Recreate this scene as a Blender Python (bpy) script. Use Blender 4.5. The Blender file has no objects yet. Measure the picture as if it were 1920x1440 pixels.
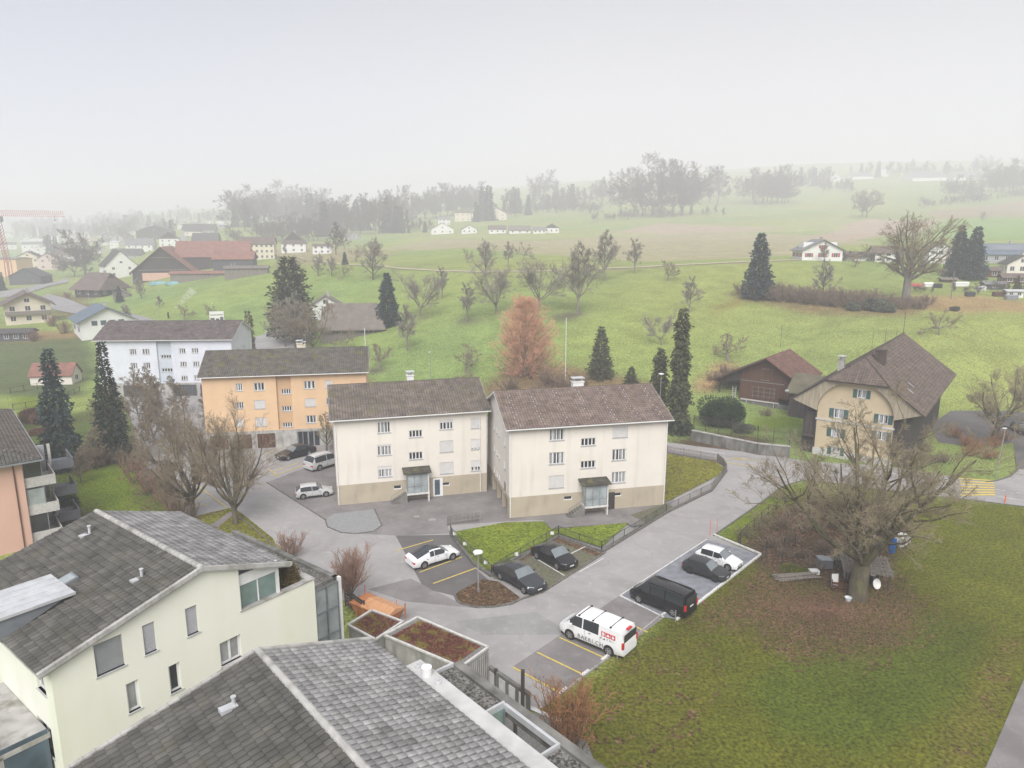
import bpy, bmesh, math, random
import numpy as np
from mathutils import Vector, Matrix
R_ = math.radians
scene = bpy.context.scene
# ------------------------------------------------------------------ camera
CAM_H = 30.0
PITCH = math.atan(280/1333.0)
cd = bpy.data.cameras.new('camera'); cam = bpy.data.objects.new('camera', cd)
scene.collection.objects.link(cam); scene.camera = cam
cam.location = (0, 0, CAM_H); cam.rotation_euler = (math.pi/2-PITCH, 0, 0)
cd.sensor_width = 36; cd.lens = 36*1333/1920.0; cd.clip_start = 0.5; cd.clip_end = 9000
# ------------------------------------------------------------------ world: overcast sky
world = bpy.data.worlds.new('World'); scene.world = world; world.use_nodes = True
wn = world.node_tree; wn.nodes.clear()
SUN_EL, SUN_AZ = 45, 185       # degrees; azimuth clockwise from +y
def wnode(t, **k):
    n = wn.nodes.new(t)
    for a, b in k.items(): setattr(n, a, b)
    return n
w_out = wnode('ShaderNodeOutputWorld'); w_bg = wnode('ShaderNodeBackground')
sky = wnode('ShaderNodeTexSky', sky_type='NISHITA', sun_disc=False)
sky.sun_elevation = R_(SUN_EL); sky.sun_rotation = R_(SUN_AZ); sky.air_density = 1.0; sky.dust_density = 4.0
tc = wnode('ShaderNodeTexCoord'); sep = wnode('ShaderNodeSeparateXYZ')
wn.links.new(tc.outputs['Generated'], sep.inputs[0])
rmp = wnode('ShaderNodeValToRGB')                       # cloud brightness with height above the horizon
cr = rmp.color_ramp
cr.elements[0].position = 0.0; cr.elements[0].color = (6.5,6.35,6.5, 1)
cr.elements[1].position = 1.0; cr.elements[1].color = (7.2,7.0,7.15, 1)
for p, c in ((0.08, (7.1, 7.1, 7.3, 1)), (0.17, (6.8, 6.8, 7.05, 1)), (0.29, (5.4, 5.45, 5.75, 1)), (0.45, (5.6, 5.5, 5.75, 1))):
    e = cr.elements.new(p); e.color = c
wn.links.new(sep.outputs['Z'], rmp.inputs[0])
rx = wnode('ShaderNodeMapRange'); rx.inputs[1].default_value = -0.65; rx.inputs[2].default_value = 0.05
wn.links.new(sep.outputs['X'], rx.inputs[0])
tint = wnode('ShaderNodeMixRGB', blend_type='MIX'); tint.inputs[1].default_value = (0.70, 0.78, 0.93, 1); tint.inputs[2].default_value = (1.0, 1.0, 0.995, 1)
wn.links.new(rx.outputs[0], tint.inputs[0])
nz = wnode('ShaderNodeTexNoise'); nz.inputs['Scale'].default_value = 1.6; nz.inputs['Detail'].default_value = 3
wn.links.new(tc.outputs['Generated'], nz.inputs['Vector'])
mr = wnode('ShaderNodeMapRange'); mr.inputs[3].default_value = 0.95; mr.inputs[4].default_value = 1.05
wn.links.new(nz.outputs['Fac'], mr.inputs[0])
m1 = wnode('ShaderNodeMixRGB', blend_type='MULTIPLY'); m1.inputs[0].default_value = 1
wn.links.new(rmp.outputs[0], m1.inputs[1]); wn.links.new(tint.outputs[0], m1.inputs[2])
m2 = wnode('ShaderNodeMixRGB', blend_type='MULTIPLY'); m2.inputs[0].default_value = 1
wn.links.new(m1.outputs[0], m2.inputs[1]); wn.links.new(mr.outputs[0], m2.inputs[2])
m3 = wnode('ShaderNodeMixRGB', blend_type='MIX'); m3.inputs[0].default_value = 0.93
wn.links.new(sky.outputs[0], m3.inputs[1]); wn.links.new(m2.outputs[0], m3.inputs[2])
wn.links.new(m3.outputs[0], w_bg.inputs[0]); w_bg.inputs[1].default_value = 0.037
wn.links.new(w_bg.outputs[0], w_out.inputs[0])
# ------------------------------------------------------------------ sun behind the cloud
ld = bpy.data.lights.new('sun', 'SUN'); lo = bpy.data.objects.new('sun', ld); scene.collection.objects.link(lo)
ld.energy = 1.5; ld.angle = R_(42); ld.color = (1, 0.975, 0.94)
lo.rotation_euler = (R_(90-SUN_EL), 0, R_(180-SUN_AZ)); lo.location = (0, 0, 80)
# ------------------------------------------------------------------ exposure, sampling
vs = scene.view_settings; vs.view_transform = 'Standard'; vs.look = 'None'; vs.exposure = 1.72; vs.gamma = 1
scene.cycles.max_bounces = 5; scene.cycles.diffuse_bounces = 2; scene.cycles.glossy_bounces = 2
scene.cycles.transmission_bounces = 2; scene.cycles.transparent_max_bounces = 4; scene.cycles.volume_bounces = 2
scene.cycles.use_denoising = True
random.seed(7); np.random.seed(7)

# ================================================================== projection helpers (photo pixel -> world point)
cP, sP = math.cos(PITCH), math.sin(PITCH)
def ray(px, py):
    dx, dz = px-960.0, -(py-720.0)
    return Vector((dx, 1333*cP+dz*sP, -1333*sP+dz*cP))
def at(px, py, z=0.0):
    r = ray(px, py); t = (z-CAM_H)/r.z
    return Vector((r.x*t, r.y*t, z))
PROF = [  # azimuth column x/y : (distance, height) profile of the land
 (-1.3, [(0,0),(165,0),(300,8),(600,18),(1000,26),(2500,60)]),
 (-.705,[(0,0),(160,0),(210,3),(300,11),(420,19),(600,26),(1000,38),(2500,110)]),
 (-.56, [(0,0),(165,0),(215,4),(300,13),(420,22),(600,33),(1000,50),(2500,80)]),
 (-.485,[(0,0),(165,0),(215,7),(280,14),(330,21),(400,30),(600,40),(1000,65),(2500,95)]),
 (-.37, [(0,0),(150,0),(190,3),(260,13.5),(330,22),(400,35),(430,38),(520,39),(700,55),(1000,68),(2500,100)]),
 (-.264,[(0,0),(135,0),(190,3.5),(260,17.5),(330,24),(390,30),(430,33),(600,46),(1000,70),(2500,110)]),
 (-.044,[(0,0),(128,0),(175,10.5),(250,19),(360,31),(450,42),(600,60),(900,85),(2500,120)]),
 (.176, [(0,0),(118,0),(175,11),(250,18.5),(340,30),(430,43),(520,57),(700,84),(900,100),(2500,130)]),
 (.396, [(0,0),(126,0),(145,5.5),(185,13.2),(255,21.5),(330,30),(430,45),(560,70),(800,105),(2500,135)]),
 (.617, [(0,0),(124,0),(140,7),(160,12),(200,15),(250,20.5),(320,30),(400,44),(540,70),(800,108),(2500,140)]),
 (1.3,  [(0,0),(124,0),(140,7),(165,11.5),(200,14.5),(250,20.5),(320,30),(400,44),(540,70),(800,108),(2500,140)])]
def _st(q):
    Y, z = q
    if Y <= 260: return q
    Y2 = Y+(Y-260)*3.0
    return (Y2, 30+(z-30)*Y2/Y)
PROF = [(a, [_st(q) for q in pr]) for a, pr in PROF]
_pa = np.array([p[0] for p in PROF])
def _prof(i, Y):
    pr = PROF[i][1]; xs = [q[0] for q in pr]; ys = [q[1] for q in pr]
    return np.interp(Y, xs, ys)
_YG = np.arange(0, 3001, 5.0)
_TAB = []
for i in range(len(PROF)):
    v = _prof(i, _YG)
    k = np.array([1, 2, 3, 2, 1.0]); k /= k.sum()
    vv = np.convolve(np.pad(v, 2, mode='edge'), k, 'valid')
    vv[v <= 0] = 0
    _TAB.append(vv)
_TAB = np.array(_TAB)
_AG = np.linspace(-1.3, 1.3, 261)
_T2 = np.empty((261, len(_YG)))
for j in range(len(_YG)): _T2[:, j] = np.interp(_AG, _pa, _TAB[:, j])
_k = np.exp(-np.linspace(-2, 2, 13)**2); _k /= _k.sum()
_T2s = np.empty_like(_T2)
for j in range(len(_YG)): _T2s[:, j] = np.convolve(np.pad(_T2[:, j], 6, mode='edge'), _k, 'valid')
_T2s[:, _YG < 118] = 0
def T(x, y):
    x = np.asarray(x, float); y = np.asarray(y, float)
    a = np.clip(x/np.maximum(y, 30.0), -1.2999, 1.2999); Y = np.clip(y, 0, 2999)
    ai = (a+1.3)/0.01; i0 = ai.astype(int); fa = ai-i0
    yi = Y/5.0; j0 = yi.astype(int); fy = yi-j0
    i1 = np.minimum(i0+1, 260); j1 = np.minimum(j0+1, len(_YG)-1)
    h = (_T2s[i0, j0]*(1-fa)+_T2s[i1, j0]*fa)*(1-fy)+(_T2s[i0, j1]*(1-fa)+_T2s[i1, j1]*fa)*fy
    w = np.clip((Y-135)/120, 0, 1)
    return h + w*(0.5*np.sin(x*0.045+y*0.021)+0.35*np.sin(y*0.07-x*0.033))
def hit(px, py, far=2900.0):
    """world point on the land seen at a photo pixel"""
    r = ray(px, py); g = r/r.y
    ys = np.concatenate([np.arange(20, 400, 0.25), np.arange(400, far, 1.0)])
    zz = CAM_H+g.z*ys; tt = T(g.x*ys, ys)
    k = np.argmax(zz <= tt)
    if zz[k] > tt[k]: k = len(ys)-1
    y = ys[k]; return Vector((g.x*y, y, float(T(g.x*y, y))))
def on_depth(px, py, Y):
    r = ray(px, py); g = r/r.y
    return Vector((g.x*Y, Y, CAM_H+g.z*Y))

# ================================================================== object helpers
C = scene.collection.objects
def tag(o, label, cat, group=None, kind=None):
    if label: o['label'] = label
    if cat: o['category'] = cat
    if group: o['group'] = group
    if kind: o['kind'] = kind
    return o
def thing(name, label, cat, loc=(0, 0, 0), rz=0.0, group=None):
    o = bpy.data.objects.new(name, None); C.link(o); o.location = loc; o.rotation_euler = (0, 0, rz)
    o.empty_display_size = 0.5
    return tag(o, label, cat, group)
class MB:
    def __init__(s): s.v = []; s.f = []; s.m = []
    def face(s, pts, mi=0):
        b = len(s.v); s.v.extend([tuple(p) for p in pts]); s.f.append(tuple(range(b, b+len(pts)))); s.m.append(mi)
    def mesh(s, vs, fs, mi=0):
        b = len(s.v); s.v.extend([tuple(p) for p in vs])
        for f in fs: s.f.append(tuple(i+b for i in f)); s.m.append(mi)
    def box(s, x0, x1, y0, y1, z0, z1, mi=0, M=None):
        vs = [(x, y, z) for z in (z0, z1) for x, y in ((x0, y0), (x1, y0), (x1, y1), (x0, y1))]
        if M is not None: vs = [tuple(M @ Vector(p)) for p in vs]
        s.mesh(vs, [(3, 2, 1, 0), (4, 5, 6, 7), (0, 1, 5, 4), (1, 2, 6, 5), (2, 3, 7, 6), (3, 0, 4, 7)], mi)
    def bar(s, a, b, w, h=None, mi=0, up=(0, 0, 1)):
        a = Vector(a); b = Vector(b); h = h or w; d = (b-a)
        if d.length < 1e-6: return
        d.normalize(); u = Vector(up)
        if abs(d.dot(u)) > .98: u = Vector((1, 0, 0))
        x = d.cross(u).normalized()*w/2; y = x.cross(d).normalized()*h/2
        vs = [a-x-y, a+x-y, a+x+y, a-x+y, b-x-y, b+x-y, b+x+y, b-x+y]
        s.mesh(vs, [(3, 2, 1, 0), (4, 5, 6, 7), (0, 1, 5, 4), (1, 2, 6, 5), (2, 3, 7, 6), (3, 0, 4, 7)], mi)
    def tube(s, a, b, r0, r1=None, n=8, mi=0, caps=True):
        a = Vector(a); b = Vector(b); r1 = r0 if r1 is None else r1; d = (b-a).normalized()
        u = d.orthogonal().normalized(); w = d.cross(u)
        vs = []
        for p, r in ((a, r0), (b, r1)):
            for i in range(n):
                t = 2*math.pi*i/n; vs.append(p+(u*math.cos(t)+w*math.sin(t))*r)
        fs = [(i, (i+1) % n, n+(i+1) % n, n+i) for i in range(n)]
        if caps: fs += [tuple(range(n-1, -1, -1)), tuple(range(n, 2*n))]
        s.mesh(vs, fs, mi)
    def prism(s, poly, z0, z1, mi=0, M=None):
        n = len(poly)
        vs = [(p[0], p[1], z0) for p in poly]+[(p[0], p[1], z1) for p in poly]
        if M is not None: vs = [tuple(M @ Vector(p)) for p in vs]
        fs = [(i, (i+1) % n, n+(i+1) % n, n+i) for i in range(n)]+[tuple(range(n-1, -1, -1)), tuple(range(n, 2*n))]
        s.mesh(vs, fs, mi)
    def build(s, name, mats, parent=None, smooth=False, label=None, loc=None, rz=None):
        me = bpy.data.meshes.new(name); me.from_pydata(s.v, [], s.f)
        if not isinstance(mats, (list, tuple)): mats = [mats]
        for m in mats: me.materials.append(m)
        if len(mats) > 1: me.polygons.foreach_set('material_index', s.m)
        if smooth: me.polygons.foreach_set('use_smooth', [True]*len(s.f))
        me.update()
        o = bpy.data.objects.new(name, me); C.link(o)
        if parent is not None: o.parent = parent
        if label: o['label'] = label
        if loc is not None: o.location = loc
        if rz is not None: o.rotation_euler = (0, 0, rz)
        return o
def np_mesh(name, V, F, mats, parent=None, smooth=False, mi=None):
    """V (n,3) array, F (m,3|4) array"""
    me = bpy.data.meshes.new(name); V = np.asarray(V, dtype=np.float32); F = np.asarray(F, dtype=np.int32)
    k = F.shape[1]
    me.vertices.add(len(V)); me.vertices.foreach_set('co', V.ravel())
    me.loops.add(F.size); me.loops.foreach_set('vertex_index', F.ravel())
    me.polygons.add(len(F)); me.polygons.foreach_set('loop_start', np.arange(0, F.size, k, dtype=np.int32))
    me.polygons.foreach_set('loop_total', np.full(len(F), k, dtype=np.int32))
    if not isinstance(mats, (list, tuple)): mats = [mats]
    for m in mats: me.materials.append(m)
    if mi is not None: me.polygons.foreach_set('material_index', np.asarray(mi, dtype=np.int32))
    if smooth: me.polygons.foreach_set('use_smooth', np.ones(len(F), dtype=bool))
    me.update(calc_edges=True); me.validate()
    o = bpy.data.objects.new(name, me); C.link(o)
    if parent is not None: o.parent = parent
    return o
KIDS = {}
def copy_tree(o, parent=None):
    c = o.copy(); C.link(c)
    if parent is not None: c.parent = parent
    for ch in list(o.children): copy_tree(ch, c)
    return c
_first = {}
def place(proto, key, loc, rz=0, sc=1.0, label=None, group=None, cat=None, name=None):
    """first use moves the prototype itself, then copies"""
    if key in _first: o = copy_tree(proto)
    else: o = proto; _first[key] = 1
    o.location = loc; o.rotation_euler = (0, 0, rz)
    o.scale = (sc, sc, sc) if not isinstance(sc, (tuple, list)) else sc
    if label: o['label'] = label
    if cat: o['category'] = cat
    if group: o['group'] = group
    elif 'group' in o.keys(): del o['group']
    return o

# ================================================================== materials
def mat(name, col, rough=0.8, var=0.12, scale=3.0, metal=0.0, spec=0.3, bump=0.0, bscale=None, col2=None, detail=4, sharp=None, coord='Object', stretch=None, coat=0):
    m = bpy.data.materials.new(name); m.use_nodes = True; nt = m.node_tree; n = nt.nodes; L = nt.links
    b = n['Principled BSDF']; b.inputs['Roughness'].default_value = rough; b.inputs['Metallic'].default_value = metal
    b.inputs['Specular IOR Level'].default_value = spec
    if coat: b.inputs['Coat Weight'].default_value = coat; b.inputs['Coat Roughness'].default_value = 0.05
    if col2 is None: col2 = tuple(c*(1-2*var) for c in col); col1 = tuple(min(1, c*(1+var*.5)) for c in col)
    else: col1 = col
    t = n.new('ShaderNodeTexCoord'); no = n.new('ShaderNodeTexNoise')
    no.inputs['Scale'].default_value = scale; no.inputs['Detail'].default_value = detail
    src = t.outputs[coord]
    if stretch:
        mp = n.new('ShaderNodeMapping'); mp.inputs['Scale'].default_value = stretch; L.new(src, mp.inputs[0]); src = mp.outputs[0]
    L.new(src, no.inputs['Vector'])
    r = n.new('ShaderNodeValToRGB'); a, c = sharp or (0.3, 0.7)
    r.color_ramp.elements[0].position = a; r.color_ramp.elements[1].position = c
    r.color_ramp.elements[0].color = (*col2, 1); r.color_ramp.elements[1].color = (*col1, 1)
    L.new(no.outputs['Fac'], r.inputs[0]); L.new(r.outputs[0], b.inputs['Base Color'])
    if bump:
        bn = n.new('ShaderNodeTexNoise'); bn.inputs['Scale'].default_value = bscale or scale*6; bn.inputs['Detail'].default_value = 5
        L.new(src, bn.inputs['Vector'])
        bb = n.new('ShaderNodeBump'); bb.inputs['Strength'].default_value = bump; bb.inputs['Distance'].default_value = 0.05
        L.new(bn.outputs['Fac'], bb.inputs['Height']); L.new(bb.outputs[0], b.inputs['Normal'])
    return m
def mix2(m, col, scale, lo, hi, amount=1.0, stretch=None, detail=5, dist=0.0):
    """lay a second noise-shaped colour (stains, moss, dirt) over a material"""
    nt = m.node_tree; n = nt.nodes; L = nt.links; b = n['Principled BSDF']
    old = b.inputs['Base Color'].links[0].from_socket
    t = n.new('ShaderNodeTexCoord'); no = n.new('ShaderNodeTexNoise'); no.inputs['Scale'].default_value = scale
    no.inputs['Detail'].default_value = detail; no.inputs['Distortion'].default_value = dist
    src = t.outputs['Object']
    if stretch:
        mp = n.new('ShaderNodeMapping'); mp.inputs['Scale'].default_value = stretch; L.new(src, mp.inputs[0]); src = mp.outputs[0]
    L.new(src, no.inputs['Vector'])
    r = n.new('ShaderNodeMapRange'); r.inputs[1].default_value = lo; r.inputs[2].default_value = hi; r.inputs[4].default_value = amount
    L.new(no.outputs['Fac'], r.inputs[0])
    mx = n.new('ShaderNodeMixRGB'); mx.inputs[2].default_value = (*col, 1)
    L.new(r.outputs[0], mx.inputs[0]); L.new(old, mx.inputs[1]); L.new(mx.outputs[0], b.inputs['Base Color'])
    return m
M = {}
# ================================================================== ground colours by zone
GREEN = (.215, .268, .078); LAWN = (.098, .106, .013); OLIVE = (.135, .130, .028)
ZONES = [ # (colour, litter, pixel polygon)   painted in order
 (LAWN, .0, [(900,1440),(1020,1330),(1200,1200),(1340,1000),(1460,905),(1700,930),(1925,950),(2200,1000),(2200,1440),(2000,1600),(900,1600)]),
 ((.108,.110,.016), .05, [(1075,1300),(1190,1200),(1290,1180),(1380,1250),(1300,1400),(1180,1500),(1050,1440)]),
 ((.078,.100,.013), .0, [(1500,1230),(1700,1150),(1850,1180),(1780,1330),(1600,1400),(1450,1380),(1400,1290)]),
 ((.110,.122,.016), .0, [(1700,960),(1920,960),(2000,1100),(1900,1200),(1750,1080),(1660,1000)]),
 ((.120,.112,.022), .06, [(1800,1440),(1870,1330),(1925,1200),(1890,1200),(1790,1340),(1700,1440)]),
 ((.088,.080,.022), .38, [(1345,1130),(1430,1055),(1560,1060),(1690,1080),(1740,1130),(1730,1190),(1640,1230),(1500,1240),(1440,1210),(1400,1170),(1290,1180)]),
 ((.072,.056,.036), .5, [(1390,1015),(1440,960),(1500,935),(1620,930),(1700,965),(1690,1040),(1650,1110),(1560,1100),(1440,1075),(1400,1045)]),
 ((.140,.185,.022), .0, [(1340,1008),(1420,945),(1460,915),(1640,915),(1700,925),(1690,950),(1560,925),(1500,930),(1450,955),(1385,1020)]),
 ((.125,.175,.018), .0, [(110,885),(225,868),(300,955),(320,975),(150,975),(105,930)]),
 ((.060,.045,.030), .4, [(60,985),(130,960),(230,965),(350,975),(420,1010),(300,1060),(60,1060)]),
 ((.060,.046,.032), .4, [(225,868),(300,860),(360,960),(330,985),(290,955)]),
 ((.082,.115,.030), .05, [(0,800),(240,760),(240,870),(110,885),(0,850)]),
 ((.145,.195,.022), .0, [(25,738),(90,735),(95,768),(30,768)]),
 ((.095,.120,.048), .0, [(-200,640),(0,640),(160,628),(185,690),(150,745),(20,740),(-200,720)]),       # ploughed green field
 ((.24,.17,.075), .0, [(-200,622),(0,618),(140,622),(170,632),(0,640),(-200,645)]),
 ((.15,.135,.055), .1, [(95,545),(160,560),(190,580),(130,600),(90,590)]),
 ((.118,.150,.026), .1, [(240,870),(500,1010),(420,1010),(330,990)]),
 ((.26,.235,.11), .0, [(480,470),(560,462),(620,460),(760,475),(640,490),(560,500),(520,480)]),
 ((.235,.215,.115), .0, [(740,500),(900,507),(1060,504),(1240,497),(1400,489),(1500,487),(1500,490),(1400,493),(1240,501),(1060,508),(900,511),(740,504),(600,492),(560,487),(600,489)]),  # field path
 ((.30,.275,.155), .0, [(690,470),(830,448),(1000,452),(1250,440),(1480,440),(1650,455),(1480,480),(1240,490),(1060,480),(900,465)]),
 ((.27,.30,.11), .0, [(690,470),(760,446),(830,440),(1000,441),(1250,432),(1480,420),(1600,400),(1600,425),(1480,436),(1250,440),(1000,450),(830,448)]),
 ((.33,.27,.18), .0, [(1130,436),(1240,418),(1370,424),(1480,428),(1400,436),(1250,439)]),
 ((.34,.27,.19), .0, [(1500,447),(1620,410),(1740,412),(1800,415),(1700,440),(1600,452)]),
 ((.17,.27,.06), .0, [(1760,415),(1930,408),(2100,405),(2100,445),(1900,450),(1800,450),(1745,435)]),
 ((.26,.205,.12), .0, [(1730,398),(1930,375),(2100,370),(2100,400),(1930,407),(1760,412)]),
 ((.30,.215,.10), .0, [(1710,556),(1800,552),(1930,566),(2100,575),(2100,592),(1920,588),(1800,586),(1700,580)]),
 ((.20,.155,.07), .1, [(1380,545),(1720,560),(1720,590),(1560,592),(1390,566)]),
 ((.21,.18,.05), .0, [(1310,585),(1395,560),(1385,573),(1320,590)]),
 ((.29,.19,.10), .1, [(1300,715),(1330,685),(1370,682),(1375,700),(1340,730),(1300,735)]),
 ((.085,.07,.06), .0, [(1040,590),(1080,583),(1110,590),(1080,600),(1040,598)]),
 ((.09,.075,.06), .0, [(848,606),(870,600),(898,603),(880,609),(858,611)]),
 ((.09,.075,.06), .0, [(690,690),(715,687),(740,692),(715,700),(690,698)]),
 ((.12,.10,.07), .0, [(780,595),(800,592),(812,598),(795,604)]),
 ((.16,.11,.06), .1, [(840,715),(880,706),(895,710),(870,722),(845,722)]),
 ((.20,.15,.075), .1, [(895,725),(960,690),(1080,690),(1200,715),(1240,745),(1100,760),(930,760)]),
 ((.06,.048,.034), .5, [(1250,830),(1330,812),(1440,826),(1440,850),(1300,842),(1250,834)]),
 ((.125,.175,.022), .0, [(1385,800),(1420,780),(1500,775),(1500,800),(1430,810)]),
 ((.155,.12,.06), .1, [(560,740),(640,700),(700,715),(760,760),(640,790)]),
]
def inpoly(x, y, poly):
    ins = np.zeros(x.shape, bool); n = len(poly)
    for i in range(n):
        x0, y0 = poly[i]; x1, y1 = poly[(i+1) % n]
        if y0 == y1: continue
        c = ((y0 > y) != (y1 > y)) & (x < (x1-x0)*(y-y0)/(y1-y0)+x0)
        ins ^= c
    return ins
def build_ground():
    a = np.linspace(-1.25, 1.25, 561)
    ys = [-40.0, -20, 0, 10, 20]; y = 28.0
    while y < 2990: ys.append(y); y += 0.55 if y < 75 else (0.8 if y < 150 else (1.3 if y < 260 else (y*0.0065)))
    ys = np.array(ys); A, Y = np.meshgrid(a, ys)
    X = A*(np.maximum(Y, 0)+45)
    Z = T(X, Y)
    Z = np.where(Y < 118, 0, Z)
    rng = np.random.RandomState(3)
    jx = sum(np.sin(X*f+Y*g+p)*s for f, g, p, s in ((.9,.5,1,.35),(.33,-.71,2,.6),(2.1,1.3,0,.18),(-.12,.2,.5,1.1)))
    jy = sum(np.sin(X*f+Y*g+p)*s for f, g, p, s in ((-.7,.8,1,.35),(.41,.37,4,.6),(1.7,-2.3,0,.18),(.15,.11,.5,1.1)))
    jx += rng.randn(*X.shape)*.12; jy += rng.randn(*X.shape)*.12
    far = np.clip((Y-110)/100, 0, 1.6)+.35
    Xp = X+jx*far; Yp = Y+jy*far
    col = np.empty(X.shape+(4,)); col[..., :3] = GREEN; col[..., 3] = 1
    lit = np.zeros(X.shape)
    # broad natural variation of the sward
    v = .5+.5*np.sin(X*.021+Y*.033+1.3*np.sin(Y*.017)); v2 = .5+.5*np.sin(X*.05-Y*.043+2*np.sin(X*.013))
    col[..., 0] *= 1+.16*(v-.5)+.14*(v2-.5); col[..., 1] *= 1+.08*(v2-.5)
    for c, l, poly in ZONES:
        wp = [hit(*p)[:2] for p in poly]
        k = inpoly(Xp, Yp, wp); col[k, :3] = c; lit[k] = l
    # soften
    for _ in range(1):
        col[1:-1, 1:-1] = (col[1:-1, 1:-1]*2+col[:-2, 1:-1]+col[2:, 1:-1]+col[1:-1, :-2]+col[1:-1, 2:])/6
    for i in range(14):
        for q in ((lit,) if i > 4 else (lit, col)): q[1:-1, 1:-1] = (q[1:-1, 1:-1]*2+q[:-2, 1:-1]+q[2:, 1:-1]+q[1:-1, :-2]+q[1:-1, 2:])/6
    h, w = X.shape
    V = np.stack([X.ravel(), Y.ravel(), Z.ravel()], 1)
    I = np.arange(h*w).reshape(h, w)
    F = np.stack([I[:-1, :-1].ravel(), I[:-1, 1:].ravel(), I[1:, 1:].ravel(), I[1:, :-1].ravel()], 1)
    o = np_mesh('ground', V, F, M['ground'], smooth=True)
    at_ = o.data.color_attributes.new('Col', 'FLOAT_COLOR', 'POINT'); at_.data.foreach_set('color', col.reshape(-1).astype(np.float32))
    al = o.data.attributes.new('Litter', 'FLOAT', 'POINT'); al.data.foreach_set('value', lit.ravel().astype(np.float32))
    o['kind'] = 'structure'; o['label'] = 'meadow and lawn rising into the foggy hillside'
    return o
def grass_mat(name, attr=True, col=LAWN, litter=0.0):
    m = bpy.data.materials.new(name); m.use_nodes = True; nt = m.node_tree; n = nt.nodes; L = nt.links
    b = n['Principled BSDF']; b.inputs['Roughness'].default_value = .95; b.inputs['Specular IOR Level'].default_value = .1
    tc = n.new('ShaderNodeTexCoord')
    def noise(sc, det=4, dist=0):
        t = n.new('ShaderNodeTexNoise'); t.inputs['Scale'].default_value = sc; t.inputs['Detail'].default_value = det; t.inputs['Distortion'].default_value = dist
        L.new(tc.outputs['Object'], t.inputs['Vector']); return t.outputs['Fac']
    def mrange(s, lo, hi, a, c):
        r = n.new('ShaderNodeMapRange'); r.inputs[1].default_value = lo; r.inputs[2].default_value = hi; r.inputs[3].default_value = a; r.inputs[4].default_value = c
        L.new(s, r.inputs[0]); return r.outputs[0]
    def mixc(f, c1, c2, bt='MIX'):
        x = n.new('ShaderNodeMixRGB'); x.blend_type = bt
        if isinstance(f, float): x.inputs[0].default_value = f
        else: L.new(f, x.inputs[0])
        for i, c in ((1, c1), (2, c2)):
            if isinstance(c, tuple): x.inputs[i].default_value = (*c, 1)
            else: L.new(c, x.inputs[i])
        return x.outputs[0]
    if attr:
        at_ = n.new('ShaderNodeAttribute'); at_.attribute_name = 'Col'; base = at_.outputs['Color']
        al = n.new('ShaderNodeAttribute'); al.attribute_name = 'Litter'; lf = al.outputs['Fac']
    else:
        rg = n.new('ShaderNodeRGB'); rg.outputs[0].default_value = (*col, 1); base = rg.outputs[0]
        vv = n.new('ShaderNodeValue'); vv.outputs[0].default_value = litter; lf = vv.outputs[0]
    f1 = mrange(noise(4.2, 9, .3), .34, .66, .5, 1.5)      # tufts
    f2 = mrange(noise(1.1, 5, .6), .3, .7, .87, 1.13)    # patches
    f3 = mrange(noise(.13, 3, .8), .3, .7, .84, 1.16)
    c = mixc(1.0, base, f1, 'MULTIPLY'); c = mixc(1.0, c, f2, 'MULTIPLY'); c = mixc(1.0, c, f3, 'MULTIPLY')
    yel = mrange(noise(.45, 5, 1.0), .52, .72, 0, .28)
    c = mixc(yel, c, mixc(1.0, c, (1.45, 1.08, .9), 'MULTIPLY'))
    dk = mrange(noise(2.6, 5, .5), .56, .72, 0, .32)
    c = mixc(dk, c, mixc(1.0, c, (.5, .72, .6), 'MULTIPLY'))
    # fallen leaves: small cells of several browns
    vo = n.new('ShaderNodeTexVoronoi'); vo.inputs['Scale'].default_value = 5.5; L.new(tc.outputs['Object'], vo.inputs['Vector'])
    hs = n.new('ShaderNodeSeparateColor'); L.new(vo.outputs['Color'], hs.inputs[0])
    ramp = n.new('ShaderNodeValToRGB'); e = ramp.color_ramp.elements
    e[0].position = 0; e[0].color = (.045, .026, .016, 1); e[1].position = 1; e[1].color = (.24, .145, .085, 1)
    x = e.new(.45); x.color = (.105, .058, .034, 1); x = e.new(.8); x.color = (.155, .092, .06, 1)
    L.new(hs.outputs[0], ramp.inputs[0])
    ad = n.new('ShaderNodeMath'); ad.operation = 'ADD'; L.new(lf, ad.inputs[0]); L.new(mrange(noise(.7, 5, 1), .3, .7, -.38, .38), ad.inputs[1])
    ad2 = n.new('ShaderNodeMath'); ad2.operation = 'SUBTRACT'; L.new(ad.outputs[0], ad2.inputs[0]); L.new(hs.outputs[1], ad2.inputs[1])
    gt = n.new('ShaderNodeMapRange'); gt.inputs[1].default_value = -.05; gt.inputs[2].default_value = .05; L.new(ad2.outputs[0], gt.inputs[0])
    has = n.new('ShaderNodeMath'); has.operation = 'GREATER_THAN'; has.inputs[1].default_value = .02; L.new(lf, has.inputs[0])
    mm = n.new('ShaderNodeMath'); mm.operation = 'MULTIPLY'; L.new(gt.outputs[0], mm.inputs[0]); L.new(has.outputs[0], mm.inputs[1])
    c = mixc(mm.outputs[0], c, ramp.outputs[0])
    L.new(c, b.inputs['Base Color'])
    bb = n.new('ShaderNodeBump'); bb.inputs['Strength'].default_value = .9; bb.inputs['Distance'].default_value = .12
    L.new(noise(9, 6), bb.inputs['Height']); L.new(bb.outputs[0], b.inputs['Normal'])
    return m
M['ground'] = grass_mat('ground')
M['lawn'] = grass_mat('lawn', False, (.155, .20, .024))
M['lawn_dull'] = grass_mat('lawn_dull', False, (.165, .165, .026), .06)
M['soil'] = grass_mat('soil', False, (.085, .058, .030), .35)
M['leafy'] = grass_mat('leafy', False, (.10, .075, .05), .55)
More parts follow.
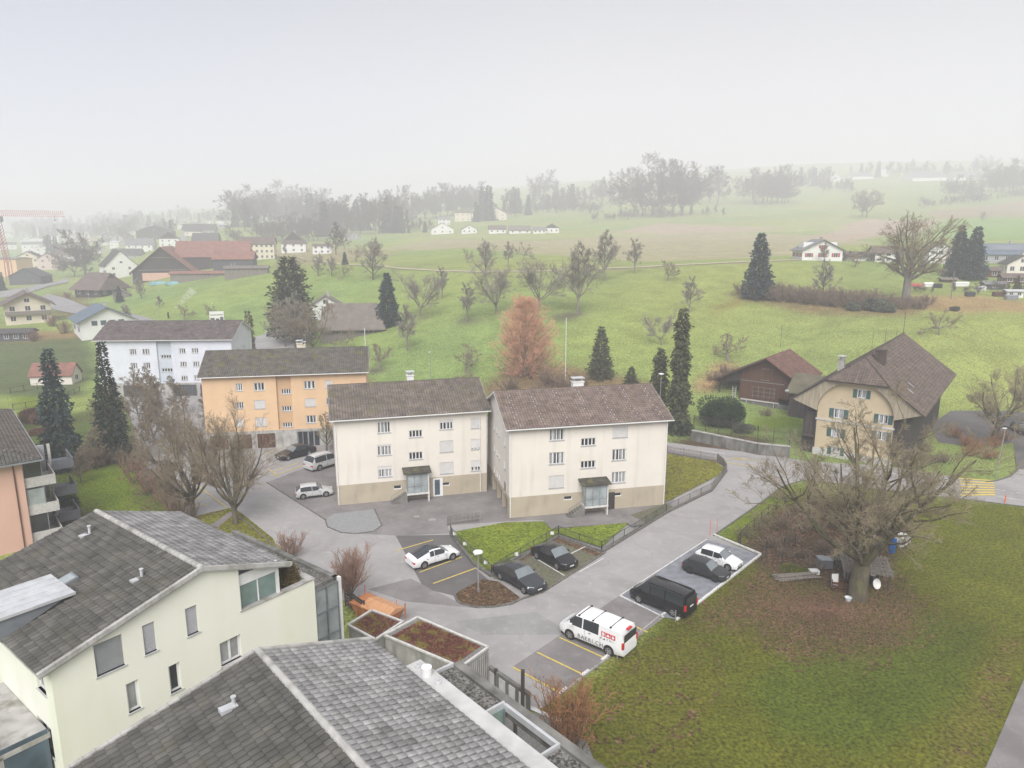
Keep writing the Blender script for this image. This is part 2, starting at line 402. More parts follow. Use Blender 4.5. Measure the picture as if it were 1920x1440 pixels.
def asphalt(name, c, var=.1):
    m = mat(name, c, .9, var, .35, spec=.25, bump=.25, bscale=30, detail=8)
    mix2(m, tuple(x*.72 for x in c), .12, .5, .62, .6, dist=1.5)
    mix2(m, tuple(x*1.25 for x in c), 1.4, .55, .75, .45, dist=.4)
    mix2(m, tuple(x*.8 for x in c), 18, .5, .75, .5)
    # dark sealed cracks: a thin band around a noise value
    nt = m.node_tree; n = nt.nodes; L = nt.links; b = n['Principled BSDF']; old = b.inputs['Base Color'].links[0].from_socket
    t = n.new('ShaderNodeTexCoord'); v = n.new('ShaderNodeTexVoronoi'); v.feature = 'DISTANCE_TO_EDGE'; v.inputs['Scale'].default_value = .11
    w = n.new('ShaderNodeTexNoise'); w.inputs['Scale'].default_value = .5; w.inputs['Detail'].default_value = 6; L.new(t.outputs['Object'], w.inputs['Vector'])
    mx = n.new('ShaderNodeMixRGB'); mx.inputs[0].default_value = .12; mx.blend_type = 'ADD'; L.new(t.outputs['Object'], mx.inputs[1]); L.new(w.outputs['Color'], mx.inputs[2])
    sc = n.new('ShaderNodeVectorMath'); sc.operation = 'MULTIPLY_ADD'; sc.inputs[1].default_value = (3.0, 3.0, 3.0)
    L.new(w.outputs['Color'], sc.inputs[0]); L.new(t.outputs['Object'], sc.inputs[2]); L.new(sc.outputs[0], v.inputs['Vector'])
    r = n.new('ShaderNodeMapRange'); r.inputs[1].default_value = .002; r.inputs[2].default_value = .006; r.inputs[3].default_value = .2; r.inputs[4].default_value = 0
    L.new(v.outputs['Distance'], r.inputs[0])
    m2_ = n.new('ShaderNodeMixRGB'); m2_.inputs[2].default_value = (c[0]*.35, c[1]*.35, c[2]*.35, 1)
    L.new(r.outputs[0], m2_.inputs[0]); L.new(old, m2_.inputs[1]); L.new(m2_.outputs[0], b.inputs['Base Color'])
    return m
M['asphalt'] = asphalt('asphalt', (.325, .313, .308), .06)
M['asphalt_old'] = asphalt('asphalt_old', (.225, .210, .206), .14)
M['asphalt_dark'] = asphalt('asphalt_dark', (.135, .127, .125))
M['patch'] = asphalt('asphalt_patch', (.285, .278, .275))
M['gravel_blue'] = mat('gravel_blue', (.26, .27, .295), .95, .2, 1.2, bump=.8, bscale=22, col2=(.16, .165, .185), detail=9)
M['gravel'] = mat('gravel', (.27, .265, .25), .95, col2=(.12, .118, .11), scale=14, bump=.8, bscale=30, detail=8)
M['gravel_dark'] = mat('gravel_dark', (.23, .22, .205), .95, col2=(.05, .05, .046), scale=9, bump=1, bscale=24, detail=8, sharp=(.4, .6))
mix2(M['gravel_dark'], (.10, .09, .06), .9, .52, .66, .7)
M['paving_pale'] = mat('paving_pale', (.26, .265, .265), .9, .08, 3, bump=.3, bscale=16)
M['mossy'] = mat('mossy_gravel', (.17, .165, .12), .95, col2=(.075, .07, .05), scale=3.5, bump=.6, bscale=14, detail=9)
mix2(M['mossy'], (.12, .125, .05), 1.1, .48, .62, .6)
M['yellow_paint'] = mat('yellow_paint', (.68, .52, .10), .7, .12, 9, detail=8); mix2(M['yellow_paint'], (.25, .22, .17), 6, .52, .7, .75)
M['white_paint'] = mat('white_paint', (.68, .68, .66), .7, .12, 9, detail=8); mix2(M['white_paint'], (.25, .24, .23), 5, .5, .7, .7)
M['kerb'] = mat('kerb_stone', (.36, .35, .33), .9, .2, 4, bump=.4, bscale=20); mix2(M['kerb'], (.14, .13, .11), 2.5, .5, .65, .6)
M['kerb_dark'] = mat('kerb_dark', (.16, .15, .135), .9, .25, 4, bump=.4, bscale=20)
def P0(pts): return [tuple(at(*p)[:2]) for p in pts]
def sheet(name, pts, m, z=.01, kind='structure', label=None, world_pts=False, drape=False, smoothpts=False):
    pl = [tuple(p[:2]) for p in pts] if world_pts else ([tuple(hit(*p)[:2]) for p in pts] if drape else P0(pts))
    if smoothpts:
        q = pl
        for _ in range(2):
            r = []
            for i in range(len(q)):
                a = q[i]; b = q[(i+1) % len(q)]
                r += [(a[0]*.75+b[0]*.25, a[1]*.75+b[1]*.25), (a[0]*.25+b[0]*.75, a[1]*.25+b[1]*.75)]
            q = r
        pl = q
    bm = bmesh.new(); vs = [bm.verts.new((x, y, 0)) for x, y in pl]; f = bm.faces.new(vs); bm.normal_update()
    if f.normal.z < 0: f.normal_flip()
    if drape:
        bmesh.ops.triangulate(bm, faces=bm.faces[:])
        for _ in range(6):
            es = [e for e in bm.edges if e.calc_length() > (1.6 if e.verts[0].co.y < 260 else 5)]
            if not es: break
            bmesh.ops.subdivide_edges(bm, edges=es, cuts=1); bmesh.ops.triangulate(bm, faces=bm.faces[:])
        for v in bm.verts: v.co.z = float(T(v.co.x, v.co.y))+z+max(0, v.co.y-150)*.0012
    else:
        for v in bm.verts: v.co.z = z
    me = bpy.data.meshes.new(name); bm.to_mesh(me); bm.free(); me.materials.append(m)
    o = bpy.data.objects.new(name, me); C.link(o); o['kind'] = kind
    if label: o['label'] = label
    return o
def strip(mb, pts, w, h, z=0, mi=0):
    for a, b in zip(pts[:-1], pts[1:]):
        mb.bar((a[0], a[1], z+h/2), (b[0], b[1], z+h/2), w, h, mi)
build_ground()
# ------------------------------------------------------------------ roads, yards and lawns (flat ground, z = 0)
ROAD = [(1180,850),(1251,829),(1300,836),(1419,850),(1523,866),(1642,872),(1735,886),(1850,903),(1868,901),(1893,893),(1908,880),(1960,880),(2100,900),(2100,985),(1920,950),(1854,941),(1758,930),(1642,917),(1565,906),(1505,900),(1465,912),(1432,938),(1338,1005),
        (1425,1042),(1268,1162),(1245,1150),(1192,1193),(1050,1304),(1012,1330),(990,1325),(960,1290),(905,1270),(860,1260),(700,1180),(650,1130),(560,1065),(500,1002),(470,985),(440,965),(410,985),(380,975),(345,960),
        (318,905),(285,885),(262,860),(250,800),(232,752),(235,742),(430,736),(450,700),(455,670),(530,660),(545,675),(575,700),(690,760),(1100,800)]
sheet('road', ROAD, M['asphalt'], .012, label='grey asphalt access road between the apartment blocks')
sheet('yard', [(628,790),(615,860),(500,905),(610,975),(660,1000),(750,1005),(845,1000),(838,985),(1000,975),(1180,985),(1250,960),(1265,935),(1235,905),(950,880)], M['asphalt_old'], .020, label='stained older asphalt yard in front of the cream blocks')
sheet('parking_bays', [(742,1005),(846,1003),(893,1068),(925,1095),(855,1118),(812,1108),(790,1095)], M['asphalt_dark'], .026, label='dark parking bays beside the triangular lawn')
sheet('parking_rows', [(962,1250),(1050,1304),(1245,1158),(1160,1118)], M['asphalt_old'], .022, label='parking row by the big lawn')
sheet('road_patch', [(1005,1148),(1075,1190),(905,1190),(855,1165)], M['patch'], .026, label='rectangular repair patch in the road')
sheet('road_patch', [(690,1105),(770,1085),(860,1130),(905,1142),(760,1128)], M['asphalt_old'], .018, label='darker worn corner of the road')
sheet('forecourt', [(1175,968),(1249,944),(1262,950),(1215,985),(1150,978)], M['mossy'], .03, label='gravel strip by the cream wall')
sheet('gravel_lot', [(1325,1012),(1425,1042),(1268,1162),(1245,1158),(1163,1117)], M['gravel_blue'], .034, label='bluish gravel parking lot edged with white')
sheet('mossy_bays', [(1130,1038),(1047,1008),(935,1062),(925,1085),(1016,1112)], M['mossy'], .03, label='mossy gravel bays with the two dark cars')
sheet('leaf_strip', [(1047,1008),(1130,1038),(1118,1043),(1050,1018),(965,1060),(938,1062)], M['leafy'], .036, label='fallen leaves along the fence')
sheet('paved_circle', [(610,975),(625,964),(702,955),(716,985),(700,996),(668,1000),(640,998),(614,988)], M['paving_pale'], .05, label='pale paved island with rounded corners', smoothpts=False)
sheet('lawn', [(850,1000),(945,982),(1018,980),(1035,995),(1180,982),(1168,992),(1128,1028),(1048,1004),(935,1060),(922,1072),(900,1070)], M['lawn'], .16, label='bright triangular lawn inside the low fence')
sheet('lawn', [(1251,852),(1345,868),(1358,880),(1352,890),(1258,938),(1245,942)], M['lawn_dull'], .12, label='lawn beside the right end of the cream block')
sheet('footpath', [(1018,978),(1175,965),(1215,985),(1185,990),(1175,983),(1034,994)], M['asphalt_old'], .165, label='narrow asphalt path')
sheet('planted_island', [(850,1118),(870,1105),(905,1088),(935,1092),(975,1122),(960,1130),(925,1137),(890,1137),(862,1131)], M['soil'], .10, label='round planted island with bare soil', smoothpts=False)
sheet('grass_verge', [(350,972),(436,952),(452,962),(512,1010),(520,1030),(440,1020),(390,990)], M['lawn_dull'], .05, label='grass verge under the two pollarded trees')
sheet('footpath', [(395,985),(432,960),(440,964),(408,990)], M['asphalt_old'], .065, label='short path crossing the verge')
sheet('corner_path', [(1925,1262),(2000,1240),(2100,1600),(1790,1600),(1848,1440)], M['asphalt_old'], .03, label='grey path crossing the lower right corner')
sheet('yard', [(1740,800),(1790,765),(1850,760),(2000,790),(2000,880),(1908,880),(1900,830),(1840,840),(1760,830)], M['asphalt_dark'], .03, label='dark yard beside the farmhouse')
sheet('village_road', [(455,672),(545,660),(560,640),(545,628),(500,626),(450,640)], M['asphalt'], .05, drape=True, label='road leaving behind the blue block')
sheet('village_road', [(545,660),(560,640),(620,672),(600,690),(570,690)], M['asphalt'], .05, drape=True)
sheet('village_road', [(60,568),(90,552),(160,575),(300,605),(300,612),(150,590)], M['patch'], .08, drape=True, label='lane between the village houses')
sheet('village_road', [(0,548),(60,538),(125,522),(130,530),(60,548),(0,560)], M['patch'], .08, drape=True)
sheet('lane', [(330,455),(345,438),(352,432),(358,436),(350,448),(342,462)], M['patch'], .1, drape=True)
PTH = [(556,482),(600,490),(660,497),(740,503),(820,508),(900,510),(1000,509),(1060,507),(1150,503),(1240,499),(1320,495),(1400,491),(1500,488)]
M['path_pale'] = mat('path_pale', (.40, .37, .24), .95, .1, .6); sheet('field_path', [(x, y-1.0) for x, y in PTH]+[(x, y+1.0) for x, y in PTH[::-1]], M['path_pale'], .05, drape=True, label='pale field path crossing the meadow')
# kerbs
k = MB()
strip(k, P0([(1050,1304),(1192,1193),(1242,1152)]), .14, .12)
k.build('kerb', M['kerb'])['kind'] = 'structure'
k = MB()
strip(k, P0([(1338,1003),(1427,1040),(1268,1163)]), .2, .14)
strip(k, P0([(1163,1117),(1245,1158)]), .1, .06); strip(k, P0([(1163,1117),(1325,1012)]), .1, .06)
k.build('kerb_white', M['white_paint'])['kind'] = 'structure'
k = MB()
strip(k, P0([(853,1116),(856,1126),(865,1133),(890,1139),(925,1139),(960,1133),(978,1124),(1016,1112),(1130,1040),(1135,1036)]), .16, .11)
strip(k, P0([(610,975),(614,988),(640,999),(668,1001),(700,997),(716,986),(702,955)]), .14, .07)
strip(k, P0([(500,905),(612,976)]), .16, .06)
strip(k, P0([(845,1000),(850,1010),(890,1060),(922,1082)]), .3, .25)
strip(k, P0([(922,1082),(1047,1006),(1130,1036),(1250,962),(1334,921),(1362,884),(1358,874),(1345,866),(1251,850)]), .25, .2)
strip(k, P0([(1338,1005),(1432,939),(1465,913),(1505,901),(1565,907),(1642,918),(1758,931),(1854,942),(1925,951)]), .16, .08)
strip(k, P0([(440,965),(470,985),(520,1030),(560,1065)]), .14, .1)
strip(k, P0([(1850,904),(1868,902),(1893,894),(1908,881),(1903,850)]), .18, .12)
k.build('kerb', M['kerb_dark'])['kind'] = 'structure'
k = MB()
for a, b in (((1048,1303),(1062,1292)),((1090,1269),(1104,1259)),((1128,1240),(1140,1231)),((1240,1156),(1248,1151))):
    A, B = at(*a), at(*b); k.bar((A.x, A.y, .13), (B.x, B.y, .13), .22, .05)
k.build('kerb_marking', M['white_paint'])['kind'] = 'structure'
def line(a, b, w=.12, z=.04):
    A, B = at(*a), at(*b); return A, B, w, z
ym = MB()
for a, b in (((962,1252),(1050,1300)),((1007,1224),(1098,1268)),((1049,1196),(1139,1237)),((1127,1147),(1214,1186)),
             ((740,1034),(812,1013)),((758,1051),(775,1045)),((786,1074),(866,1045)),((812,1095),(892,1066)),
             ((318,920),(372,908)),((325,934),(380,920)),((332,945),(385,933)),((340,957),(390,946)),((372,912),(425,952)),((366,868),(375,905)),
             ((513,893),(572,872)),((508,886),(560,868)),((505,880),(520,893)),((388,840),(420,870)),((500,850),(530,838)),((1362,868),(1420,876)),((1330,861),(1400,862)),((1375,858),(1430,866))):
    A, B = at(*a), at(*b); ym.bar((A.x, A.y, .045), (B.x, B.y, .045), .13, .01)
o = ym.build('parking_marking', M['yellow_paint']); o['kind'] = 'structure'; o['label'] = 'yellow painted parking lines'
zb = MB()   # zebra crossing of yellow bars
for i in range(7):
    t = i/6
    a = (1796+6*t, 897+32*t); b = (1864+2*t, 902+26*t)
    A, B = at(*a), at(*b); zb.bar((A.x, A.y, .045), (B.x, B.y, .045), .42, .01)
o = zb.build('zebra_marking', M['yellow_paint']); o['kind'] = 'structure'
wm = MB()
for a, b in (((1245,838),(1290,842)),((1310,845),(1360,852)),((1560,872),(1600,877)),((1640,884),(1700,892)),((1865,918),(1885,921)),((1905,924),(1935,928)),((1068,1040),(1104,1022)),((1085,1074),(1131,1048)),((1000,1045),(1058,1080)),((1862,930),(1925,940))):
    A, B = at(*a), at(*b); wm.bar((A.x, A.y, .05), (B.x, B.y, .05), .11, .01)
wm.build('road_marking', M['white_paint'])['kind'] = 'structure'
for (px, py, r) in ((810,975,.42),(781,969,.32),(1290,851,.35)):
    p = at(px, py); mh = MB(); mh.tube((0,0,0),(0,0,.012), r, n=20); mh.tube((0,0,.012),(0,0,.018), r*.72, n=20)
    tag(mh.build('manhole_cover', M['kerb'], loc=(p.x, p.y, .024)), {810:'larger round manhole cover in the yard before the cream blocks',781:'smaller round manhole cover in the yard beside the larger one',1290:'manhole cover on the street behind the right lawn'}[px], 'manhole cover')
# ================================================================== building kit
def glass_m(name, col, rough=.08, spec=.6):
    m = mat(name, col, rough, .2, .8, spec=spec); return m
M['glass'] = glass_m('window_glass', (.035, .04, .045))
M['glass_curtain'] = glass_m('glass_curtain', (.36, .36, .37), .25, .4)
M['glass_green'] = glass_m('glass_green', (.22, .30, .29), .12)
M['glass_blue'] = glass_m('glass_blue', (.075, .11, .14), .1)
M['glass_pale'] = glass_m('glass_pale', (.36, .40, .41), .2)
M['pvc'] = mat('white_frame', (.74, .74, .73), .45, .06, 2)
M['white_wood'] = mat('white_wood', (.62, .61, .58), .6, .12, 3)
M['blind'] = mat('blind_pale', (.62, .61, .60), .6, .05, 1.5)
M['blind_grey'] = mat('blind_grey', (.30, .31, .32), .5, .08, 1.5)
M['blind_lilac'] = mat('blind_lilac', (.42, .42, .45), .5, .06, 1.5)
M['grey_metal'] = mat('grey_metal', (.25, .27, .29), .45, .1, 2, metal=.3)
M['pale_metal'] = mat('pale_metal', (.58, .59, .60), .4, .08, 2, metal=.3)
M['steel'] = mat('steel', (.45, .46, .46), .4, .1, 4, metal=.6)
M['dark_metal'] = mat('dark_metal', (.05, .052, .055), .5, .2, 4, metal=.3)
M['stone'] = mat('stone_surround', (.50, .49, .47), .8, .1, 4)
M['concrete'] = mat('concrete', (.42, .41, .39), .9, .15, 1.2, bump=.2, bscale=14, detail=8); mix2(M['concrete'], (.14, .13, .10), 1.3, .5, .7, .7, stretch=(1, 1, .35))
M['concrete_dark'] = mat('concrete_dark', (.20, .195, .18), .9, .2, 1.2, bump=.2, bscale=14, detail=8); mix2(M['concrete_dark'], (.07, .07, .055), 1.0, .48, .66, .7, stretch=(1, 1, .3))
M['cream'] = mat('cream_render', (.70, .655, .59), .9, .035, .35, detail=6, bump=.06, bscale=30)
mix2(M['cream'], (.48, .45, .40), .8, .53, .80, .5, stretch=(1.6, 1.6, .16), detail=8)
M['cream_base'] = mat('cream_base', (.43, .375, .285), .9, .05, .5, detail=6); mix2(M['cream_base'], (.27, .24, .19), .8, .52, .75, .5, stretch=(1, 1, .4))
M['orange'] = mat('orange_render', (.68, .475, .295), .9, .05, .5, detail=6); mix2(M['orange'], (.55, .33, .16), .6, .55, .8, .4, stretch=(1, 1, .3))
M['bluewall'] = mat('blue_render', (.635, .66, .715), .9, .04, .5, detail=6); mix2(M['bluewall'], (.38, .42, .48), .6, .55, .8, .4, stretch=(1, 1, .3))
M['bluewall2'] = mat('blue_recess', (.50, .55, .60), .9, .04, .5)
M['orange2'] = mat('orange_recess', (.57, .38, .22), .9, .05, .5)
M['greenwall'] = mat('pale_green_render', (.76, .755, .665), .9, .03, .3, detail=6, bump=.05, bscale=40)
mix2(M['greenwall'], (.60, .62, .44), .4, .50, .78, .5, stretch=(1, 1, .16), detail=8)
M['pink'] = mat('salmon_render', (.60, .385, .31), .9, .04, .4, detail=6); mix2(M['pink'], (.42, .29, .24), .5, .5, .78, .5, stretch=(1, 1, .25))
M['white_wall'] = mat('white_render', (.72, .72, .70), .9, .05, .5)
M['ivory'] = mat('ivory_render', (.66, .60, .48), .9, .05, .5)
M['grey_wall'] = mat('grey_render', (.33, .33, .34), .9, .08, .5)
M['yellow_wall'] = mat('ochre_render', (.52, .425, .285), .9, .08, .4, detail=7); mix2(M['yellow_wall'], (.44, .38, .29), .7, .5, .72, .6, stretch=(1, 1, .5), detail=8)
M['rose_wall'] = mat('rose_render', (.62, .50, .47), .9, .06, .5)
def plank_mat(name, c, c2, sx=7):
    m = mat(name, c, .85, col2=c2, scale=1.0, detail=5, stretch=(sx, sx, .25), bump=.5, bscale=1.0); return m
M['wood_brown'] = plank_mat('wood_brown', (.135, .062, .036), (.045, .022, .015))
M['wood_grey'] = plank_mat('wood_grey', (.26, .235, .205), (.12, .105, .09))
M['wood_dark'] = plank_mat('wood_dark', (.075, .065, .058), (.03, .026, .023))
M['wood_slate'] = plank_mat('wood_slate', (.10, .105, .115), (.05, .052, .058))
M['shutter_green'] = mat('shutter_green', (.05, .115, .11), .6, .15, 4)
M['shutter_red'] = mat('shutter_red', (.42, .07, .07), .6, .15, 4)
M['shutter_dark'] = mat('shutter_dark', (.05, .05, .06), .6, .15, 4)
def tile_mat(name, c, moss=(.10, .095, .05), mossamt=.5, dark=(.035, .032, .03), darkamt=.5, pat=.5, spec=.25):
    m = mat(name, c, .85, .22, 1.4, bump=.25, bscale=18, detail=6, spec=spec)
    nt = m.node_tree; n = nt.nodes; L = nt.links; b = n['Principled BSDF']; old = b.inputs['Base Color'].links[0].from_socket
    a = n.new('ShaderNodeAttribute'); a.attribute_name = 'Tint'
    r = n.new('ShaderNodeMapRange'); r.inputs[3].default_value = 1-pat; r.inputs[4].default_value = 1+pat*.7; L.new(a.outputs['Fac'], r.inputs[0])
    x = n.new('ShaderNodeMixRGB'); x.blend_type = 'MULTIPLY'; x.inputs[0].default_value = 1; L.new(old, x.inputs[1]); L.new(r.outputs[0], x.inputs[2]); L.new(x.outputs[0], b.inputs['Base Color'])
    mix2(m, dark, .55, .48, .72, darkamt, detail=7); mix2(m, moss, .9, .52, .72, mossamt, detail=7, dist=.6)
    return m
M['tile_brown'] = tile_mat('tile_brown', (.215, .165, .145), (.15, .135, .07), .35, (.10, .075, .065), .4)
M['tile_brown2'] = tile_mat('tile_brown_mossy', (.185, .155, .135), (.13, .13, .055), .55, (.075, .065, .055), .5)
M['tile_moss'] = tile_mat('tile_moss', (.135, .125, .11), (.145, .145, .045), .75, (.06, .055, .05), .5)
M['tile_grey_lit'] = tile_mat('tile_grey_lit', (.43, .42, .415), (.15, .145, .12), .4, (.17, .167, .163), .5, .6)  # paler copy for the near roofs' right slopes, their brighter light painted in
M['tile_dark'] = tile_mat('tile_dark', (.112, .107, .098), (.095, .09, .06), .5, (.05, .047, .042), .5, .8)  # darker copy for the near roofs' left slopes, shade put into the colour
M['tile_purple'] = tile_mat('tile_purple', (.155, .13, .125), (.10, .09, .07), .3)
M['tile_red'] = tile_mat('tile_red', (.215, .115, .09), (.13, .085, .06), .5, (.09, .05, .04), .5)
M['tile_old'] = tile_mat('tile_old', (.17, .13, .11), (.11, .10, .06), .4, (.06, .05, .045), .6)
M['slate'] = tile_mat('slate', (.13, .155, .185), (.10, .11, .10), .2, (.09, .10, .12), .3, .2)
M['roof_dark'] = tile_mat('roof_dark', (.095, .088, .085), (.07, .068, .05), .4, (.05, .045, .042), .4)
M['solar'] = mat('solar_panel', (.30, .33, .38), .25, .05, 2)
def S2(ox, oy, ang, oz=0):
    """side frame: x along the wall, y into the building, z up"""
    return Matrix.Translation((ox, oy, oz)) @ Matrix.Rotation(ang, 4, 'Z')
def wall_holes(mb, S, x0, x1, zb, top, holes, rec=.14, mi=0, breaks=(), sidemi=None):
    xs = sorted(set([x0, x1]+[h[0] for h in holes]+[h[1] for h in holes]+[b for b in breaks if x0 < b < x1]))
    zt = top if callable(top) else (lambda x: top)
    q = lambda pts, m_: mb.face([tuple(S @ Vector(p)) for p in pts], m_)
    for a, b in zip(xs[:-1], xs[1:]):
        if b-a < 1e-5: continue
        hs = sorted([h for h in holes if h[0] <= a+1e-5 and h[1] >= b-1e-5], key=lambda h: h[2])
        z = zb
        for h in hs:
            if h[2] > z+1e-5: q([(a,0,z),(b,0,z),(b,0,h[2]),(a,0,h[2])], mi)
            z = h[3]
        q([(a,0,z),(b,0,z),(b,0,zt(b-1e-6)),(a,0,zt(a+1e-6))], mi)
    sm = mi if sidemi is None else sidemi
    for h in holes:
        a, b, c, d = h[:4]
        q([(a,0,c),(a,rec,c),(a,rec,d),(a,0,d)], sm); q([(b,0,c),(b,0,d),(b,rec,d),(b,rec,c)], sm)
        q([(a,0,d),(a,rec,d),(b,rec,d),(b,0,d)], sm); q([(a,0,c),(b,0,c),(b,rec,c),(a,rec,c)], sm)
def window(par, S, x0, x1, z0, z1, n=2, blind=0, rec=.14, fm='pvc', gm='glass', bm_='blind', sill=True, curtain=.35, shutters=None, surround=False, simple=False, rng=random):
    f = MB(); fw = .085
    def bx(m_, a, b, c, d, e, g, i=0): m_.box(a, b, c, d, e, g, i, S)
    bx(f, x0, x1, rec-.05, rec+.02, z0, z0+fw); bx(f, x0, x1, rec-.05, rec+.02, z1-fw, z1)
    for i in range(n+1):
        xx = x0+(x1-x0)*i/n; w = fw if i in (0, n) else fw*1.3
        a = xx if i == 0 else (xx-w if i == n else xx-w/2)
        bx(f, a, a+w, rec-.055, rec+.015, z0+fw, z1-fw)
    o = f.build('window', M[fm], par)
    if blind >= 1:
        b = MB(); ns = max(4, int((z1-z0)/.09))
        for i in range(ns):
            za = z0+.01+(z1-z0-.02)*i/ns; zb_ = za+(z1-z0)/ns*.86
            bx(b, x0+.02, x1-.02, rec-.085, rec-.06, za, zb_)
        bx(b, x0+.03, x1-.03, rec-.062, rec-.052, z0, z1)
        b.build('blind', M[bm_], o)
    else:
        g = MB(); zt = z1-fw*.5
        for i in range(n):
            a = x0+(x1-x0)*i/n+.03; b = x0+(x1-x0)*(i+1)/n-.03; w = b-a
            def qq(p, r, m_):
                if r-p > .01: g.face([tuple(S @ Vector(t)) for t in ((p,rec,z0+.03),(r,rec,z0+.03),(r,rec,zt),(p,rec,zt))], m_)
            c = curtain*rng.uniform(.8, 1.7) if curtain else 0
            c = min(c, .9)
            if n == 1 or rng.random() < .5: qq(a, a+w*c, 1); qq(a+w*c, b, 0)
            else: qq(a, b-w*c, 0); qq(b-w*c, b, 1)
        g.build('pane', [M[gm], M['glass_curtain']], o)
        if blind > 0:
            b = MB(); bx(b, x0+.02, x1-.02, rec-.09, rec-.06, z1-(z1-z0)*blind, z1-.01); b.build('blind', M[bm_], o)
    if sill:
        s = MB(); bx(s, x0-.06, x1+.06, -.05, rec-.05, z0-.06, z0+.0); s.build('sill', M['stone'] if surround else M['pale_metal'], o)
    if surround:
        s = MB(); t = .09
        bx(s, x0-t, x0, -.02, .03, z0-.0, z1+t); bx(s, x1, x1+t, -.02, .03, z0, z1+t); bx(s, x0, x1, -.02, .03, z1, z1+t)
        s.build('surround', M['stone'], o)
    if shutters:
        w = (x1-x0)/2*.95
        for sx in (x0-w-.03, x1+.03):
            s = MB(); bx(s, sx, sx+w, -.06, -.02, z0, z1)
            for i in range(5): bx(s, sx+.05, sx+w-.05, -.075, -.058, z0+.08+(z1-z0-.2)*i/5, z0+.08+(z1-z0-.2)*(i+.7)/5)
            s.build('shutter', M[shutters], o)
    return o
def tiles(P, u, v, LU, LV, tw=.3, tl=.36, amp=.06, thick=.05, ur=None, seed=0):
    P = np.array(P, float); u = np.array(u, float); v = np.array(v, float); u /= np.linalg.norm(u); v /= np.linalg.norm(v)
    n = np.cross(u, v); n = n if n[2] > 0 else -n
    nc = max(1, int(round(LU/tw))); nr = max(1, int(round(LV/tl))); tw = LU/nc; tl = LV/nr
    rng = np.random.RandomState(seed)
    I, J = np.meshgrid(np.arange(nc), np.arange(nr)); I = I.ravel(); J = J.ravel()
    if ur is not None:
        vm = (J+.5)*tl; a = np.array([ur(q)[0] for q in vm]); b = np.array([ur(q)[1] for q in vm])
        k = ((I+1)*tw > a) & (I*tw < b); I, J = I[k], J[k]; a, b = a[k], b[k]
    prof = np.array([0, .8, 1.0, .95, .9, .8, 0])*amp; us = np.array([0, .14, .3, .5, .7, .86, 1.0])
    m = len(us); N = len(I); jit = rng.uniform(-.006, .006, N)
    uu = (I[:, None]+us[None, :])*tw
    if ur is not None: uu = np.clip(uu, a[:, None], b[:, None])
    def lay(vv, hh): return P+uu[..., None]*u+vv[:, None, None]*v+hh[..., None]*n
    lo = J*tl; hi = (J+1)*tl+.02
    h0 = prof[None, :]+thick+jit[:, None]; h1 = prof[None, :]+jit[:, None]*0+.004
    A = lay(lo-.03, h0-thick*1.1); B = lay(lo-.03, h0); D = lay(hi, h1)
    V = np.stack([A, B, D], 1).reshape(-1, 3)
    base = (np.arange(N)*3*m)[:, None]
    f = []
    for r in (0, 1):
        for i in range(m-1): f.append([r*m+i, r*m+i+1, (r+1)*m+i+1, (r+1)*m+i])
    F = (base[:, None, :]+np.array(f)[None]).reshape(-1, 4)
    t = np.clip(.66+.075*rng.randn(N), .2, 1); tint = (t[:, None, None]*np.ones((1, 3, m))-np.array([.8, 0, .15])[None, :, None]-np.array([.8, 0, 0, 0, 0, 0, .8])[None, None, :]).clip(0, 1).ravel()  # random tile tone; grooves and undersides darkened: dirt plus painted gap shade
    return V, F, tint
def roof_mesh(name, layers, m, par, extra=None):
    V = []; F = []; Tt = []; o = 0; mi = None
    if extra:
        nf = sum(len(b) for a, b, c in layers); layers = layers+[(np.array(extra.v), np.array(extra.f), np.full(len(extra.v), .5))]
        m = [m, M['pale_metal']]; mi = [0]*nf+[1]*len(extra.f)
    for a, b, c in layers: V.append(a); F.append(b+o); Tt.append(c); o += len(a)
    ob = np_mesh(name, np.concatenate(V), np.concatenate(F), m, par, smooth=False, mi=mi)
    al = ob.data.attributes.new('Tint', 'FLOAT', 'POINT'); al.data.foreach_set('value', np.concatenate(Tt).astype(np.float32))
    return ob
def slab(mb, pts, th, mi=0):
    """a thin solid under a roof plane; pts given counter-clockwise from above"""
    n = len(pts); up = [tuple(p) for p in pts]; dn = [(p[0], p[1], p[2]-th) for p in pts]
    mb.mesh(up+dn, [tuple(range(n)), tuple(range(2*n-1, n-1, -1))]+[(i, n+i, n+(i+1) % n, (i+1) % n) for i in range(n)], mi)
def fpx(o, ang, px, py):
    """photo pixel -> (x, z) on the vertical facade plane through o with direction ang"""
    r = ray(px, py); nx, ny = -math.sin(ang), math.cos(ang)
    t = (nx*o[0]+ny*o[1])/(nx*r.x+ny*r.y); w = Vector((r.x*t, r.y*t, CAM_H+r.z*t))
    return (w.x-o[0])*math.cos(ang)+(w.y-o[1])*math.sin(ang), w.z
def crop(ox, oy, s): return lambda x, y: (ox+x*s, oy+y*s)
def clamp_h(h, x0, x1, z0, z1): return (max(h[0], x0), min(h[1], x1), max(h[2], z0), min(h[3], z1))
def chimney(par, x, y, z0, z1, w=.9, d=.7, m='concrete', hood=True):
    b = MB(); b.box(x-w/2, x+w/2, y-d/2, y+d/2, z0, z1); b.box(x-w/2-.08, x+w/2+.08, y-d/2-.08, y+d/2+.08, z1, z1+.1)
    o = b.build('chimney', M[m], par)
    if hood:
        c = MB()
        for sx in (-1, 1):
            for sy in (-1, 1): c.box(x+sx*w*.35-.05, x+sx*w*.35+.05, y+sy*d*.35-.05, y+sy*d*.35+.05, z1+.1, z1+.45)
        c.box(x-w/2-.1, x+w/2+.1, y-d/2-.1, y+d/2+.1, z1+.45, z1+.53); c.build('chimney_cap', M['pale_metal'], o)
    return o
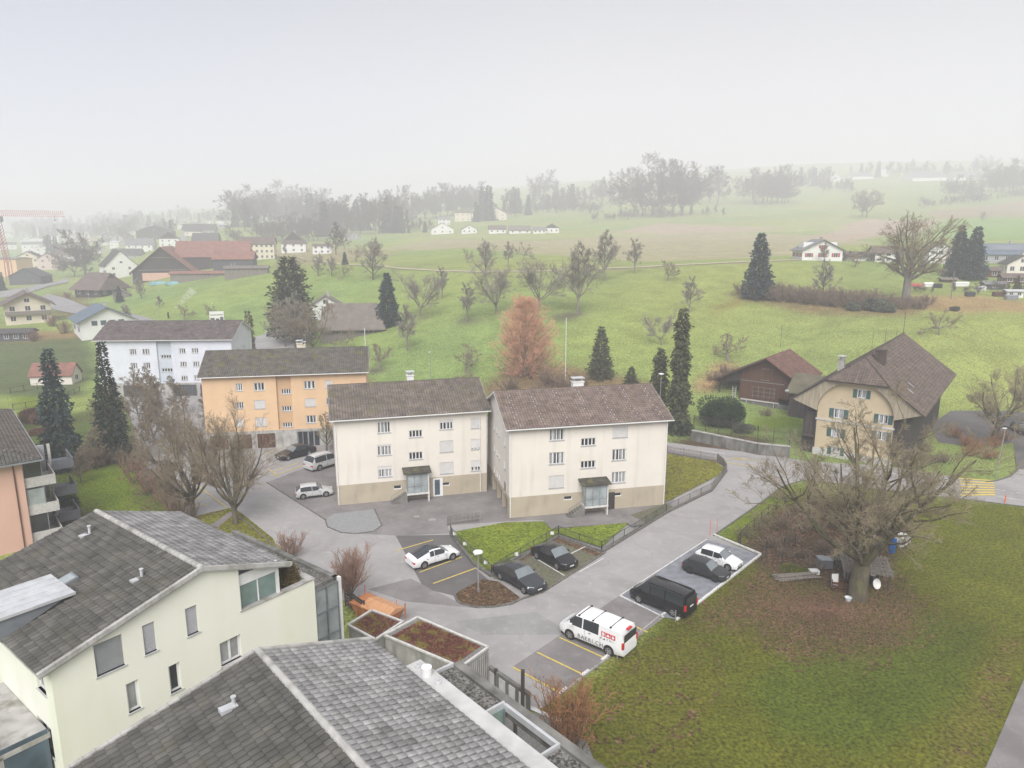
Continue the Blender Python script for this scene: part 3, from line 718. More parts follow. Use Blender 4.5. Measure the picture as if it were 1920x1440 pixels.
def pipe(par, S, x, z0, z1, m='pvc', r=.05):
    b = MB(); a = S @ Vector((x, -.09, z0)); c = S @ Vector((x, -.09, z1)); b.tube(a, c, r, n=8)
    for k in range(3):
        z = z0+(z1-z0)*(k+.5)/3; p = S @ Vector((x, -.05, z)); b.box(p.x-.07, p.x+.07, p.y-.07, p.y+.05, z-.02, z+.02)
    return b.build('downpipe', M[m], par)
def block(name, label, cat, org, ang, W, D, eh, rh, wallm, basem, bh, roofm, wins, side_r=None, side_l=None, ov=.55, gov=.45, belt=None, group=None, guards=False, ridge_at=.5, tiling=(.3, .37), recess=None, holes_extra=(), chim=None, gutter='pvc', low=0, seed=1):
    """apartment block: eaves along local x (front at y=0), gables at both ends"""
    t = thing(name, label, cat, (org[0], org[1], 0), ang, group)
    F = S2(0, 0, 0); Rr = S2(W, 0, math.pi/2); Ll = S2(0, D, -math.pi/2); Bk = S2(W, D, math.pi)
    w = MB(); hol = [x[:4] for x in wins]
    b0 = -.3
    he = list(holes_extra)
    # split walls at the base line
    up = [h for h in hol if h[2] > bh-.01]; lw = [h for h in hol+he if h[2] <= bh-.01]
    rc = recess
    if rc:   # a stair bay set back in the front
        upL = [h for h in up if h[1] <= rc[0]+.01]; upR = [h for h in up if h[0] >= rc[1]-.01]; upM = [h for h in up if rc[0] < h[0] < rc[1]]
        wall_holes(w, F, 0, rc[0], bh, eh, upL); wall_holes(w, F, rc[1], W, bh, eh, upR)
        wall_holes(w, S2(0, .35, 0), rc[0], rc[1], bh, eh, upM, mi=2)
        for xx in (rc[0], rc[1]): w.face([(xx,0,bh),(xx,.35,bh),(xx,.35,eh),(xx,0,eh)], 0)
        w.face([(rc[0],0,bh),(rc[1],0,bh),(rc[1],.35,bh),(rc[0],.35,bh)], 0)
    else: wall_holes(w, F, 0, W, bh, eh, up)
    wall_holes(w, F, -.0, W, b0, bh, lw, rec=.2, mi=1)
    rx = D*ridge_at; gt = lambda x: eh+(rh-eh)*(x/rx if x < rx else (D-x)/(D-rx))
    gl = lambda x: gt(D-x)
    sr = side_r or []; sl = side_l or []
    wall_holes(w, Rr, 0, D, bh, gt, [h[:4] for h in sr if h[2] > bh-.01], breaks=(rx,)); wall_holes(w, Rr, 0, D, b0, bh, [h[:4] for h in sr if h[2] <= bh-.01], mi=1)
    wall_holes(w, Ll, 0, D, bh, gl, [h[:4] for h in sl if h[2] > bh-.01], breaks=(D-rx,)); wall_holes(w, Ll, 0, D, b0, bh, [h[:4] for h in sl if h[2] <= bh-.01], rec=.6, mi=1)
    wall_holes(w, Bk, 0, W, b0, eh, [])
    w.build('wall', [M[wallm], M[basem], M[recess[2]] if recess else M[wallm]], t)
    if belt:
        b = MB(); b.box(0, W, -.03, 0, bh-.1, bh-.02); b.build('belt_course', M[belt], t)
    # roof
    sl_f = (rh-eh)/rx; sl_b = (rh-eh)/(D-rx)
    z_f = eh-ov*sl_f+.14; z_r = rh+.14; z_b = eh-ov*sl_b+.14
    lf = math.hypot(rx+ov, z_r-z_f); lb = math.hypot(D-rx+ov, z_r-z_b)
    LU = W+2*gov
    T1 = tiles((-gov, -ov, z_f), (1,0,0), (0, rx+ov, z_r-z_f), LU, lf, tiling[0], tiling[1], seed=seed)
    T2 = tiles((W+gov, D+ov, z_b), (-1,0,0), (0, -(D-rx+ov), z_r-z_b), LU, lb, tiling[0], tiling[1], seed=seed+1)
    gx = None
    if guards:
        g = MB(); gx = g
        for j in range(1, 15):
            for i in range(0, int(LU/.9)):
                if (i*7+j*3) % 3 == 1 and j not in (7,):
                    v = j*lf/15.5; c = math.cos(math.atan2(z_r-z_f, rx+ov)); s_ = math.sin(math.atan2(z_r-z_f, rx+ov))
                    x = -gov+.4+i*.9+(j % 2)*.3; g.box(x-.03, x+.03, -ov+v*c-.05, -ov+v*c+.05, z_f+v*s_+.05, z_f+v*s_+.15)
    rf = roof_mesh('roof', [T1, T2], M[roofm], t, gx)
    s = MB(); e = .02
    slab(s, [(-gov,-ov,z_f-e),(W+gov,-ov,z_f-e),(W+gov,rx,z_r-e),(-gov,rx,z_r-e)], .12); slab(s, [(W+gov,D+ov,z_b-e),(-gov,D+ov,z_b-e),(-gov,rx,z_r-e),(W+gov,rx,z_r-e)], .12)
    for sx in (-gov-.025, W+gov):     # barge boards
        s.mesh([(sx,-ov,z_f-.2),(sx+.025,-ov,z_f-.2),(sx+.025,-ov,z_f+.02),(sx,-ov,z_f+.02),(sx,rx,z_r-.2),(sx+.025,rx,z_r-.2),(sx+.025,rx,z_r+.03),(sx,rx,z_r+.03)], [(0,1,5,4),(1,2,6,5),(2,3,7,6),(3,0,4,7),(0,3,2,1)])
        s.mesh([(sx,D+ov,z_b-.2),(sx+.025,D+ov,z_b-.2),(sx+.025,D+ov,z_b+.02),(sx,D+ov,z_b+.02),(sx,rx,z_r-.2),(sx+.025,rx,z_r-.2),(sx+.025,rx,z_r+.03),(sx,rx,z_r+.03)], [(0,1,5,4),(1,2,6,5),(2,3,7,6),(3,0,4,7),(0,3,2,1)])
    s.build('soffit', M['white_wood'], rf)
    rc_ = MB(); n_ = int(LU/.4)
    for i in range(n_):
        a = -gov+LU*i/n_; b = -gov+LU*(i+1)/n_+.03
        rc_.tube((a, rx, z_r-.02), (b, rx, z_r-.01), .10, .115, n=8)
    rc_.build('ridge_cap', M[roofm], rf)
    g = MB(); g.box(-gov, W+gov, -ov-.14, -ov-.01, z_f-.10, z_f+.0); g.box(-gov, W+gov, D+ov+.01, D+ov+.14, z_b-.10, z_b); g.build('gutter', M[gutter], rf)
    for c in (chim or []): chimney(rf, *c)
    for q in wins:
        h = q[:4]; kw = q[4] if len(q) > 4 else {}
        Sx = S2(0, .35, 0) if (rc and rc[0] < h[0] < rc[1]) else F
        if h[2] <= bh-.01: kw = dict(kw); kw.setdefault('sill', False); kw['rec'] = .16
        window(t, Sx, *h, **kw)
    for q in sr: window(t, Rr, *q[:4], **(q[4] if len(q) > 4 else {}))
    for q in sl:
        if len(q) > 4 and q[4] == 'garage':
            g = MB()
            for i in range(8): g.box(q[0]+.05, q[1]-.05, .45, .5, q[2]+(q[3]-q[2])*i/8, q[2]+(q[3]-q[2])*(i+.93)/8, 0, Ll)
            g.build('garage_door', M['wood_brown'], t)
        else: window(t, Ll, *q[:4], **(q[4] if len(q) > 4 else {}))
    return t
def rects(o, ang, cf, items, W, zmin=0.15, zmax=99):
    out = []
    for it in items:
        x0, z1 = fpx(o, ang, *cf(it[0], it[1])); x1, z0 = fpx(o, ang, *cf(it[2], it[3]))
        out.append((max(.15, x0), min(W-.15, x1), max(zmin, z0), min(zmax, z1), it[4] if len(it) > 4 else {}))
    return out
random.seed(11)
W3 = dict(n=3); W4 = dict(n=4, curtain=.5); B1 = dict(n=3, blind=1); ST = dict(n=4, curtain=0); BM = dict(n=1, curtain=0, sill=False)
c5 = crop(600, 680, .3542)
def porch(par, x0, x1, d, zf, zt, stair_dir=-1, col='concrete'):
    """glazed entrance porch on a landing with a side stair"""
    p = MB(); p.box(x0-.1, x1+.15, -d-.1, 0, zf-.22, zf); p.box(x1-.02, x1+.14, -d-.06, -d+.4, -.1, zf-.22); p.box(x1-.02, x1+.14, -d-.06, -.0, zf, zt)
    o = p.build('porch', M['white_wood'], par)
    r = MB(); r.mesh([(x0-.45,-d-.35,zt),(x1+.4,-d-.35,zt),(x1+.4,.0,zt+.25),(x0-.45,.0,zt+.25),(x0-.45,-d-.35,zt+.12),(x1+.4,-d-.35,zt+.12),(x1+.4,0,zt+.37),(x0-.45,0,zt+.37)], [(0,3,2,1),(4,5,6,7),(0,1,5,4),(1,2,6,5),(3,0,4,7)])
    r.build('porch_roof', M['tile_moss'], o)
    g = MB(); f = MB()
    g.box(x0+.03, x1-.05, -d, -d+.03, zf+.02, zt-.03); g.box(x0, x0+.03, -d, -.02, zf+.02, zt-.02)
    for i in range(4):
        xx = x0+(x1-x0-.04)*i/3; f.box(xx-.03, xx+.04, -d-.03, -d+.05, zf, zt)
    f.box(x0, x1, -d-.03, -d+.05, zf, zf+.06); f.box(x0, x1, -d-.03, -d+.05, zf+.75, zf+.80)
    g.build('porch_glass', M['glass_pale'], o); f.build('porch_frame', M['grey_metal'], o)
    n = 6; s = MB()
    for i in range(n):
        z = zf*(n-i)/(n+1); xa = x0-.1-(i+1)*.3
        s.box(xa, xa+.34, -d-.05, -d+1.0, -.1, z)
    s.build('stair', M['concrete_dark'], o)
    h = MB(); a = (x0-.1-n*.3, -d-.05, 1.0); b = (x0-.1, -d-.05, zf+.9); h.bar(a, b, .05); h.bar((a[0], a[1], 0), a, .04); h.bar((b[0], b[1], zf), b, .04); h.build('handrail', M['grey_metal'], o)
    return o
# ---- right cream block
oR = (-0.3, 72.2); aR = R_(12.9); WR = 18.05
wR = rects(oR, aR, c5, [(1215,350,1293,410,W4),(1213,477,1292,535,W4),(1212,600,1290,661,B1),(1382,402,1460,438,ST),(1380,522,1458,556,ST),(1550,337,1628,394,B1),(1546,460,1620,515,W4),(1544,580,1617,634,W4),(1290,708,1336,726,BM),(1553,690,1597,707,BM)], WR, zmax=9.7)
sideR = []
for k, z in enumerate((7.6, 4.95, 2.35)):
    for a, b, nn in ((12-2.6,12-1.7,2),(12-5.3,12-4.7,1),(12-6.6,12-6.0,1),(12-8.1,12-7.5,1)):
        sideR.append((a, b, z+(.1 if nn == 1 else -.2), z+1.05, dict(n=nn, rec=.1)))
sideR += [(12-3.4, 12-1.0, -.2, 1.85, 'garage'), (12-6.2, 12-3.8, -.2, 1.85, 'garage'), (12-9.0, 12-6.6, -.2, 1.85, 'garage')]
R = block('apartment_block', 'cream apartment block with snow hooks dotted over its brown roof, right of the cream pair', 'apartment block', oR, aR, WR, 12, 10.15, 12.65, 'cream', 'cream_base', 2.35, 'tile_brown', wR, side_l=sideR, guards=True, chim=[(9.6, 6.6, 12.2, 13.3, 1.3, .8, 'white_wall')], seed=3)
x0, _ = fpx(oR, aR, *c5(1392, 700)); x1, _ = fpx(oR, aR, *c5(1512, 700))
porch(R, x0-.15, x1-.35, 1.35, 1.15, 3.55)
pipe(R, S2(0,0,0), .12, .1, 10.0); pipe(R, S2(0,0,0), WR-.15, .1, 10.0)
g = MB(); a, z = fpx(oR, aR, *c5(1518, 700)); g.box(a+.1, a+.95, -.03, .02, 0, 2.0); g.build('door', M['wood_dark'], R)
# ---- left cream block
oL = (-19.7, 75.9); aL = R_(15.1); WL = 17.3
wL = rects(oL, aL, c5, [(303,315,375,370,W4),(303,437,379,488,dict(n=4,blind=.15,curtain=.5)),(305,551,383,603,dict(n=4,blind=.3,curtain=.6)),(470,360,543,393,ST),(470,476,545,510,ST),(632,305,705,352,dict(n=4,blind=.28)),(633,416,706,471,B1),(634,530,707,585,B1),
    (799,294,850,346,B1),(799,407,851,458,dict(n=3,blind=.85)),(799,520,852,571,dict(n=3,blind=.62)),(388,651,433,669,BM),(645,635,688,651,BM)], WL, zmax=9.7)
L = block('apartment_block', 'cream apartment block with plain mossy brown roof, left of the cream pair', 'apartment block', oL, aL, WL, 11.5, 10.15, 12.6, 'cream', 'cream_base', 2.35, 'tile_brown2', wL, side_r=[(9.6,10.6,7.5,8.8,dict(n=2)),(9.6,10.6,4.9,6.2,dict(n=2))], chim=[(9.4, 7.0, 12.0, 13.2, .8, .8, 'white_wall')], seed=5)
x0, _ = fpx(oL, aL, *c5(462, 650)); x1, _ = fpx(oL, aL, *c5(575, 650))
porch(L, x0-.1, x1-.25, 1.3, 1.15, 3.5)
g = MB(); a, z = fpx(oL, aL, *c5(598, 650)); g.box(a, a+1.15, -.05, .02, -.05, 2.2); d_ = g.build('door', M['pvc'], L); g = MB(); g.box(a+.2, a+.8, -.07, -.052, .2, 2.05); g.build('door_glass', M['glass_blue'], d_)
pipe(L, S2(0,0,0), .15, .1, 10.0); pipe(L, S2(0,0,0), 16.5, .1, 10.0)
# ---- orange block
oO = (-43.1, 96.6); aO = R_(10.5); WO = 22.4; c1 = crop(0, 340, 1/3)
OW = dict(n=3, surround=False)
wO = rects(oO, aO, c1, [(1322,1137,1367,1178,OW),(1425,1134,1490,1176,OW),(1708,1124,1773,1166,OW),(1827,1122,1873,1160,B1),(1328,1242,1373,1278,OW),(1428,1232,1495,1278,B1),(1714,1223,1778,1266,B1),(1833,1218,1870,1256,OW),
    (1330,1337,1370,1378,B1),(1435,1330,1502,1376,B1),(1720,1318,1782,1358,OW),(1840,1314,1875,1350,OW)], WO, zmin=2.7)
stO = rects(oO, aO, c1, [(1575,1172,1636,1199,ST),(1578,1269,1641,1295,ST),(1583,1362,1645,1386,ST)], WO, zmin=2.7)
xa = fpx(oO, aO, *c1(1556, 1200))[0]; xb = fpx(oO, aO, *c1(1640, 1200))[0]
stO = [(max(xa+.1, q[0]+.1), min(xb-.1, q[1]), q[2], q[3], q[4]) for q in stO]
c2 = crop(0, 780, 1/3); gar = []
for a, b in ((1185,1285),(1318,1418),(1450,1550)):
    gar.append((fpx(oO, aO, *c2(a, 150))[0], fpx(oO, aO, *c2(b, 150))[0], -.25, 2.15))
ent = (fpx(oO, aO, *c2(1672, 120))[0], fpx(oO, aO, *c2(1800, 120))[0], -.25, 2.2)
O_ = block('apartment_block', 'orange apartment block with mossy dark roof and garages along its foot', 'apartment block', oO, aO, WO, 11.5, 10.8, 13.3, 'orange', 'concrete', 2.6, 'tile_moss', wO+stO, recess=(xa, xb, 'orange2'), holes_extra=gar+[ent], chim=[(12.6, 7.5, 12.4, 13.9, .8, .8, 'ivory'), (13.2, 7.5, 12.4, 13.7, .5, .5, 'ivory')], seed=7)
for h in gar:
    g = MB()
    for i in range(9): g.box(h[0]+.04, h[1]-.04, .12, .17, h[2]+2.4*i/9, h[2]+2.4*(i+.9)/9)
    g.build('garage_door', M['wood_brown'], O_)
window(O_, S2(0,0,0), ent[0], ent[1], ent[2], ent[3], n=4, curtain=.1, fm='grey_metal', sill=False, gm='glass')
# ---- blue block
oB = (-77.3, 130.8); aB = R_(3.3); WB = 24.6
wB = rects(oB, aB, c1, [(727,944,770,975,OW),(799,943,843,974,OW),(1005,940,1045,968,OW),(1077,939,1117,966,OW),(733,1022,775,1053,OW),(805,1020,848,1052,OW),(1012,1015,1052,1043,OW),(1085,1014,1124,1043,OW),(740,1100,782,1128,OW),(818,1097,860,1128,OW),(1018,1092,1058,1120,dict(n=3,blind=.2)),(1090,1090,1125,1118,OW)], WB, zmin=2.9)
stB = rects(oB, aB, c1, [(900,979,960,997,ST),(905,1054,968,1073,ST),(915,1132,973,1150,ST)], WB, zmin=2.9)
xa = fpx(oB, aB, *c1(886, 1000))[0]; xb = fpx(oB, aB, *c1(968, 1000))[0]
stB = [(max(xa+.15, q[0]), min(xb-.15, q[1]), q[2], q[3], q[4]) for q in stB]
garB = [(13.3, 17.5, -.2, 2.2), (18.2, 20.6, -.2, 2.2), (4.0, 9.5, -.2, 2.2)]
B_ = block('apartment_block', 'pale blue apartment block with dull purple-brown roof', 'apartment block', oB, aB, WB, 12.5, 10.9, 13.5, 'bluewall', 'concrete', 2.6, 'tile_purple', wB+stB, recess=(xa, xb, 'bluewall2'), holes_extra=garB,
    side_r=[(3.2,4.2,6.9,8.6,dict(n=2)),(7.0,8.0,6.9,8.6,dict(n=2)),(3.2,4.2,4.0,5.6,dict(n=2)),(7.0,8.0,4.0,5.6,dict(n=2))], seed=9, tiling=(.34, .42))
for h in garB:
    g = MB(); g.box(h[0]+.04, h[1]-.04, .14, .18, h[2], h[3]); g.build('garage_door', M['wood_slate'], B_)
# ================================================================== near building with the pale green gable (bottom left)
oG = (-14.4, 30.3); aG = R_(52)
G = thing('apartment_block', 'pale green apartment block with its big gable wall facing the lawn, at the lower left', 'apartment block', (oG[0], oG[1], 0), aG)
F0 = S2(0,0,0); c3 = crop(0, 1000, 1/3); c2 = crop(0, 780, 1/3)
def gz(x): return 15+.268*x-.12 if x < 0 else 15-.33*x-.12
def gtop(x): return gz(x) if x < 1.88 else 11.93
def gr(cf, a, b, c, d):
    x0, z1 = fpx(oG, aG, *cf(a, b)); x1, z0 = fpx(oG, aG, *cf(c, d)); return (x0, x1, z0, z1)
gw = [(gr(c3,523,632,705,738), dict(n=1, blind=1, bm_='blind_grey')), (gr(c3,798,522,885,655), dict(n=1, blind=1, bm_='blind_lilac')), (gr(c3,1040,427,1120,552), dict(n=1, blind=1, bm_='blind_lilac')),
      (gr(c3,1234,622,1362,692), dict(n=2, gm='glass_green', curtain=.8)), (gr(c3,707,852,795,980), dict(n=1, gm='glass_green', curtain=.5)), (gr(c3,946,752,1025,872), dict(n=1, curtain=.2))]
wl = MB()
wall_holes(wl, F0, -6.4, 1.88, -.3, gtop, [w[0] for w in gw], breaks=(0,)); wall_holes(wl, F0, 1.88, 6.16, -.3, lambda x: 11.93, [])
LS = S2(-6.4, 11, -math.pi/2)
gl = [(8.6, 10.1, 8.6, 10.0), (8.6, 10.1, 5.6, 7.0), (9.3, 10.2, 11.6, 12.6)]
wall_holes(wl, LS, 0, 11, -.3, 13.2, gl); wall_holes(wl, S2(6.16, 0, math.pi/2), 0, 11, -.3, 11.93, []); wall_holes(wl, S2(6.16, 11, math.pi), 0, 12.56, -.3, lambda x: 11.2, [])
wl.face([(1.88,0,11.93),(1.88,.3,11.93),(1.88,.3,11.2),(1.88,0,11.2)]); wl.face([(1.88,.0,11.2),(6.16,.0,11.2),(6.16,11,11.2),(1.88,11,11.2)])
wl.face([(1.88,.3,11.93),(5.86,.3,11.93),(5.86,.3,11.2),(1.88,.3,11.2)]); wl.face([(5.86,.3,11.93),(5.86,11,11.93),(5.86,11,11.2),(5.86,.3,11.2)])
wl.build('wall', M['greenwall'], G)
cp = MB(); cp.box(1.8, 6.22, -.05, .33, 11.93, 11.98); cp.box(5.83, 6.22, .33, 11, 11.93, 11.98); cp.build('parapet_coping', M['concrete'], G)
for h, kw in gw: window(G, F0, *h, rec=.18, **kw)
for h in gl: window(G, LS, *h, n=2, rec=.16)
# attic glazing on the terrace
at_ = MB(); at_.box(1.88, 4.1, .25, .3, 11.2, 13.5); a_ = at_.build('terrace_glazing', M['glass_green'], G)
f = MB(); f.box(1.86, 4.12, .18, .26, 13.18, 13.75); f.box(4.0, 4.14, .12, .3, 11.2, 13.7); f.box(2.95, 3.0, .2, .26, 11.2, 13.2); f.box(1.86, 1.95, .1, .3, 11.2, 14.2); f.box(4.02, 4.1, .3, 10.8, 11.2, 13.45)
f.build('terrace_frame', M['pvc'], a_)
# roof: two tiled slopes, verge and ridge
ev = 13.2; L1 = math.hypot(6.78, 6.78*.268); L2 = math.hypot(4.6, 4.6*.33)
T1 = tiles((-6.85, 11.0, 15-6.85*.268), (0,-1,0), (1,0,.268), 11.25, L1, .29, .37, .075, .06, seed=21)
T2 = tiles((4.6, -.25, 15-4.6*.33), (0,1,0), (-1,0,.33), 11.25, L2, .30, .39, .05, .045, seed=22)
r1 = roof_mesh('roof', [T1], M['tile_dark'], G); r2 = roof_mesh('roof', [T2], M['tile_grey_lit'], G)
s = MB(); slab(s, [(-6.85,-.25,13.14),(0,-.25,14.98),(0,11,14.98),(-6.85,11,13.14)], .14); s.build('soffit', M['concrete'], r1)
s = MB(); slab(s, [(0,-.25,14.98),(4.6,-.25,13.46),(4.6,11,13.46),(0,11,14.98)], .14); s.build('soffit', M['white_wood'], r2)
rc = MB()
for i in range(28): rc.tube((0, -.3+i*.4, 15.06), (0, .13+i*.4, 15.05), .15, .13, n=10)
rc.build('ridge_cap', M['concrete'], r1, smooth=False)
vg = MB(); vg.bar((-6.9,-.27,15-.268*6.9+.05),(0,-.27,15.05),.17,.2); vg.bar((0,-.27,15.03),(4.65,-.27,15-.33*4.65+.03),.17,.2)
for i in range(17): x = -6.7+i*.4; vg.box(x, x+.025, -.37, -.17, 15+.268*x-.05, 15+.268*x+.175)
vg.build('verge', M['concrete'], r1)
# roof fittings on the left slope
def on_left(px, py):
    r = ray(px, py); ca, sa = math.cos(aG), math.sin(aG)
    # plane z = 15 + .268*xl (+ tile)
    a = r.z-.268*(r.x*ca+r.y*sa); k = 15.1-.268*(oG[0]*ca+oG[1]*sa)-CAM_H; t = k/a
    w = Vector((r.x*t, r.y*t, CAM_H+r.z*t)); d = w-Vector((oG[0], oG[1], 0)); return Vector((d.x*ca+d.y*sa, -d.x*sa+d.y*ca, w.z))
for px, py in ((268, 1079), (170, 997)):
    p = on_left(px, py); b = MB(); b.box(p.x-.55, p.x+.1, p.y-.16, p.y+.16, 15+.268*(p.x-.25)-.02, 15+.268*(p.x-.25)+.12, 0); b.tube((p.x-.05,p.y,p.z-.1),(p.x-.05,p.y,p.z+.32),.07); b.tube((p.x-.05,p.y,p.z+.32),(p.x-.05,p.y,p.z+.36),.1)
    b.build('vent_pipe', M['pale_metal'], r1)
p = on_left(118, 1095)
b = MB(); Mx = Matrix.Translation((p.x, p.y, p.z)) @ Matrix.Rotation(-math.atan(.268), 4, 'Y')
b.box(-.6, .6, -.4, .4, -.02, .14, 0, Mx); sk = b.build('skylight', M['grey_metal'], r1); b = MB(); b.box(-.5, .5, -.3, .3, .14, .155, 0, Mx); b.build('pane', M['glass_pale'], sk)
# zinc dormer
q0 = on_left(105, 1115); q1 = on_left(38, 1180)
b = MB(); yc = (q0.y+.3); x1 = q0.x+.3; x0 = x1-3.0; y0, y1 = q1.y+.1, q0.y+1.6
zt = 15+.268*x1+.26
b.mesh([(x0,y0,15+.268*x0),(x1,y0,zt),(x0,y0,zt-.05),(x0,y1,15+.268*x0),(x1,y1,zt),(x0,y1,zt-.05)], [(0,1,2),(5,4,3),(0,2,5,3)])
dm = b.build('dormer', M['grey_metal'], G)
b = MB(); b.box(x0-.3, x1+.15, y0-.12, y1+.12, zt-.05, zt+.05)
for i in range(6): b.box(x0-.3, x1+.15, y0-.1+(y1-y0+.2)*i/5-.015, y0-.1+(y1-y0+.2)*i/5+.015, zt+.05, zt+.085)
b.build('dormer_roof', M['pale_metal'], dm)
b = MB(); b.box(x0-.03, x0-.01, y0+.2, y1-.2, 15+.268*x0+.15, zt-.12); b.build('dormer_window', M['glass_pale'], dm)
# left side balconies of that block
b = MB()
for z in (1.5, 4.4, 7.3, 9.6): b.box(-8.3, -6.42, 1.0, 6.5, z, z+.22)
b.box(-8.3, -8.1, 1.0, 1.2, -.1, 9.7); b.box(-8.3, -8.1, 6.3, 6.5, -.1, 9.7); b.build('balcony', M['concrete'], G)
b = MB()
for z in (1.72, 4.62, 7.52): b.box(-8.28, -8.22, 1.2, 6.3, z, z+2.5); b.box(-8.2, -6.5, 1.02, 1.08, z, z+2.5)
b.build('balcony_glazing', M['glass_blue'], G)
# stair and gravel wing with curtain glazing
Wg = MB(); Wg.box(6.17, 10.6, 3.95, 15.5, -.2, 8.9); wg = Wg.build('wing', M['concrete'], G)
b = MB(); b.box(6.5, 10.3, 4.25, 15.2, 8.9, 8.96); b.build('wing_roof', M['gravel_dark'], wg)
b = MB(); b.box(10.32, 10.66, 3.9, 15.5, 8.9, 9.12); b.box(6.17, 10.66, 3.9, 4.15, 8.9, 9.12); b.build('wing_kerb', M['concrete_dark'], wg)
b = MB(); b.box(6.2, 10.55, 3.84, 3.88, 3.9, 8.75); b.build('wing_glass', M['glass_pale'], wg); b = MB(); b.box(6.2, 10.55, 3.84, 3.88, .2, 3.8); b.build('wing_glass', M['glass_blue'], wg)
b = MB()
for i in range(6): x = 6.2+4.35*i/5; b.box(x-.035, x+.035, 3.74, 3.84, .1, 8.85)
for z in (.2, 2.1, 3.85, 5.5, 7.2, 8.8): b.box(6.2, 10.55, 3.76, 3.83, z-.035, z+.035)
b.build('wing_frame', M['grey_metal'], wg); b = MB(); b.box(10.56, 10.72, 3.66, 3.9, 0, 9.1); b.build('wing_post', M['pvc'], wg)
b = MB()
for y in (5.0, 7.2, 9.2, 11.5): b.bar((5.9, y, 11.6), (9.3, y, 9.3), .07); b.bar((5.9, y, 11.6), (5.9, y, 12.0), .06)
b.bar((5.95, 4.6, 12.05), (5.95, 11, 12.05), .06); b.build('terrace_railing', M['pvc'], G)
# ================================================================== near building seen from above (bottom centre)
oH = (-9.93, 25.1); aH = R_(40.95); zH = 14.0
H = thing('apartment_block', 'near block seen as a big grey tiled roof with pale gutter strip', 'apartment block', (oH[0], oH[1], 0), aH)
b = MB(); b.mesh([(-8,-13,-.2),(5.0,-13,-.2),(5.0,-.2,-.2),(-8,-.2,-.2),(-8,-13,11.6),(5.0,-13,12.3),(5.0,-.2,12.3),(-8,-.2,11.6),(0,-.2,13.8),(0,-13,13.8)], [(0,1,5,9,4),(1,2,6,5),(2,3,7,8,6),(3,0,4,7)])
b.build('wall', M['greenwall'], H)
L1 = math.hypot(8.4, 8.4*.26); L2 = math.hypot(4.95, 4.95*.306)
T1 = tiles((-8.4, 0, zH-8.4*.26), (0,-1,0), (1,0,.26), 13.5, L1, .29, .37, .075, .06, seed=31)
T2 = tiles((4.95, -13.5, zH-4.95*.306), (0,1,0), (-1,0,.306), 13.5, L2, .31, .39, .055, .045, seed=32)
r1 = roof_mesh('roof', [T1], M['tile_dark'], H); r2 = roof_mesh('roof', [T2], M['tile_grey_lit'], H)
s = MB(); slab(s, [(-8.4,-13.5,11.80),(0,-13.5,13.97),(0,0,13.97),(-8.4,0,11.80)], .14); s.build('soffit', M['concrete'], r1)
s = MB(); slab(s, [(0,-13.5,13.97),(4.95,-13.5,12.46),(4.95,0,12.46),(0,0,13.97)], .14); s.build('soffit', M['white_wood'], r2)
rc = MB()
for i in range(34): rc.tube((0, .05-i*.4, 14.06), (0, -.38-i*.4, 14.05), .15, .13, n=10)
rc.build('ridge_cap', M['concrete'], r1)
vg = MB(); vg.bar((-8.4,.07,zH-.26*8.4+.05),(0,.07,zH+.05),.17,.2); vg.bar((0,.07,zH+.03),(4.98,.07,zH-.306*4.98+.03),.17,.2)
for i in range(21): x = -8.2+i*.4; vg.box(x, x+.025, -.03, .17, zH+.26*x-.05, zH+.26*x+.175)
vg.build('verge', M['concrete'], r1)
b = MB(); p = Vector((-1.75, -2.1, zH-1.75*.26)); b.box(p.x-.5, p.x+.1, p.y-.17, p.y+.17, p.z-.02, p.z+.14); b.tube((p.x,p.y,p.z),(p.x,p.y,p.z+.42),.07); b.tube((p.x,p.y,p.z+.42),(p.x,p.y,p.z+.46),.1); b.build('vent_pipe', M['pale_metal'], r1)
b = MB(); b.box(5.0, 5.85, -13.5, -2.5, 12.2, 12.42); M['pale_coping'] = mat('pale_coping', (.50, .49, .485), .8, .1, 1.5); b.build('gutter_strip', M['pale_coping'], H)
for y in (-2.9, -4.35): b = MB(); b.tube((5.45,y,12.42),(5.45,y,12.50),.13,n=14); b.tube((5.45,y,12.50),(5.45,y,12.62),.05); b.build('roof_vent', M['pale_metal'], H)
b = MB(); b.tube((5.42,-3.6,12.42),(5.42,-3.6,12.8),.2,.22,n=18); b.build('roof_drum', M['pvc'], H)
wg = MB(); wg.box(5.9, 7.45, -6.1, -2.6, 8.8, 11.42); wg.box(5.9, 7.45, -13.5, -9.25, 8.8, 11.42); wg.box(5.0, 9.2, -13.5, -2.6, -.2, 8.2); w_ = wg.build('wing', M['concrete_dark'], H)
b = MB(); b.box(5.9, 7.35, -6.0, -2.7, 11.42, 11.5); b.box(5.9, 7.35, -13.5, -9.35, 11.42, 11.5); b.build('wing_roof', M['gravel_dark'], w_)
b = MB(); b.box(5.88, 7.45, -2.66, -2.55, 11.4, 11.62); b.box(5.88, 7.45, -6.14, -6.03, 11.4, 11.62); b.box(5.88, 7.45, -9.3, -9.2, 11.4, 11.62); b.box(7.36, 7.5, -9.2, -6.14, 11.3, 11.56); b.box(5.86, 5.95, -13.5, -2.6, 11.3, 11.5); b.build('pergola_frame', M['pale_metal'], w_)
b = MB(); b.box(7.5, 7.92, -13.5, -2.5, 10.9, 11.5); b.build('wing_kerb', M['concrete_dark'], w_)
b = MB(); b.box(5.9, 7.35, -6.2, -6.14, 8.9, 11.4); b.build('wing_glass', M['glass_green'], w_)
b = MB(); 
for x in (5.9, 6.5, 7.3): b.box(x, x+.08, -6.26, -6.2, 8.8, 11.4)
b.build('wing_frame', M['grey_metal'], w_)
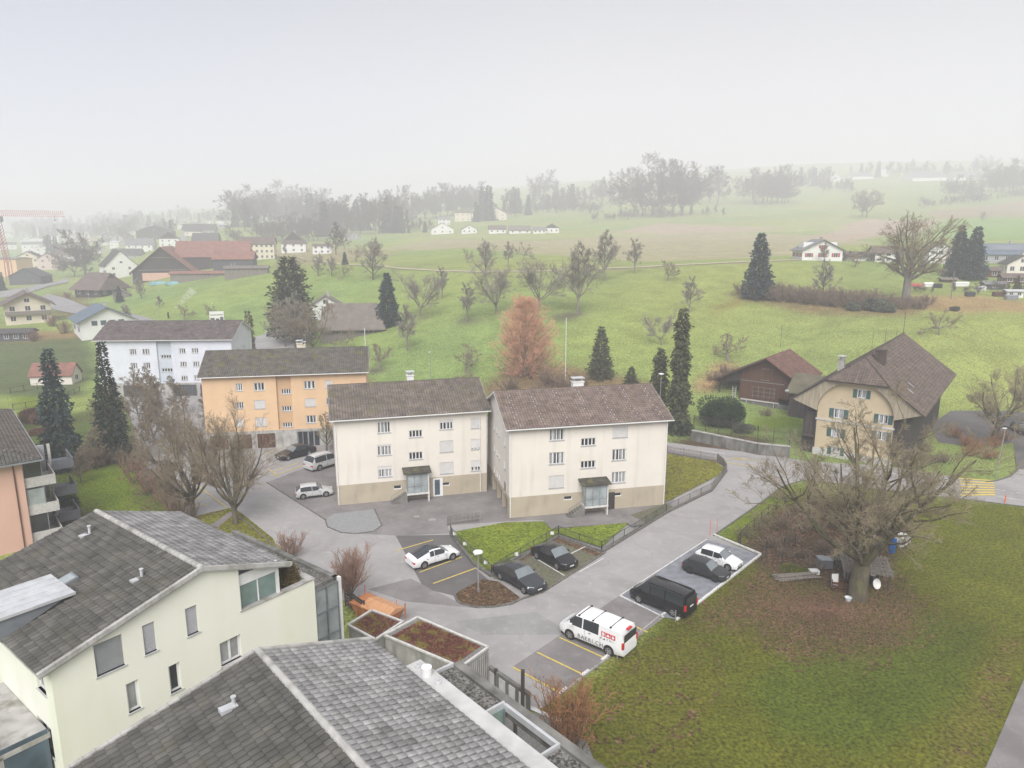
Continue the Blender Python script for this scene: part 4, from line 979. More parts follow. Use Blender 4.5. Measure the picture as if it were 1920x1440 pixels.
b = MB(); b.box(5.92, 9.1, -9.2, -6.25, 8.2, 8.26); b.build('terrace_floor', M['gravel'], w_)
pl = thing('planter', 'timber planter holding orange brown plants on the terrace under the bottom edge pergola', 'planter', tuple(Vector((oH[0], oH[1], 8.26))+Matrix.Rotation(aH, 3, 'Z') @ Vector((6.9, -8.5, 0))), aH)
b = MB(); b.box(-.9, .9, -.45, .45, 0, .7); b.build('box', M['wood_grey'], pl)
b = MB(); rr = random.Random(2)
for i in range(260):
    x, y, z = rr.uniform(-.85,.85), rr.uniform(-.4,.4), rr.uniform(.7,1.0); d = Vector((rr.uniform(-1,1), rr.uniform(-1,1), rr.uniform(-.3,1))).normalized()*.07; e = d.orthogonal().normalized()*.05; p = Vector((x,y,z)); b.face([p-d-e, p+d-e, p+d+e, p-d+e])
M['rust_leaf'] = mat('rust_leaf', (.28, .12, .05), .9, .3, 5); b.build('plants', M['rust_leaf'], pl)
# ================================================================== garages with sedum roofs
M['sedum'] = mat('sedum', (.16, .055, .04), .95, col2=(.10, .035, .028), scale=2.5, bump=1, bscale=16, detail=9)
mix2(M['sedum'], (.19, .16, .035), 1.3, .5, .62, .85, detail=8, dist=.8); mix2(M['sedum'], (.26, .17, .08), 7, .52, .68, .6)
def garage(pts, z, label, plants, seed):
    P = [at(px, py, z) for px, py in pts]; c = sum(P, Vector())/4
    g = thing('garage', label, 'garage', (c.x, c.y, 0), 0, 'flat roofed garages with sedum roofs')
    Q = [Vector((p.x-c.x, p.y-c.y, 0)) for p in P]
    def ring(k): return [(q.x*k, q.y*k) for q in Q]
    b = MB(); b.prism(ring(.97), -.1, z-.16); b.build('wall', M['concrete'], g)
    b = MB(); b.prism(ring(1.0), z-.22, z-.06); rf = b.build('roof', M['concrete'], g)
    b = MB()
    for i in range(4):
        p, q = Q[i]*.985, Q[(i+1) % 4]*.985; b.bar((p.x,p.y,z-.02),(q.x,q.y,z-.02),.14,.12)
    b.build('roof_kerb', M['white_wood'], rf)
    b = MB(); b.prism(ring(.95), z-.06, z-.03); b.build('roof_gravel', M['gravel'], rf)
    inner = [Vector((x, y, 0)) for x, y in ring(.84)]
    rr = random.Random(seed); b = MB()
    for i in range(plants):
        u, v = rr.random(), rr.random()
        p = (inner[0]*(1-u)+inner[1]*u)*(1-v)+(inner[3]*(1-u)+inner[2]*u)*v
        edge = min(u, v, 1-u, 1-v)
        if edge < .04*rr.random()*3: continue
        h = rr.uniform(.03, .13); d = Vector((rr.uniform(-1,1), rr.uniform(-1,1), 0)).normalized()*rr.uniform(.05,.11)
        zb = z-.035; e = Vector((-d.y, d.x, 0))*.7
        b.face([p+Vector((0,0,zb))-d, p+Vector((0,0,zb))+d, p+Vector((e.x,e.y,zb+h))]); b.face([p+Vector((0,0,zb))-e, p+Vector((0,0,zb))+e, p+Vector((d.x,d.y,zb+h))])
    b.prism([(q.x, q.y) for q in inner], z-.035, z+.005)
    b.build('sedum', M['sedum'], rf)
    return g
g2 = garage([(782,1156),(917,1213),(864,1251),(719,1190)], 3.0, 'larger flat garage with red and yellow sedum roof beside the road', 5200, 5)
g1 = garage([(697,1143),(756,1165),(704,1199),(652,1171)], 2.8, 'smaller flat garage with dark red sedum roof beside the orange skip', 2200, 6)
b = MB(); P1, P2 = at(864,1253,3)-Vector(g2.location), at(917,1214,3)-Vector(g2.location)
for i in range(14):
    p = P1.lerp(P2, (i+.5)/14); b.box(p.x-.03, p.x+.03, p.y-.03, p.y+.03, .05, 2.75)
b.build('wall_ribs', M['concrete'], g2)
M['red_paint'] = mat('red_paint', (.5, .12, .10), .6, .15, 4)
# retaining wall and low structures beside the garage
w = thing('retaining_wall', 'mossy concrete retaining wall with white panels below the parking row', 'wall', tuple(at(955,1318,0)))
A, B = at(918,1285,0)-Vector(w.location), at(992,1338,0)-Vector(w.location)
b = MB(); b.bar((A.x,A.y,.75),(B.x,B.y,.75),.25,1.5); b.build('wall', M['concrete_dark'], w)
n_ = Vector((B.y-A.y, A.x-B.x, 0)).normalized()*.16
if n_.y > 0: n_ = -n_
b = MB()
for i in range(4):
    p = A.lerp(B, i/4+.05)+n_; q = A.lerp(B, i/4+.2)+n_; b.bar((p.x,p.y,.75),(q.x,q.y,.75),.05,1.0)
b.build('panel', M['white_wood'], w)
for i, (px, py, h) in enumerate(((980,1335,3.0),(966,1395,2.4),(930,1295,1.6))):
    p = at(px, py); b = MB(); b.box(-.12,.12,-.12,.12,0,h); tag(b.build('timber_post', M['wood_dark'], loc=p), ['tall dark post nearest the retaining wall below the parking row','dark post standing in the gravel court by the pergola','short dark post at the garage end of the retaining wall'][i], 'post')
sheet('court', [(905,1270),(912,1290),(992,1345),(1012,1332),(1100,1390),(1180,1600),(800,1600),(820,1250)], M['gravel'], .03, label='gravel court below the parking row')
sheet('court_edge', [(990,1322),(1055,1352),(1053,1357),(986,1328)], M['white_paint'], .06)
# ================================================================== salmon block with balconies at the left edge
oP = (-46.8, 64.8); aP = R_(40); WP = 16
Pk = thing('apartment_block', 'salmon pink apartment block with stacked glazed balconies, cut by the left edge', 'apartment block', (oP[0], oP[1], 0), aP)
b = MB(); b.box(-WP, 0, 0, 24.5, -.2, 9.0); b.build('wall', M['pink'], Pk)
b = MB(); b.box(-.75,-.65,-.12,-.02,0,9.0); b.build('downpipe', M['wood_brown'], Pk)
pit = .35; hd = 13.05; zt = 8.95+hd*pit; hl = math.hypot(hd, hd*pit); k_ = hd/hl; hx = 1.6-hd
T1 = tiles((-WP-.5,-.8,8.95), (1,0,0), (0,1,pit), WP+2.1, hl, .31, .38, .05, .045, ur=lambda v: (0, WP+2.1-v*k_), seed=41)
T2 = tiles((1.6,-.8,8.95), (0,1,0), (-1,0,pit), 2*hd, hl, .31, .38, .03, .02, ur=lambda v: (v*k_, 2*hd-v*k_), seed=42)
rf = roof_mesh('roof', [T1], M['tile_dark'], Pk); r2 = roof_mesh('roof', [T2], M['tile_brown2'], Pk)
b = MB(); slab(b, [(-WP-.5,-.8,8.93),(1.6,-.8,8.93),(hx,12.25,zt-.02),(-WP-.5,12.25,zt-.02)], .12); slab(b, [(1.6,25.3,8.93),(-WP-.5,25.3,8.93),(-WP-.5,12.25,zt-.02),(hx,12.25,zt-.02)], .12); slab(b, [(1.6,-.8,8.93),(1.6,25.3,8.93),(hx,12.25,zt-.02)], .12)
b.build('soffit', M['tile_purple'], rf)
b = MB(); b.box(1.6,1.75,-.8,25.3,8.8,8.95); b.box(-WP-.5,1.6,-.95,-.8,8.8,8.95); b.build('gutter', M['grey_metal'], rf)
M['fence_slate'] = mat('slate_metal', (.12, .13, .15), .5, .1, 2)
for k, z in enumerate((.4, 3.2, 6.0)):
    b = MB(); b.box(.02, 2.6, .3, 4.6, z, z+.2); b.box(.02, 2.55, .3, .38, z+.2, z+1.0); b.box(2.5, 2.6, .3, 4.6, z+.2, z+1.0); bo = b.build('balcony', M['stone'], Pk)
    b = MB(); b.box(.1, 1.5, .34, .36, z+1.0, z+2.6); b.build('balcony_glass', M['glass_pale' if k == 1 else 'glass'], bo)
    b = MB(); b.box(.02, .1, .3, .4, z+1, z+2.75); b.box(1.5, 1.58, .3, .4, z+1, z+2.75); b.build('balcony_post', M['grey_metal'], bo)
    b = MB(); b.box(2.7, 4.6, 2.8, 6.8, z+.6, z+.75); b.box(4.5, 4.6, 2.8, 6.8, z+.75, z+1.6); b.box(2.7, 4.5, 2.8, 2.86, z+.75, z+1.6); b.build('balcony', M['fence_slate'], Pk)
b = MB(); b.box(2.65, 2.9, 4.5, 4.7, 0, 9.0); b.build('pillar', M['stone'], Pk)
b = MB(); b.box(.05, 2.4, 4.7, 5.0, 0, 8.9); b.build('inner_wall', M['grey_wall'], Pk)
Q2 = thing('house', 'dark tiled roof corner peeking in at the left edge above the salmon block', 'house', tuple(at(-40, 830, 0)), R_(35))
b = MB(); b.box(-8, 0, 0, 8, 0, 8.0); b.build('wall', M['grey_wall'], Q2)
T1 = tiles((-8.5,-.5,7.9), (1,0,0), (0,1,.8), 9, 5.7, .33, .4, seed=44); rf = roof_mesh('roof', [T1], M['tile_old'], Q2); b = MB(); slab(b, [(-8.5,-.5,7.86),(.5,-.5,7.86),(.5,4,11.4),(-8.5,4,11.4)], .12); slab(b, [(.5,8.5,7.86),(-8.5,8.5,7.86),(-8.5,4,11.4),(.5,4,11.4)], .12); b.build('soffit', M['tile_old'], rf)
# ================================================================== orange skip
p = at(708, 1158); sk = thing('skip', 'orange lidded waste skip beside the smaller sedum garage', 'skip', (p.x, p.y, 0), R_(-36))
M['skip'] = mat('skip_orange', (.52, .21, .09), .7, .12, 2, detail=6); mix2(M['skip'], (.25, .10, .05), 1.5, .52, .7, .6); M['skip_pale'] = mat('skip_lid', (.62, .33, .17), .7, .1, 1.5); mix2(M['skip_pale'], (.35, .16, .08), 1.5, .5, .7, .6)
b = MB(); b.mesh([(-1.6,-.8,0),(1.6,-.8,0),(1.6,.8,0),(-1.6,.8,0),(-2.1,-1,1.1),(2.1,-1,1.1),(2.1,1,1.1),(-2.1,1,1.1)], [(3,2,1,0),(0,1,5,4),(1,2,6,5),(2,3,7,6),(3,0,4,7)]); 
for x in (-1.3, -.4, .5, 1.3): b.box(x, x+.08, -1.05, -.93, .15, 1.1)
b.build('body', M['skip'], sk)
b = MB(); b.mesh([(-.9,-1.02,1.12),(2.1,-1.02,1.12),(2.1,0,1.5),(-.9,0,1.5),(2.1,1.02,1.12),(-.9,1.02,1.12),(-.9,-1.02,1.07),(2.1,-1.02,1.07),(2.1,1.02,1.07),(-.9,1.02,1.07)], [(0,1,2,3),(3,2,4,5),(0,6,7,1),(0,3,5,9,6),(1,7,8,4,2)])
for x in (-.2, .6, 1.4): b.bar((x,-1.0,1.13),(x,0,1.51),.03); b.bar((x,1.0,1.13),(x,0,1.51),.03)
b.build('lid', M['skip_pale'], sk)
b = MB(); b.box(-2.0,-.95,-.95,.95,1.02,1.1); b.build('open_end', M['skip'], sk)
b = MB(); b.bar((-2.05,-1,1.1),(-2.05,1,1.1),.1); b.bar((-2.1,-1.02,1.12),(2.1,-1.02,1.12),.08); b.bar((2.12,-1,.2),(2.12,-1,1.5),.08); b.bar((2.12,1,.2),(2.12,1,1.5),.08); b.build('rim', M['skip'], sk)
fn = thing('fence', 'dark slatted fence between the glazed wing and the orange skip', 'fence', tuple(at(665,1148,0)))
A, B = at(648,1136,0)-Vector(fn.location), at(684,1160,0)-Vector(fn.location); b = MB()
for i in range(5): b.bar((A.x,A.y,.3+i*.28),(B.x,B.y,.3+i*.28),.04,.2)
b.build('slats', M['wood_dark'], fn)
for i in range(3):
    q = A.lerp(B, i/2); b = MB(); b.box(q.x-.05,q.x+.05,q.y-.05,q.y+.05,0,1.6); b.build('post', M['wood_dark'], fn)
# ================================================================== trees
def bark(name, c, c2): 
    m = mat(name, c, .95, col2=c2, scale=2.2, detail=8, bump=.6, bscale=9, stretch=(1, 1, .35)); return m
M['bark'] = bark('bark', (.17, .135, .095), (.075, .06, .045)); M['bark_grey'] = bark('bark_grey', (.27, .25, .21), (.15, .135, .11)); M['bark_moss'] = bark('bark_mossy', (.15, .13, .085), (.06, .05, .036))
mix2(M['bark_moss'], (.13, .145, .045), 1.2, .5, .68, .6)
def twig_m(name, c, c2): return mat(name, c, .95, col2=c2, scale=.8, detail=4)
M['twig'] = twig_m('twig', (0.31, 0.256, 0.178), (0.194, 0.155, 0.109)); M['twig_red'] = twig_m('twig_red', (0.364, 0.225, 0.163), (0.232, 0.132, 0.093)); M['twig_grey'] = twig_m('twig_grey', (0.364, 0.333, 0.279), (0.232, 0.209, 0.171))
M['twig_olive'] = twig_m('twig_olive', (0.33, 0.28, 0.185), (0.2, 0.165, 0.105)); M['twig_orange'] = twig_m('twig_orange', (0.78, 0.44, 0.28), (0.58, 0.32, 0.20)); M['twig_rust'] = twig_m('twig_rust', (0.465, 0.24, 0.109), (0.248, 0.124, 0.062))
M['needle'] = twig_m('needles_dark', (.042, .062, .038), (.018, .032, .022)); M['needle_blue'] = twig_m('needles_blue', (.05, .085, .075), (.022, .042, .040)); M['needle_olive'] = twig_m('needles_olive', (.095, .105, .048), (.045, .052, .026))
M['needle_brown'] = twig_m('needles_brown', (.12, .085, .05), (.05, .045, .028)); M['ivy'] = twig_m('evergreen_leaves', (.045, .085, .03), (.014, .032, .013)); M['leaf_grey'] = twig_m('grey_green_leaves', (.16, .175, .12), (.08, .09, .06))
M['leaf_rust'] = twig_m('brown_leaves', (.22, .125, .07), (.10, .055, .035)); M['moss_green'] = twig_m('green_moss', (.17, .19, .03), (.09, .10, .02))
def nrm(v): return v/np.maximum(np.linalg.norm(v, axis=-1, keepdims=True), 1e-9)
def perp(d, rng, N):
    r = rng.randn(N, 3); r -= (r*d).sum(1, keepdims=True)*d; return nrm(r)
def polys(st, di, ln, m, wob, trop, rng):
    N = len(st); P = np.empty((N, m, 3)); P[:, 0] = st; d = di.copy(); D = np.empty((N, m, 3)); D[:, 0] = d
    for i in range(1, m):
        d = nrm(d+perp(d, rng, N)*wob*rng.uniform(.3, 1.3, (N, 1))+np.array([0, 0, 1.0])*trop)
        P[:, i] = P[:, i-1]+d*(ln/(m-1))[:, None]; D[:, i] = d
    return P, D
def tubes(P, D, r0, r1, k):
    N, m = P.shape[:2]
    a = np.where(np.abs(D[..., 2:3]) > .9, np.array([1., 0, 0]), np.array([0, 0, 1.])); u = nrm(np.cross(D, a)); w = np.cross(D, u)
    t = np.linspace(0, 1, m)[None, :, None, None]; r = r0[:, None, None, None]*(1-t)+r1[:, None, None, None]*t
    an = np.arange(k)*2*np.pi/k
    V = P[:, :, None, :]+r*(u[:, :, None, :]*np.cos(an)[None, None, :, None]+w[:, :, None, :]*np.sin(an)[None, None, :, None])
    base = np.arange(N)[:, None, None]*m*k+np.arange(m-1)[None, :, None]*k
    i = np.arange(k); j = (i+1) % k
    F = np.stack([base+i, base+j, base+j+k, base+i+k], -1).reshape(-1, 4)
    return V.reshape(-1, 3), F
def join(parts):
    if not parts: return np.zeros((0, 3)), np.zeros((0, 4), int)
    V = []; F = []; o = 0
    for v, f in parts: V.append(v); F.append(f+o); o += len(v)
    return np.concatenate(V), np.concatenate(F)
def grow(seed, trunks, levels, trunk_lv=2, ml=6, wob=.12, trop=.02, k0=8):
    """trunks: (start, dir, length, r0, r1) arrays; levels: dicts n,len,ang,wob,trop,m,k,r,t0,shape"""
    rng = np.random.RandomState(seed)
    st, di, ln, r0, r1 = [np.array(x, float) for x in trunks]
    di = nrm(di); P, D = polys(st, di, ln, ml, wob, trop, rng)
    out = [[tubes(P, D, r0, r1, k0)], []]
    for li, L in enumerate(levels):
        N, m = P.shape[:2]; n = L['n']; M_ = N*n
        par = np.repeat(np.arange(N), n)
        t = rng.uniform(L.get('t0', .25), 1.0, M_) if not L.get('even') else np.clip(np.tile(np.linspace(L.get('t0', .25), 1.0, n), N)+rng.uniform(-.03, .03, M_), 0, 1)
        f = t*(m-1); i = np.minimum(f.astype(int), m-2); fr = (f-i)[:, None]
        st = P[par, i]*(1-fr)+P[par, i+1]*fr; pd = D[par, i+1]
        an = np.radians(rng.normal(L['ang'], L.get('dang', 12), M_))[:, None]
        if L.get('even') or L.get('gold'):
            az = (np.arange(M_)*2.39996+rng.uniform(-.35, .35, M_))[:, None]
            hx = nrm(np.cross(pd, np.array([.13, .97, .2]))); hy = np.cross(pd, hx); pp = hx*np.cos(az)+hy*np.sin(az)
        else: pp = perp(pd, rng, M_)
        di = nrm(pd*np.cos(an)+pp*np.sin(an))
        sh = L.get('shape'); s = sh(t) if sh else (1-.45*t)
        ln2 = ln[par]*L['len']*s*rng.uniform(.7, 1.25, M_)
        rr = (r0[par]*(1-t)+r1[par]*t); ra = np.maximum(rr*L.get('r', .6), L.get('rmin', .008)); rb = np.maximum(ra*L.get('re', .4), L.get('rmin', .008)*.6)
        P, D = polys(st, di, ln2, L.get('m', 4), L.get('wob', .2), L.get('trop', .05), rng)
        out[0 if li+1 < trunk_lv else 1].append(tubes(P, D, ra, rb, L.get('k', 4)))
        ln, r0, r1 = ln2, ra, rb
    return join(out[0]), join(out[1]), P
def cards(P, sx, sz, seed, droop=None, flat=0):
    """small leaf / needle sprays: one quad per point"""
    rng = np.random.RandomState(seed); N = len(P)
    d = nrm(rng.randn(N, 3)) if droop is None else nrm(droop+rng.randn(N, 3)*.35)
    u = perp(d, rng, N)
    a = d*(sx*rng.uniform(.6, 1.3, N))[:, None]; b = u*(sz*rng.uniform(.6, 1.3, N))[:, None]
    V = np.stack([P-b*.5, P+a*.45-b*.9, P+a, P+a*.45+b*.9], 1).reshape(-1, 3)
    return V, np.arange(4*N).reshape(-1, 4)
def tree_obj(name, label, trunk, crown, bm_, tm, extra=None, cat='tree'):
    t = thing(name, label, cat)
    if trunk is not None: np_mesh('trunk', trunk[0], trunk[1], M[bm_], t, smooth=True)
    np_mesh('crown', crown[0], crown[1], M[tm], t)
    return t
def bare(seed, h, name='bare_tree', r=.25, limbs=6, spread=.75, ang=42, dens=(8, 8, 6), tw=.012, stem=.28, tm='twig', bm_='bark', trop=.06, wob=.22, limb_len=1.0, lead=1):
    Ht = h*stem
    if lead:   # leader continues upward
        tr = ([[0,0,-.3]], [[.02,.02,1]], [h*.82], [r], [r*.18]); lv = [dict(n=limbs, t0=stem, ang=ang, len=.55*spread, m=5, k=5, r=.62, wob=wob, trop=trop, even=1, shape=lambda t: 1.15-.75*t)]
    else:
        tr = ([[0,0,-.3]], [[.03,.02,1]], [Ht+.3], [r], [r*.75]); lv = [dict(n=limbs, t0=.75, gold=1, ang=ang, len=(h-Ht)/(Ht+.3)*limb_len, m=6, k=6, r=.6, re=.25, wob=wob, trop=trop, shape=lambda t: 1+0*t, dang=16)]
    lv += [dict(n=dens[0], t0=.25, ang=42, len=.48, m=4, k=4, r=.55, rmin=tw*1.8, wob=wob, trop=trop*.8), dict(n=dens[1], t0=.15, ang=45, len=.5, m=3, k=3, r=.6, rmin=tw*1.3, wob=.3, trop=.05), dict(n=dens[2], t0=.1, ang=45, len=.6, m=3, k=3, r=.7, rmin=tw, wob=.3, trop=.03)]
    a, b, P = grow(seed, tr, lv, trunk_lv=2, k0=10); return tree_obj(name, None, a, b, bm_, tm)
def conifer(seed, h, rad, name='spruce', tm='needle', droop=-.25, rows=34, per=13, cards_n=16, size=.55, base=.06, profile=None, bm_='bark'):
    rng = np.random.RandomState(seed); pts = []; dr = []
    tr = tubes(*polys(np.array([[0,0,-.3]]), np.array([[0.01,0,1.]]), np.array([h]), 8, .01, 0, rng), np.array([h*.018+.06]), np.array([.02]), 7)
    br = []
    for i in range(rows):
        t = (i+rng.uniform(-.3, .3))/rows; z = h*(base+(1-base)*max(0, t)); rr = rad*((max(0, 1-t))**.85 if profile is None else profile(min(1, max(0, t))))*rng.uniform(.8, 1.08)+.12
        n = max(4, int(per*(1-t*.55)))
        for j in range(n):
            a = 2*math.pi*(j+rng.rand())/n+i; L = rr*rng.uniform(.72, 1.12)
            d = np.array([math.cos(a), math.sin(a), droop+.35*t]); c = max(3, int(cards_n*L/rad+3))
            s = rng.uniform(.12, 1, c)**.75
            p = np.array([0, 0, z])+d[None]*(s*L)[:, None]; p[:, 2] -= (s**2)*L*.10; p += rng.randn(c, 3)*.10*size*2
            pts.append(p); dr.append(np.tile(d, (c, 1)))
    pts = np.concatenate(pts); dr = nrm(np.concatenate(dr)+np.array([0, 0, -.35]))
    V, F = cards(pts, size, size*.30, seed+1, droop=dr)
    return tree_obj(name, None, tr, (V, F), bm_, tm)
def leafball(seed, n, rx, ry, rz, size, name, m, stemh=0, cat='bush', lobes=9, zmin=0.05):
    rng = np.random.RandomState(seed)
    C_ = rng.uniform(-1, 1, (lobes, 3))*np.array([rx*.55, ry*.55, rz*.35])+np.array([0, 0, stemh+rz*.95]); Rr = rng.uniform(.45, .68, lobes)
    k = rng.randint(0, lobes, n); d = nrm(rng.randn(n, 3)); rad = Rr[k]*rng.uniform(.72, 1.04, n)
    P = C_[k]+d*rad[:, None]*np.array([rx, ry, rz]); P[:, 2] = np.abs(P[:, 2]-zmin)+zmin
    V, F = cards(P, size, size*.6, seed+1, droop=d)
    t = thing(name, None, cat)
    a = grow(seed, ([[0,0,-.2]]*3, [[.3,.1,1],[-.3,.2,1],[0,-.3,1]], [rz+stemh]*3, [.06]*3, [.02]*3), [dict(n=6, ang=40, len=.6, k=3, rmin=.015)], trunk_lv=2)
    np_mesh('trunk', a[0][0], a[0][1], M['bark'], t); np_mesh('crown', V, F, M[m], t); return t
def bush(seed, h, w, stems=16, name='bare_shrub', tm='twig', dens=(7, 6), tw=.011, cat='bush', extra_leaf=None):
    rng = np.random.RandomState(seed); N = stems; a = rng.uniform(0, 2*np.pi, N); q = rng.uniform(0, 1, N)**.7
    st = np.stack([np.cos(a)*q*w*.28, np.sin(a)*q*w*.28, np.full(N, -.1)], 1)
    di = np.stack([np.cos(a)*q*w/h*.55, np.sin(a)*q*w/h*.55, np.ones(N)], 1)
    A, B, P = grow(seed, (st, di, np.full(N, h)*rng.uniform(.6, 1, N), np.full(N, .035), np.full(N, .012)), [dict(n=dens[0], t0=.15, ang=32, len=.45, m=4, k=3, rmin=tw*1.2, wob=.25, trop=.08), dict(n=dens[1], t0=.1, ang=38, len=.5, m=3, k=3, rmin=tw, wob=.3, trop=.05)], trunk_lv=1, ml=4, k0=4)
    t = thing(name, None, cat); np_mesh('stems', A[0], A[1], M['bark'], t); np_mesh('crown', B[0], B[1], M[tm], t)
    return t
# ================================================================== planting
def put(proto, key, px, py, label, group=None, rz=None, hpx=None, h0=None, sc=None, z=None, flat=False):
    p = at(px, py, 0) if flat else hit(px, py)
    if hpx: sc = hpx*math.hypot(p.y, 0)/1362.0/h0*1.06
    o = place(proto, key, (p.x, p.y, p.z-.05), random.uniform(0, 6.28) if rz is None else rz, sc or 1.0, label, group)
    return o
random.seed(5)
# ---- the great bare tree on the lawn
def great():
    tr = ([[0,0,-.3]], [[.02,.04,1]], [3.9], [.78], [.60])
    lv = [dict(n=11, t0=.74, gold=1, ang=46, dang=13, len=3.0, m=9, k=8, r=.50, re=.18, wob=.15, trop=.07, shape=lambda t: 1+0*t),
          dict(n=8, t0=.28, gold=1, ang=42, len=.52, m=7, k=5, r=.55, re=.22, wob=.22, trop=.04), dict(n=8, t0=.25, ang=42, len=.52, m=5, k=4, r=.5, rmin=.018, wob=.26, trop=.03),
          dict(n=8, t0=.2, ang=42, len=.52, m=4, k=3, r=.55, rmin=.012, wob=.3, trop=.03), dict(n=6, t0=.15, ang=42, len=.58, m=3, k=3, r=.7, rmin=.0095, wob=.3, trop=.03)]
    a, b, P = grow(77, tr, lv, trunk_lv=3, ml=6, wob=.05, k0=16); return tree_obj('bare_tree', None, a, b, 'bark_moss', 'twig_olive')
o = put(great(), 'great', 1608, 1122, 'huge bare spreading tree standing among junk on the big lawn', flat=True, rz=1.0)
# ---- two pollarded trees by the yard
def pollard(seed, h):
    tr = ([[0,0,-.3]], [[.02,.02,1]], [2.6], [.30], [.26])
    lv = [dict(n=11, t0=.72, gold=1, ang=42, dang=15, len=(h-2.2)/2.6, m=9, k=6, r=.60, re=.18, wob=.20, trop=.15, shape=lambda t: 1+0*t),
          dict(n=14, t0=.2, ang=38, len=.40, m=5, k=4, r=.45, rmin=.016, wob=.25, trop=.13), dict(n=10, t0=.15, ang=38, len=.55, m=4, k=3, r=.55, rmin=.011, wob=.28, trop=.10), dict(n=7, t0=.1, ang=38, len=.55, m=3, k=3, r=.6, rmin=.009, wob=.3, trop=.08)]
    a, b, P = grow(seed, tr, lv, trunk_lv=2, ml=5, wob=.05, k0=12); return tree_obj('bare_tree', None, a, b, 'bark_moss', 'twig')
put(pollard(12, 10.6), 'poll1', 442, 982, 'right of the two pollarded bare trees on the verge before the orange block', flat=True)
put(pollard(15, 10.4), 'poll2', 362, 968, 'left of the two pollarded bare trees on the verge', flat=True)
# ---- small trees by the road
def vase(seed, h):
    tr = ([[0,0,-.3]], [[0,.02,1]], [1.5], [.11], [.10])
    lv = [dict(n=12, t0=.7, gold=1, ang=38, dang=14, len=(h-1.3)/1.5*.8, m=5, k=4, r=.5, re=.4, wob=.2, trop=.22, shape=lambda t: 1+0*t), dict(n=20, t0=.15, ang=42, len=.48, m=4, k=3, r=.5, rmin=.011, wob=.16, trop=.18), dict(n=12, t0=.1, ang=36, len=.62, m=3, k=3, r=.6, rmin=.009, wob=.16, trop=.16)]
    a, b, P = grow(seed, tr, lv, trunk_lv=2, ml=4, k0=8); return tree_obj('small_tree', None, a, b, 'bark', 'twig_red')
put(vase(3, 5.6), 'vase', 657, 1135, 'small round bare tree with reddish twigs by the road and orange skip', flat=True)
b1 = bush(31, 2.6, 2.6, stems=26, tm='twig_red', dens=(7, 6))
put(b1, 'b1', 540, 1045, 'reddish bare shrub behind the gravel roofed wing, left of the small round tree', flat=True, sc=1.05)
b2 = bush(33, 3.6, 3.4, stems=34, tm='twig_rust', dens=(9, 8), tw=.012)
put(b2, 'b2', 1062, 1395, 'rust brown bare shrub at the lawn corner beside the gravel court', flat=True, sc=1.12)
# ---- evergreens
ev1 = leafball(41, 9000, 2.1, 2.0, 1.5, .13, 'evergreen_bush', 'ivy', stemh=-.2); put(ev1, 'ev1', 128, 958, 'round dark evergreen bush beside the salmon block balconies', flat=True, sc=.85)
put(ev1, 'ev1', 118, 975, 'small yellowish evergreen bush in front of the round dark one', flat=True, sc=.45)
ev2 = leafball(43, 22000, 3.3, 2.6, 2.5, .17, 'evergreen_bush', 'ivy', stemh=.1, lobes=14); put(ev2, 'ev2', 1352, 800, 'large glossy evergreen bush in front of the wooden barn', flat=True)
ev3 = leafball(47, 5000, 1.6, 1.3, .9, .13, 'evergreen_bush', 'leaf_grey', stemh=-.1); put(ev3, 'ev3', 1395, 812, 'pale grey-green bush on the street wall beside the large evergreen bush', flat=True)
M['juniper'] = twig_m('juniper', (.17, .12, .04), (.08, .065, .025))
jn = leafball(49, 3500, .75, .75, 1.1, .10, 'potted_conifer', 'juniper', stemh=0, cat='shrub')
jw = Vector((oG[0], oG[1], 11.2))+Matrix.Rotation(aG, 3, 'Z') @ Vector((4.95, .9, 0)); place(jn, 'jn', tuple(jw), 0, .95, 'ochre juniper bush on the terrace of the pale green block')
gp = Vector((oG[0], oG[1], 8.96))+Matrix.Rotation(aG, 3, 'Z') @ Vector((8.6, 12.4, 0)); place(jn, 'jn', tuple(gp), 1, .6, 'little green shrub growing on the gravel roof of the wing')
# tall spruces at the left
sA = conifer(51, 15.5, 2.9, tm='needle_blue', rows=44, per=14, cards_n=20, size=.5, droop=-.32, profile=lambda t: (1-t)**.8*(.75+.35*math.sin(t*9)**2))
put(sA, 'sA', 118, 880, 'dark blue-green spruce standing left of the taller brown-skirted one', flat=True, rz=.4, sc=1.04)
sB = conifer(52, 16.5, 2.5, tm='needle', rows=46, per=13, cards_n=18, size=.45, droop=-.2)
put(sB, 'sB', 215, 860, 'tall dark spruce wrapped in brown creeper in front of the blue block', flat=True, rz=2)
# right spruces and cypress
sC = conifer(53, 19.5, 2.0, tm='needle_olive', rows=56, per=12, cards_n=16, size=.6, droop=-.75, profile=lambda t: (.32+.75*(1-t)**.6)*(1 if t < .93 else .6)*(.8+.25*math.sin(t*23)))
put(sC, 'sC', 1270, 812, 'very tall narrow drooping spruce right behind the cream pair', flat=True, rz=1, sc=1.0)
put(sC, 'sC', 1233, 800, 'middle sized drooping spruce left of the very tall one', flat=True, rz=3, sc=(.86, .86, .66))
sD = conifer(54, 12, 3.1, tm='needle_olive', rows=40, per=15, cards_n=18, size=.5, droop=-.1)
put(sD, 'sD', 1125, 735, 'broad conical dark spruce behind the right cream roof', flat=True, rz=1, hpx=122, h0=12)
put(sD, 'sD', 1182, 748, 'short round-topped conifer between the broad spruce and drooping ones', flat=True, rz=2, sc=(.75, .75, .52))
b3 = leafball(57, 7000, 2.0, 1.8, 1.6, .15, 'evergreen_bush', 'needle', stemh=0); put(b3, 'b3', 1275, 815, 'dark low bush at the foot of the very tall spruce', flat=True, sc=.9)
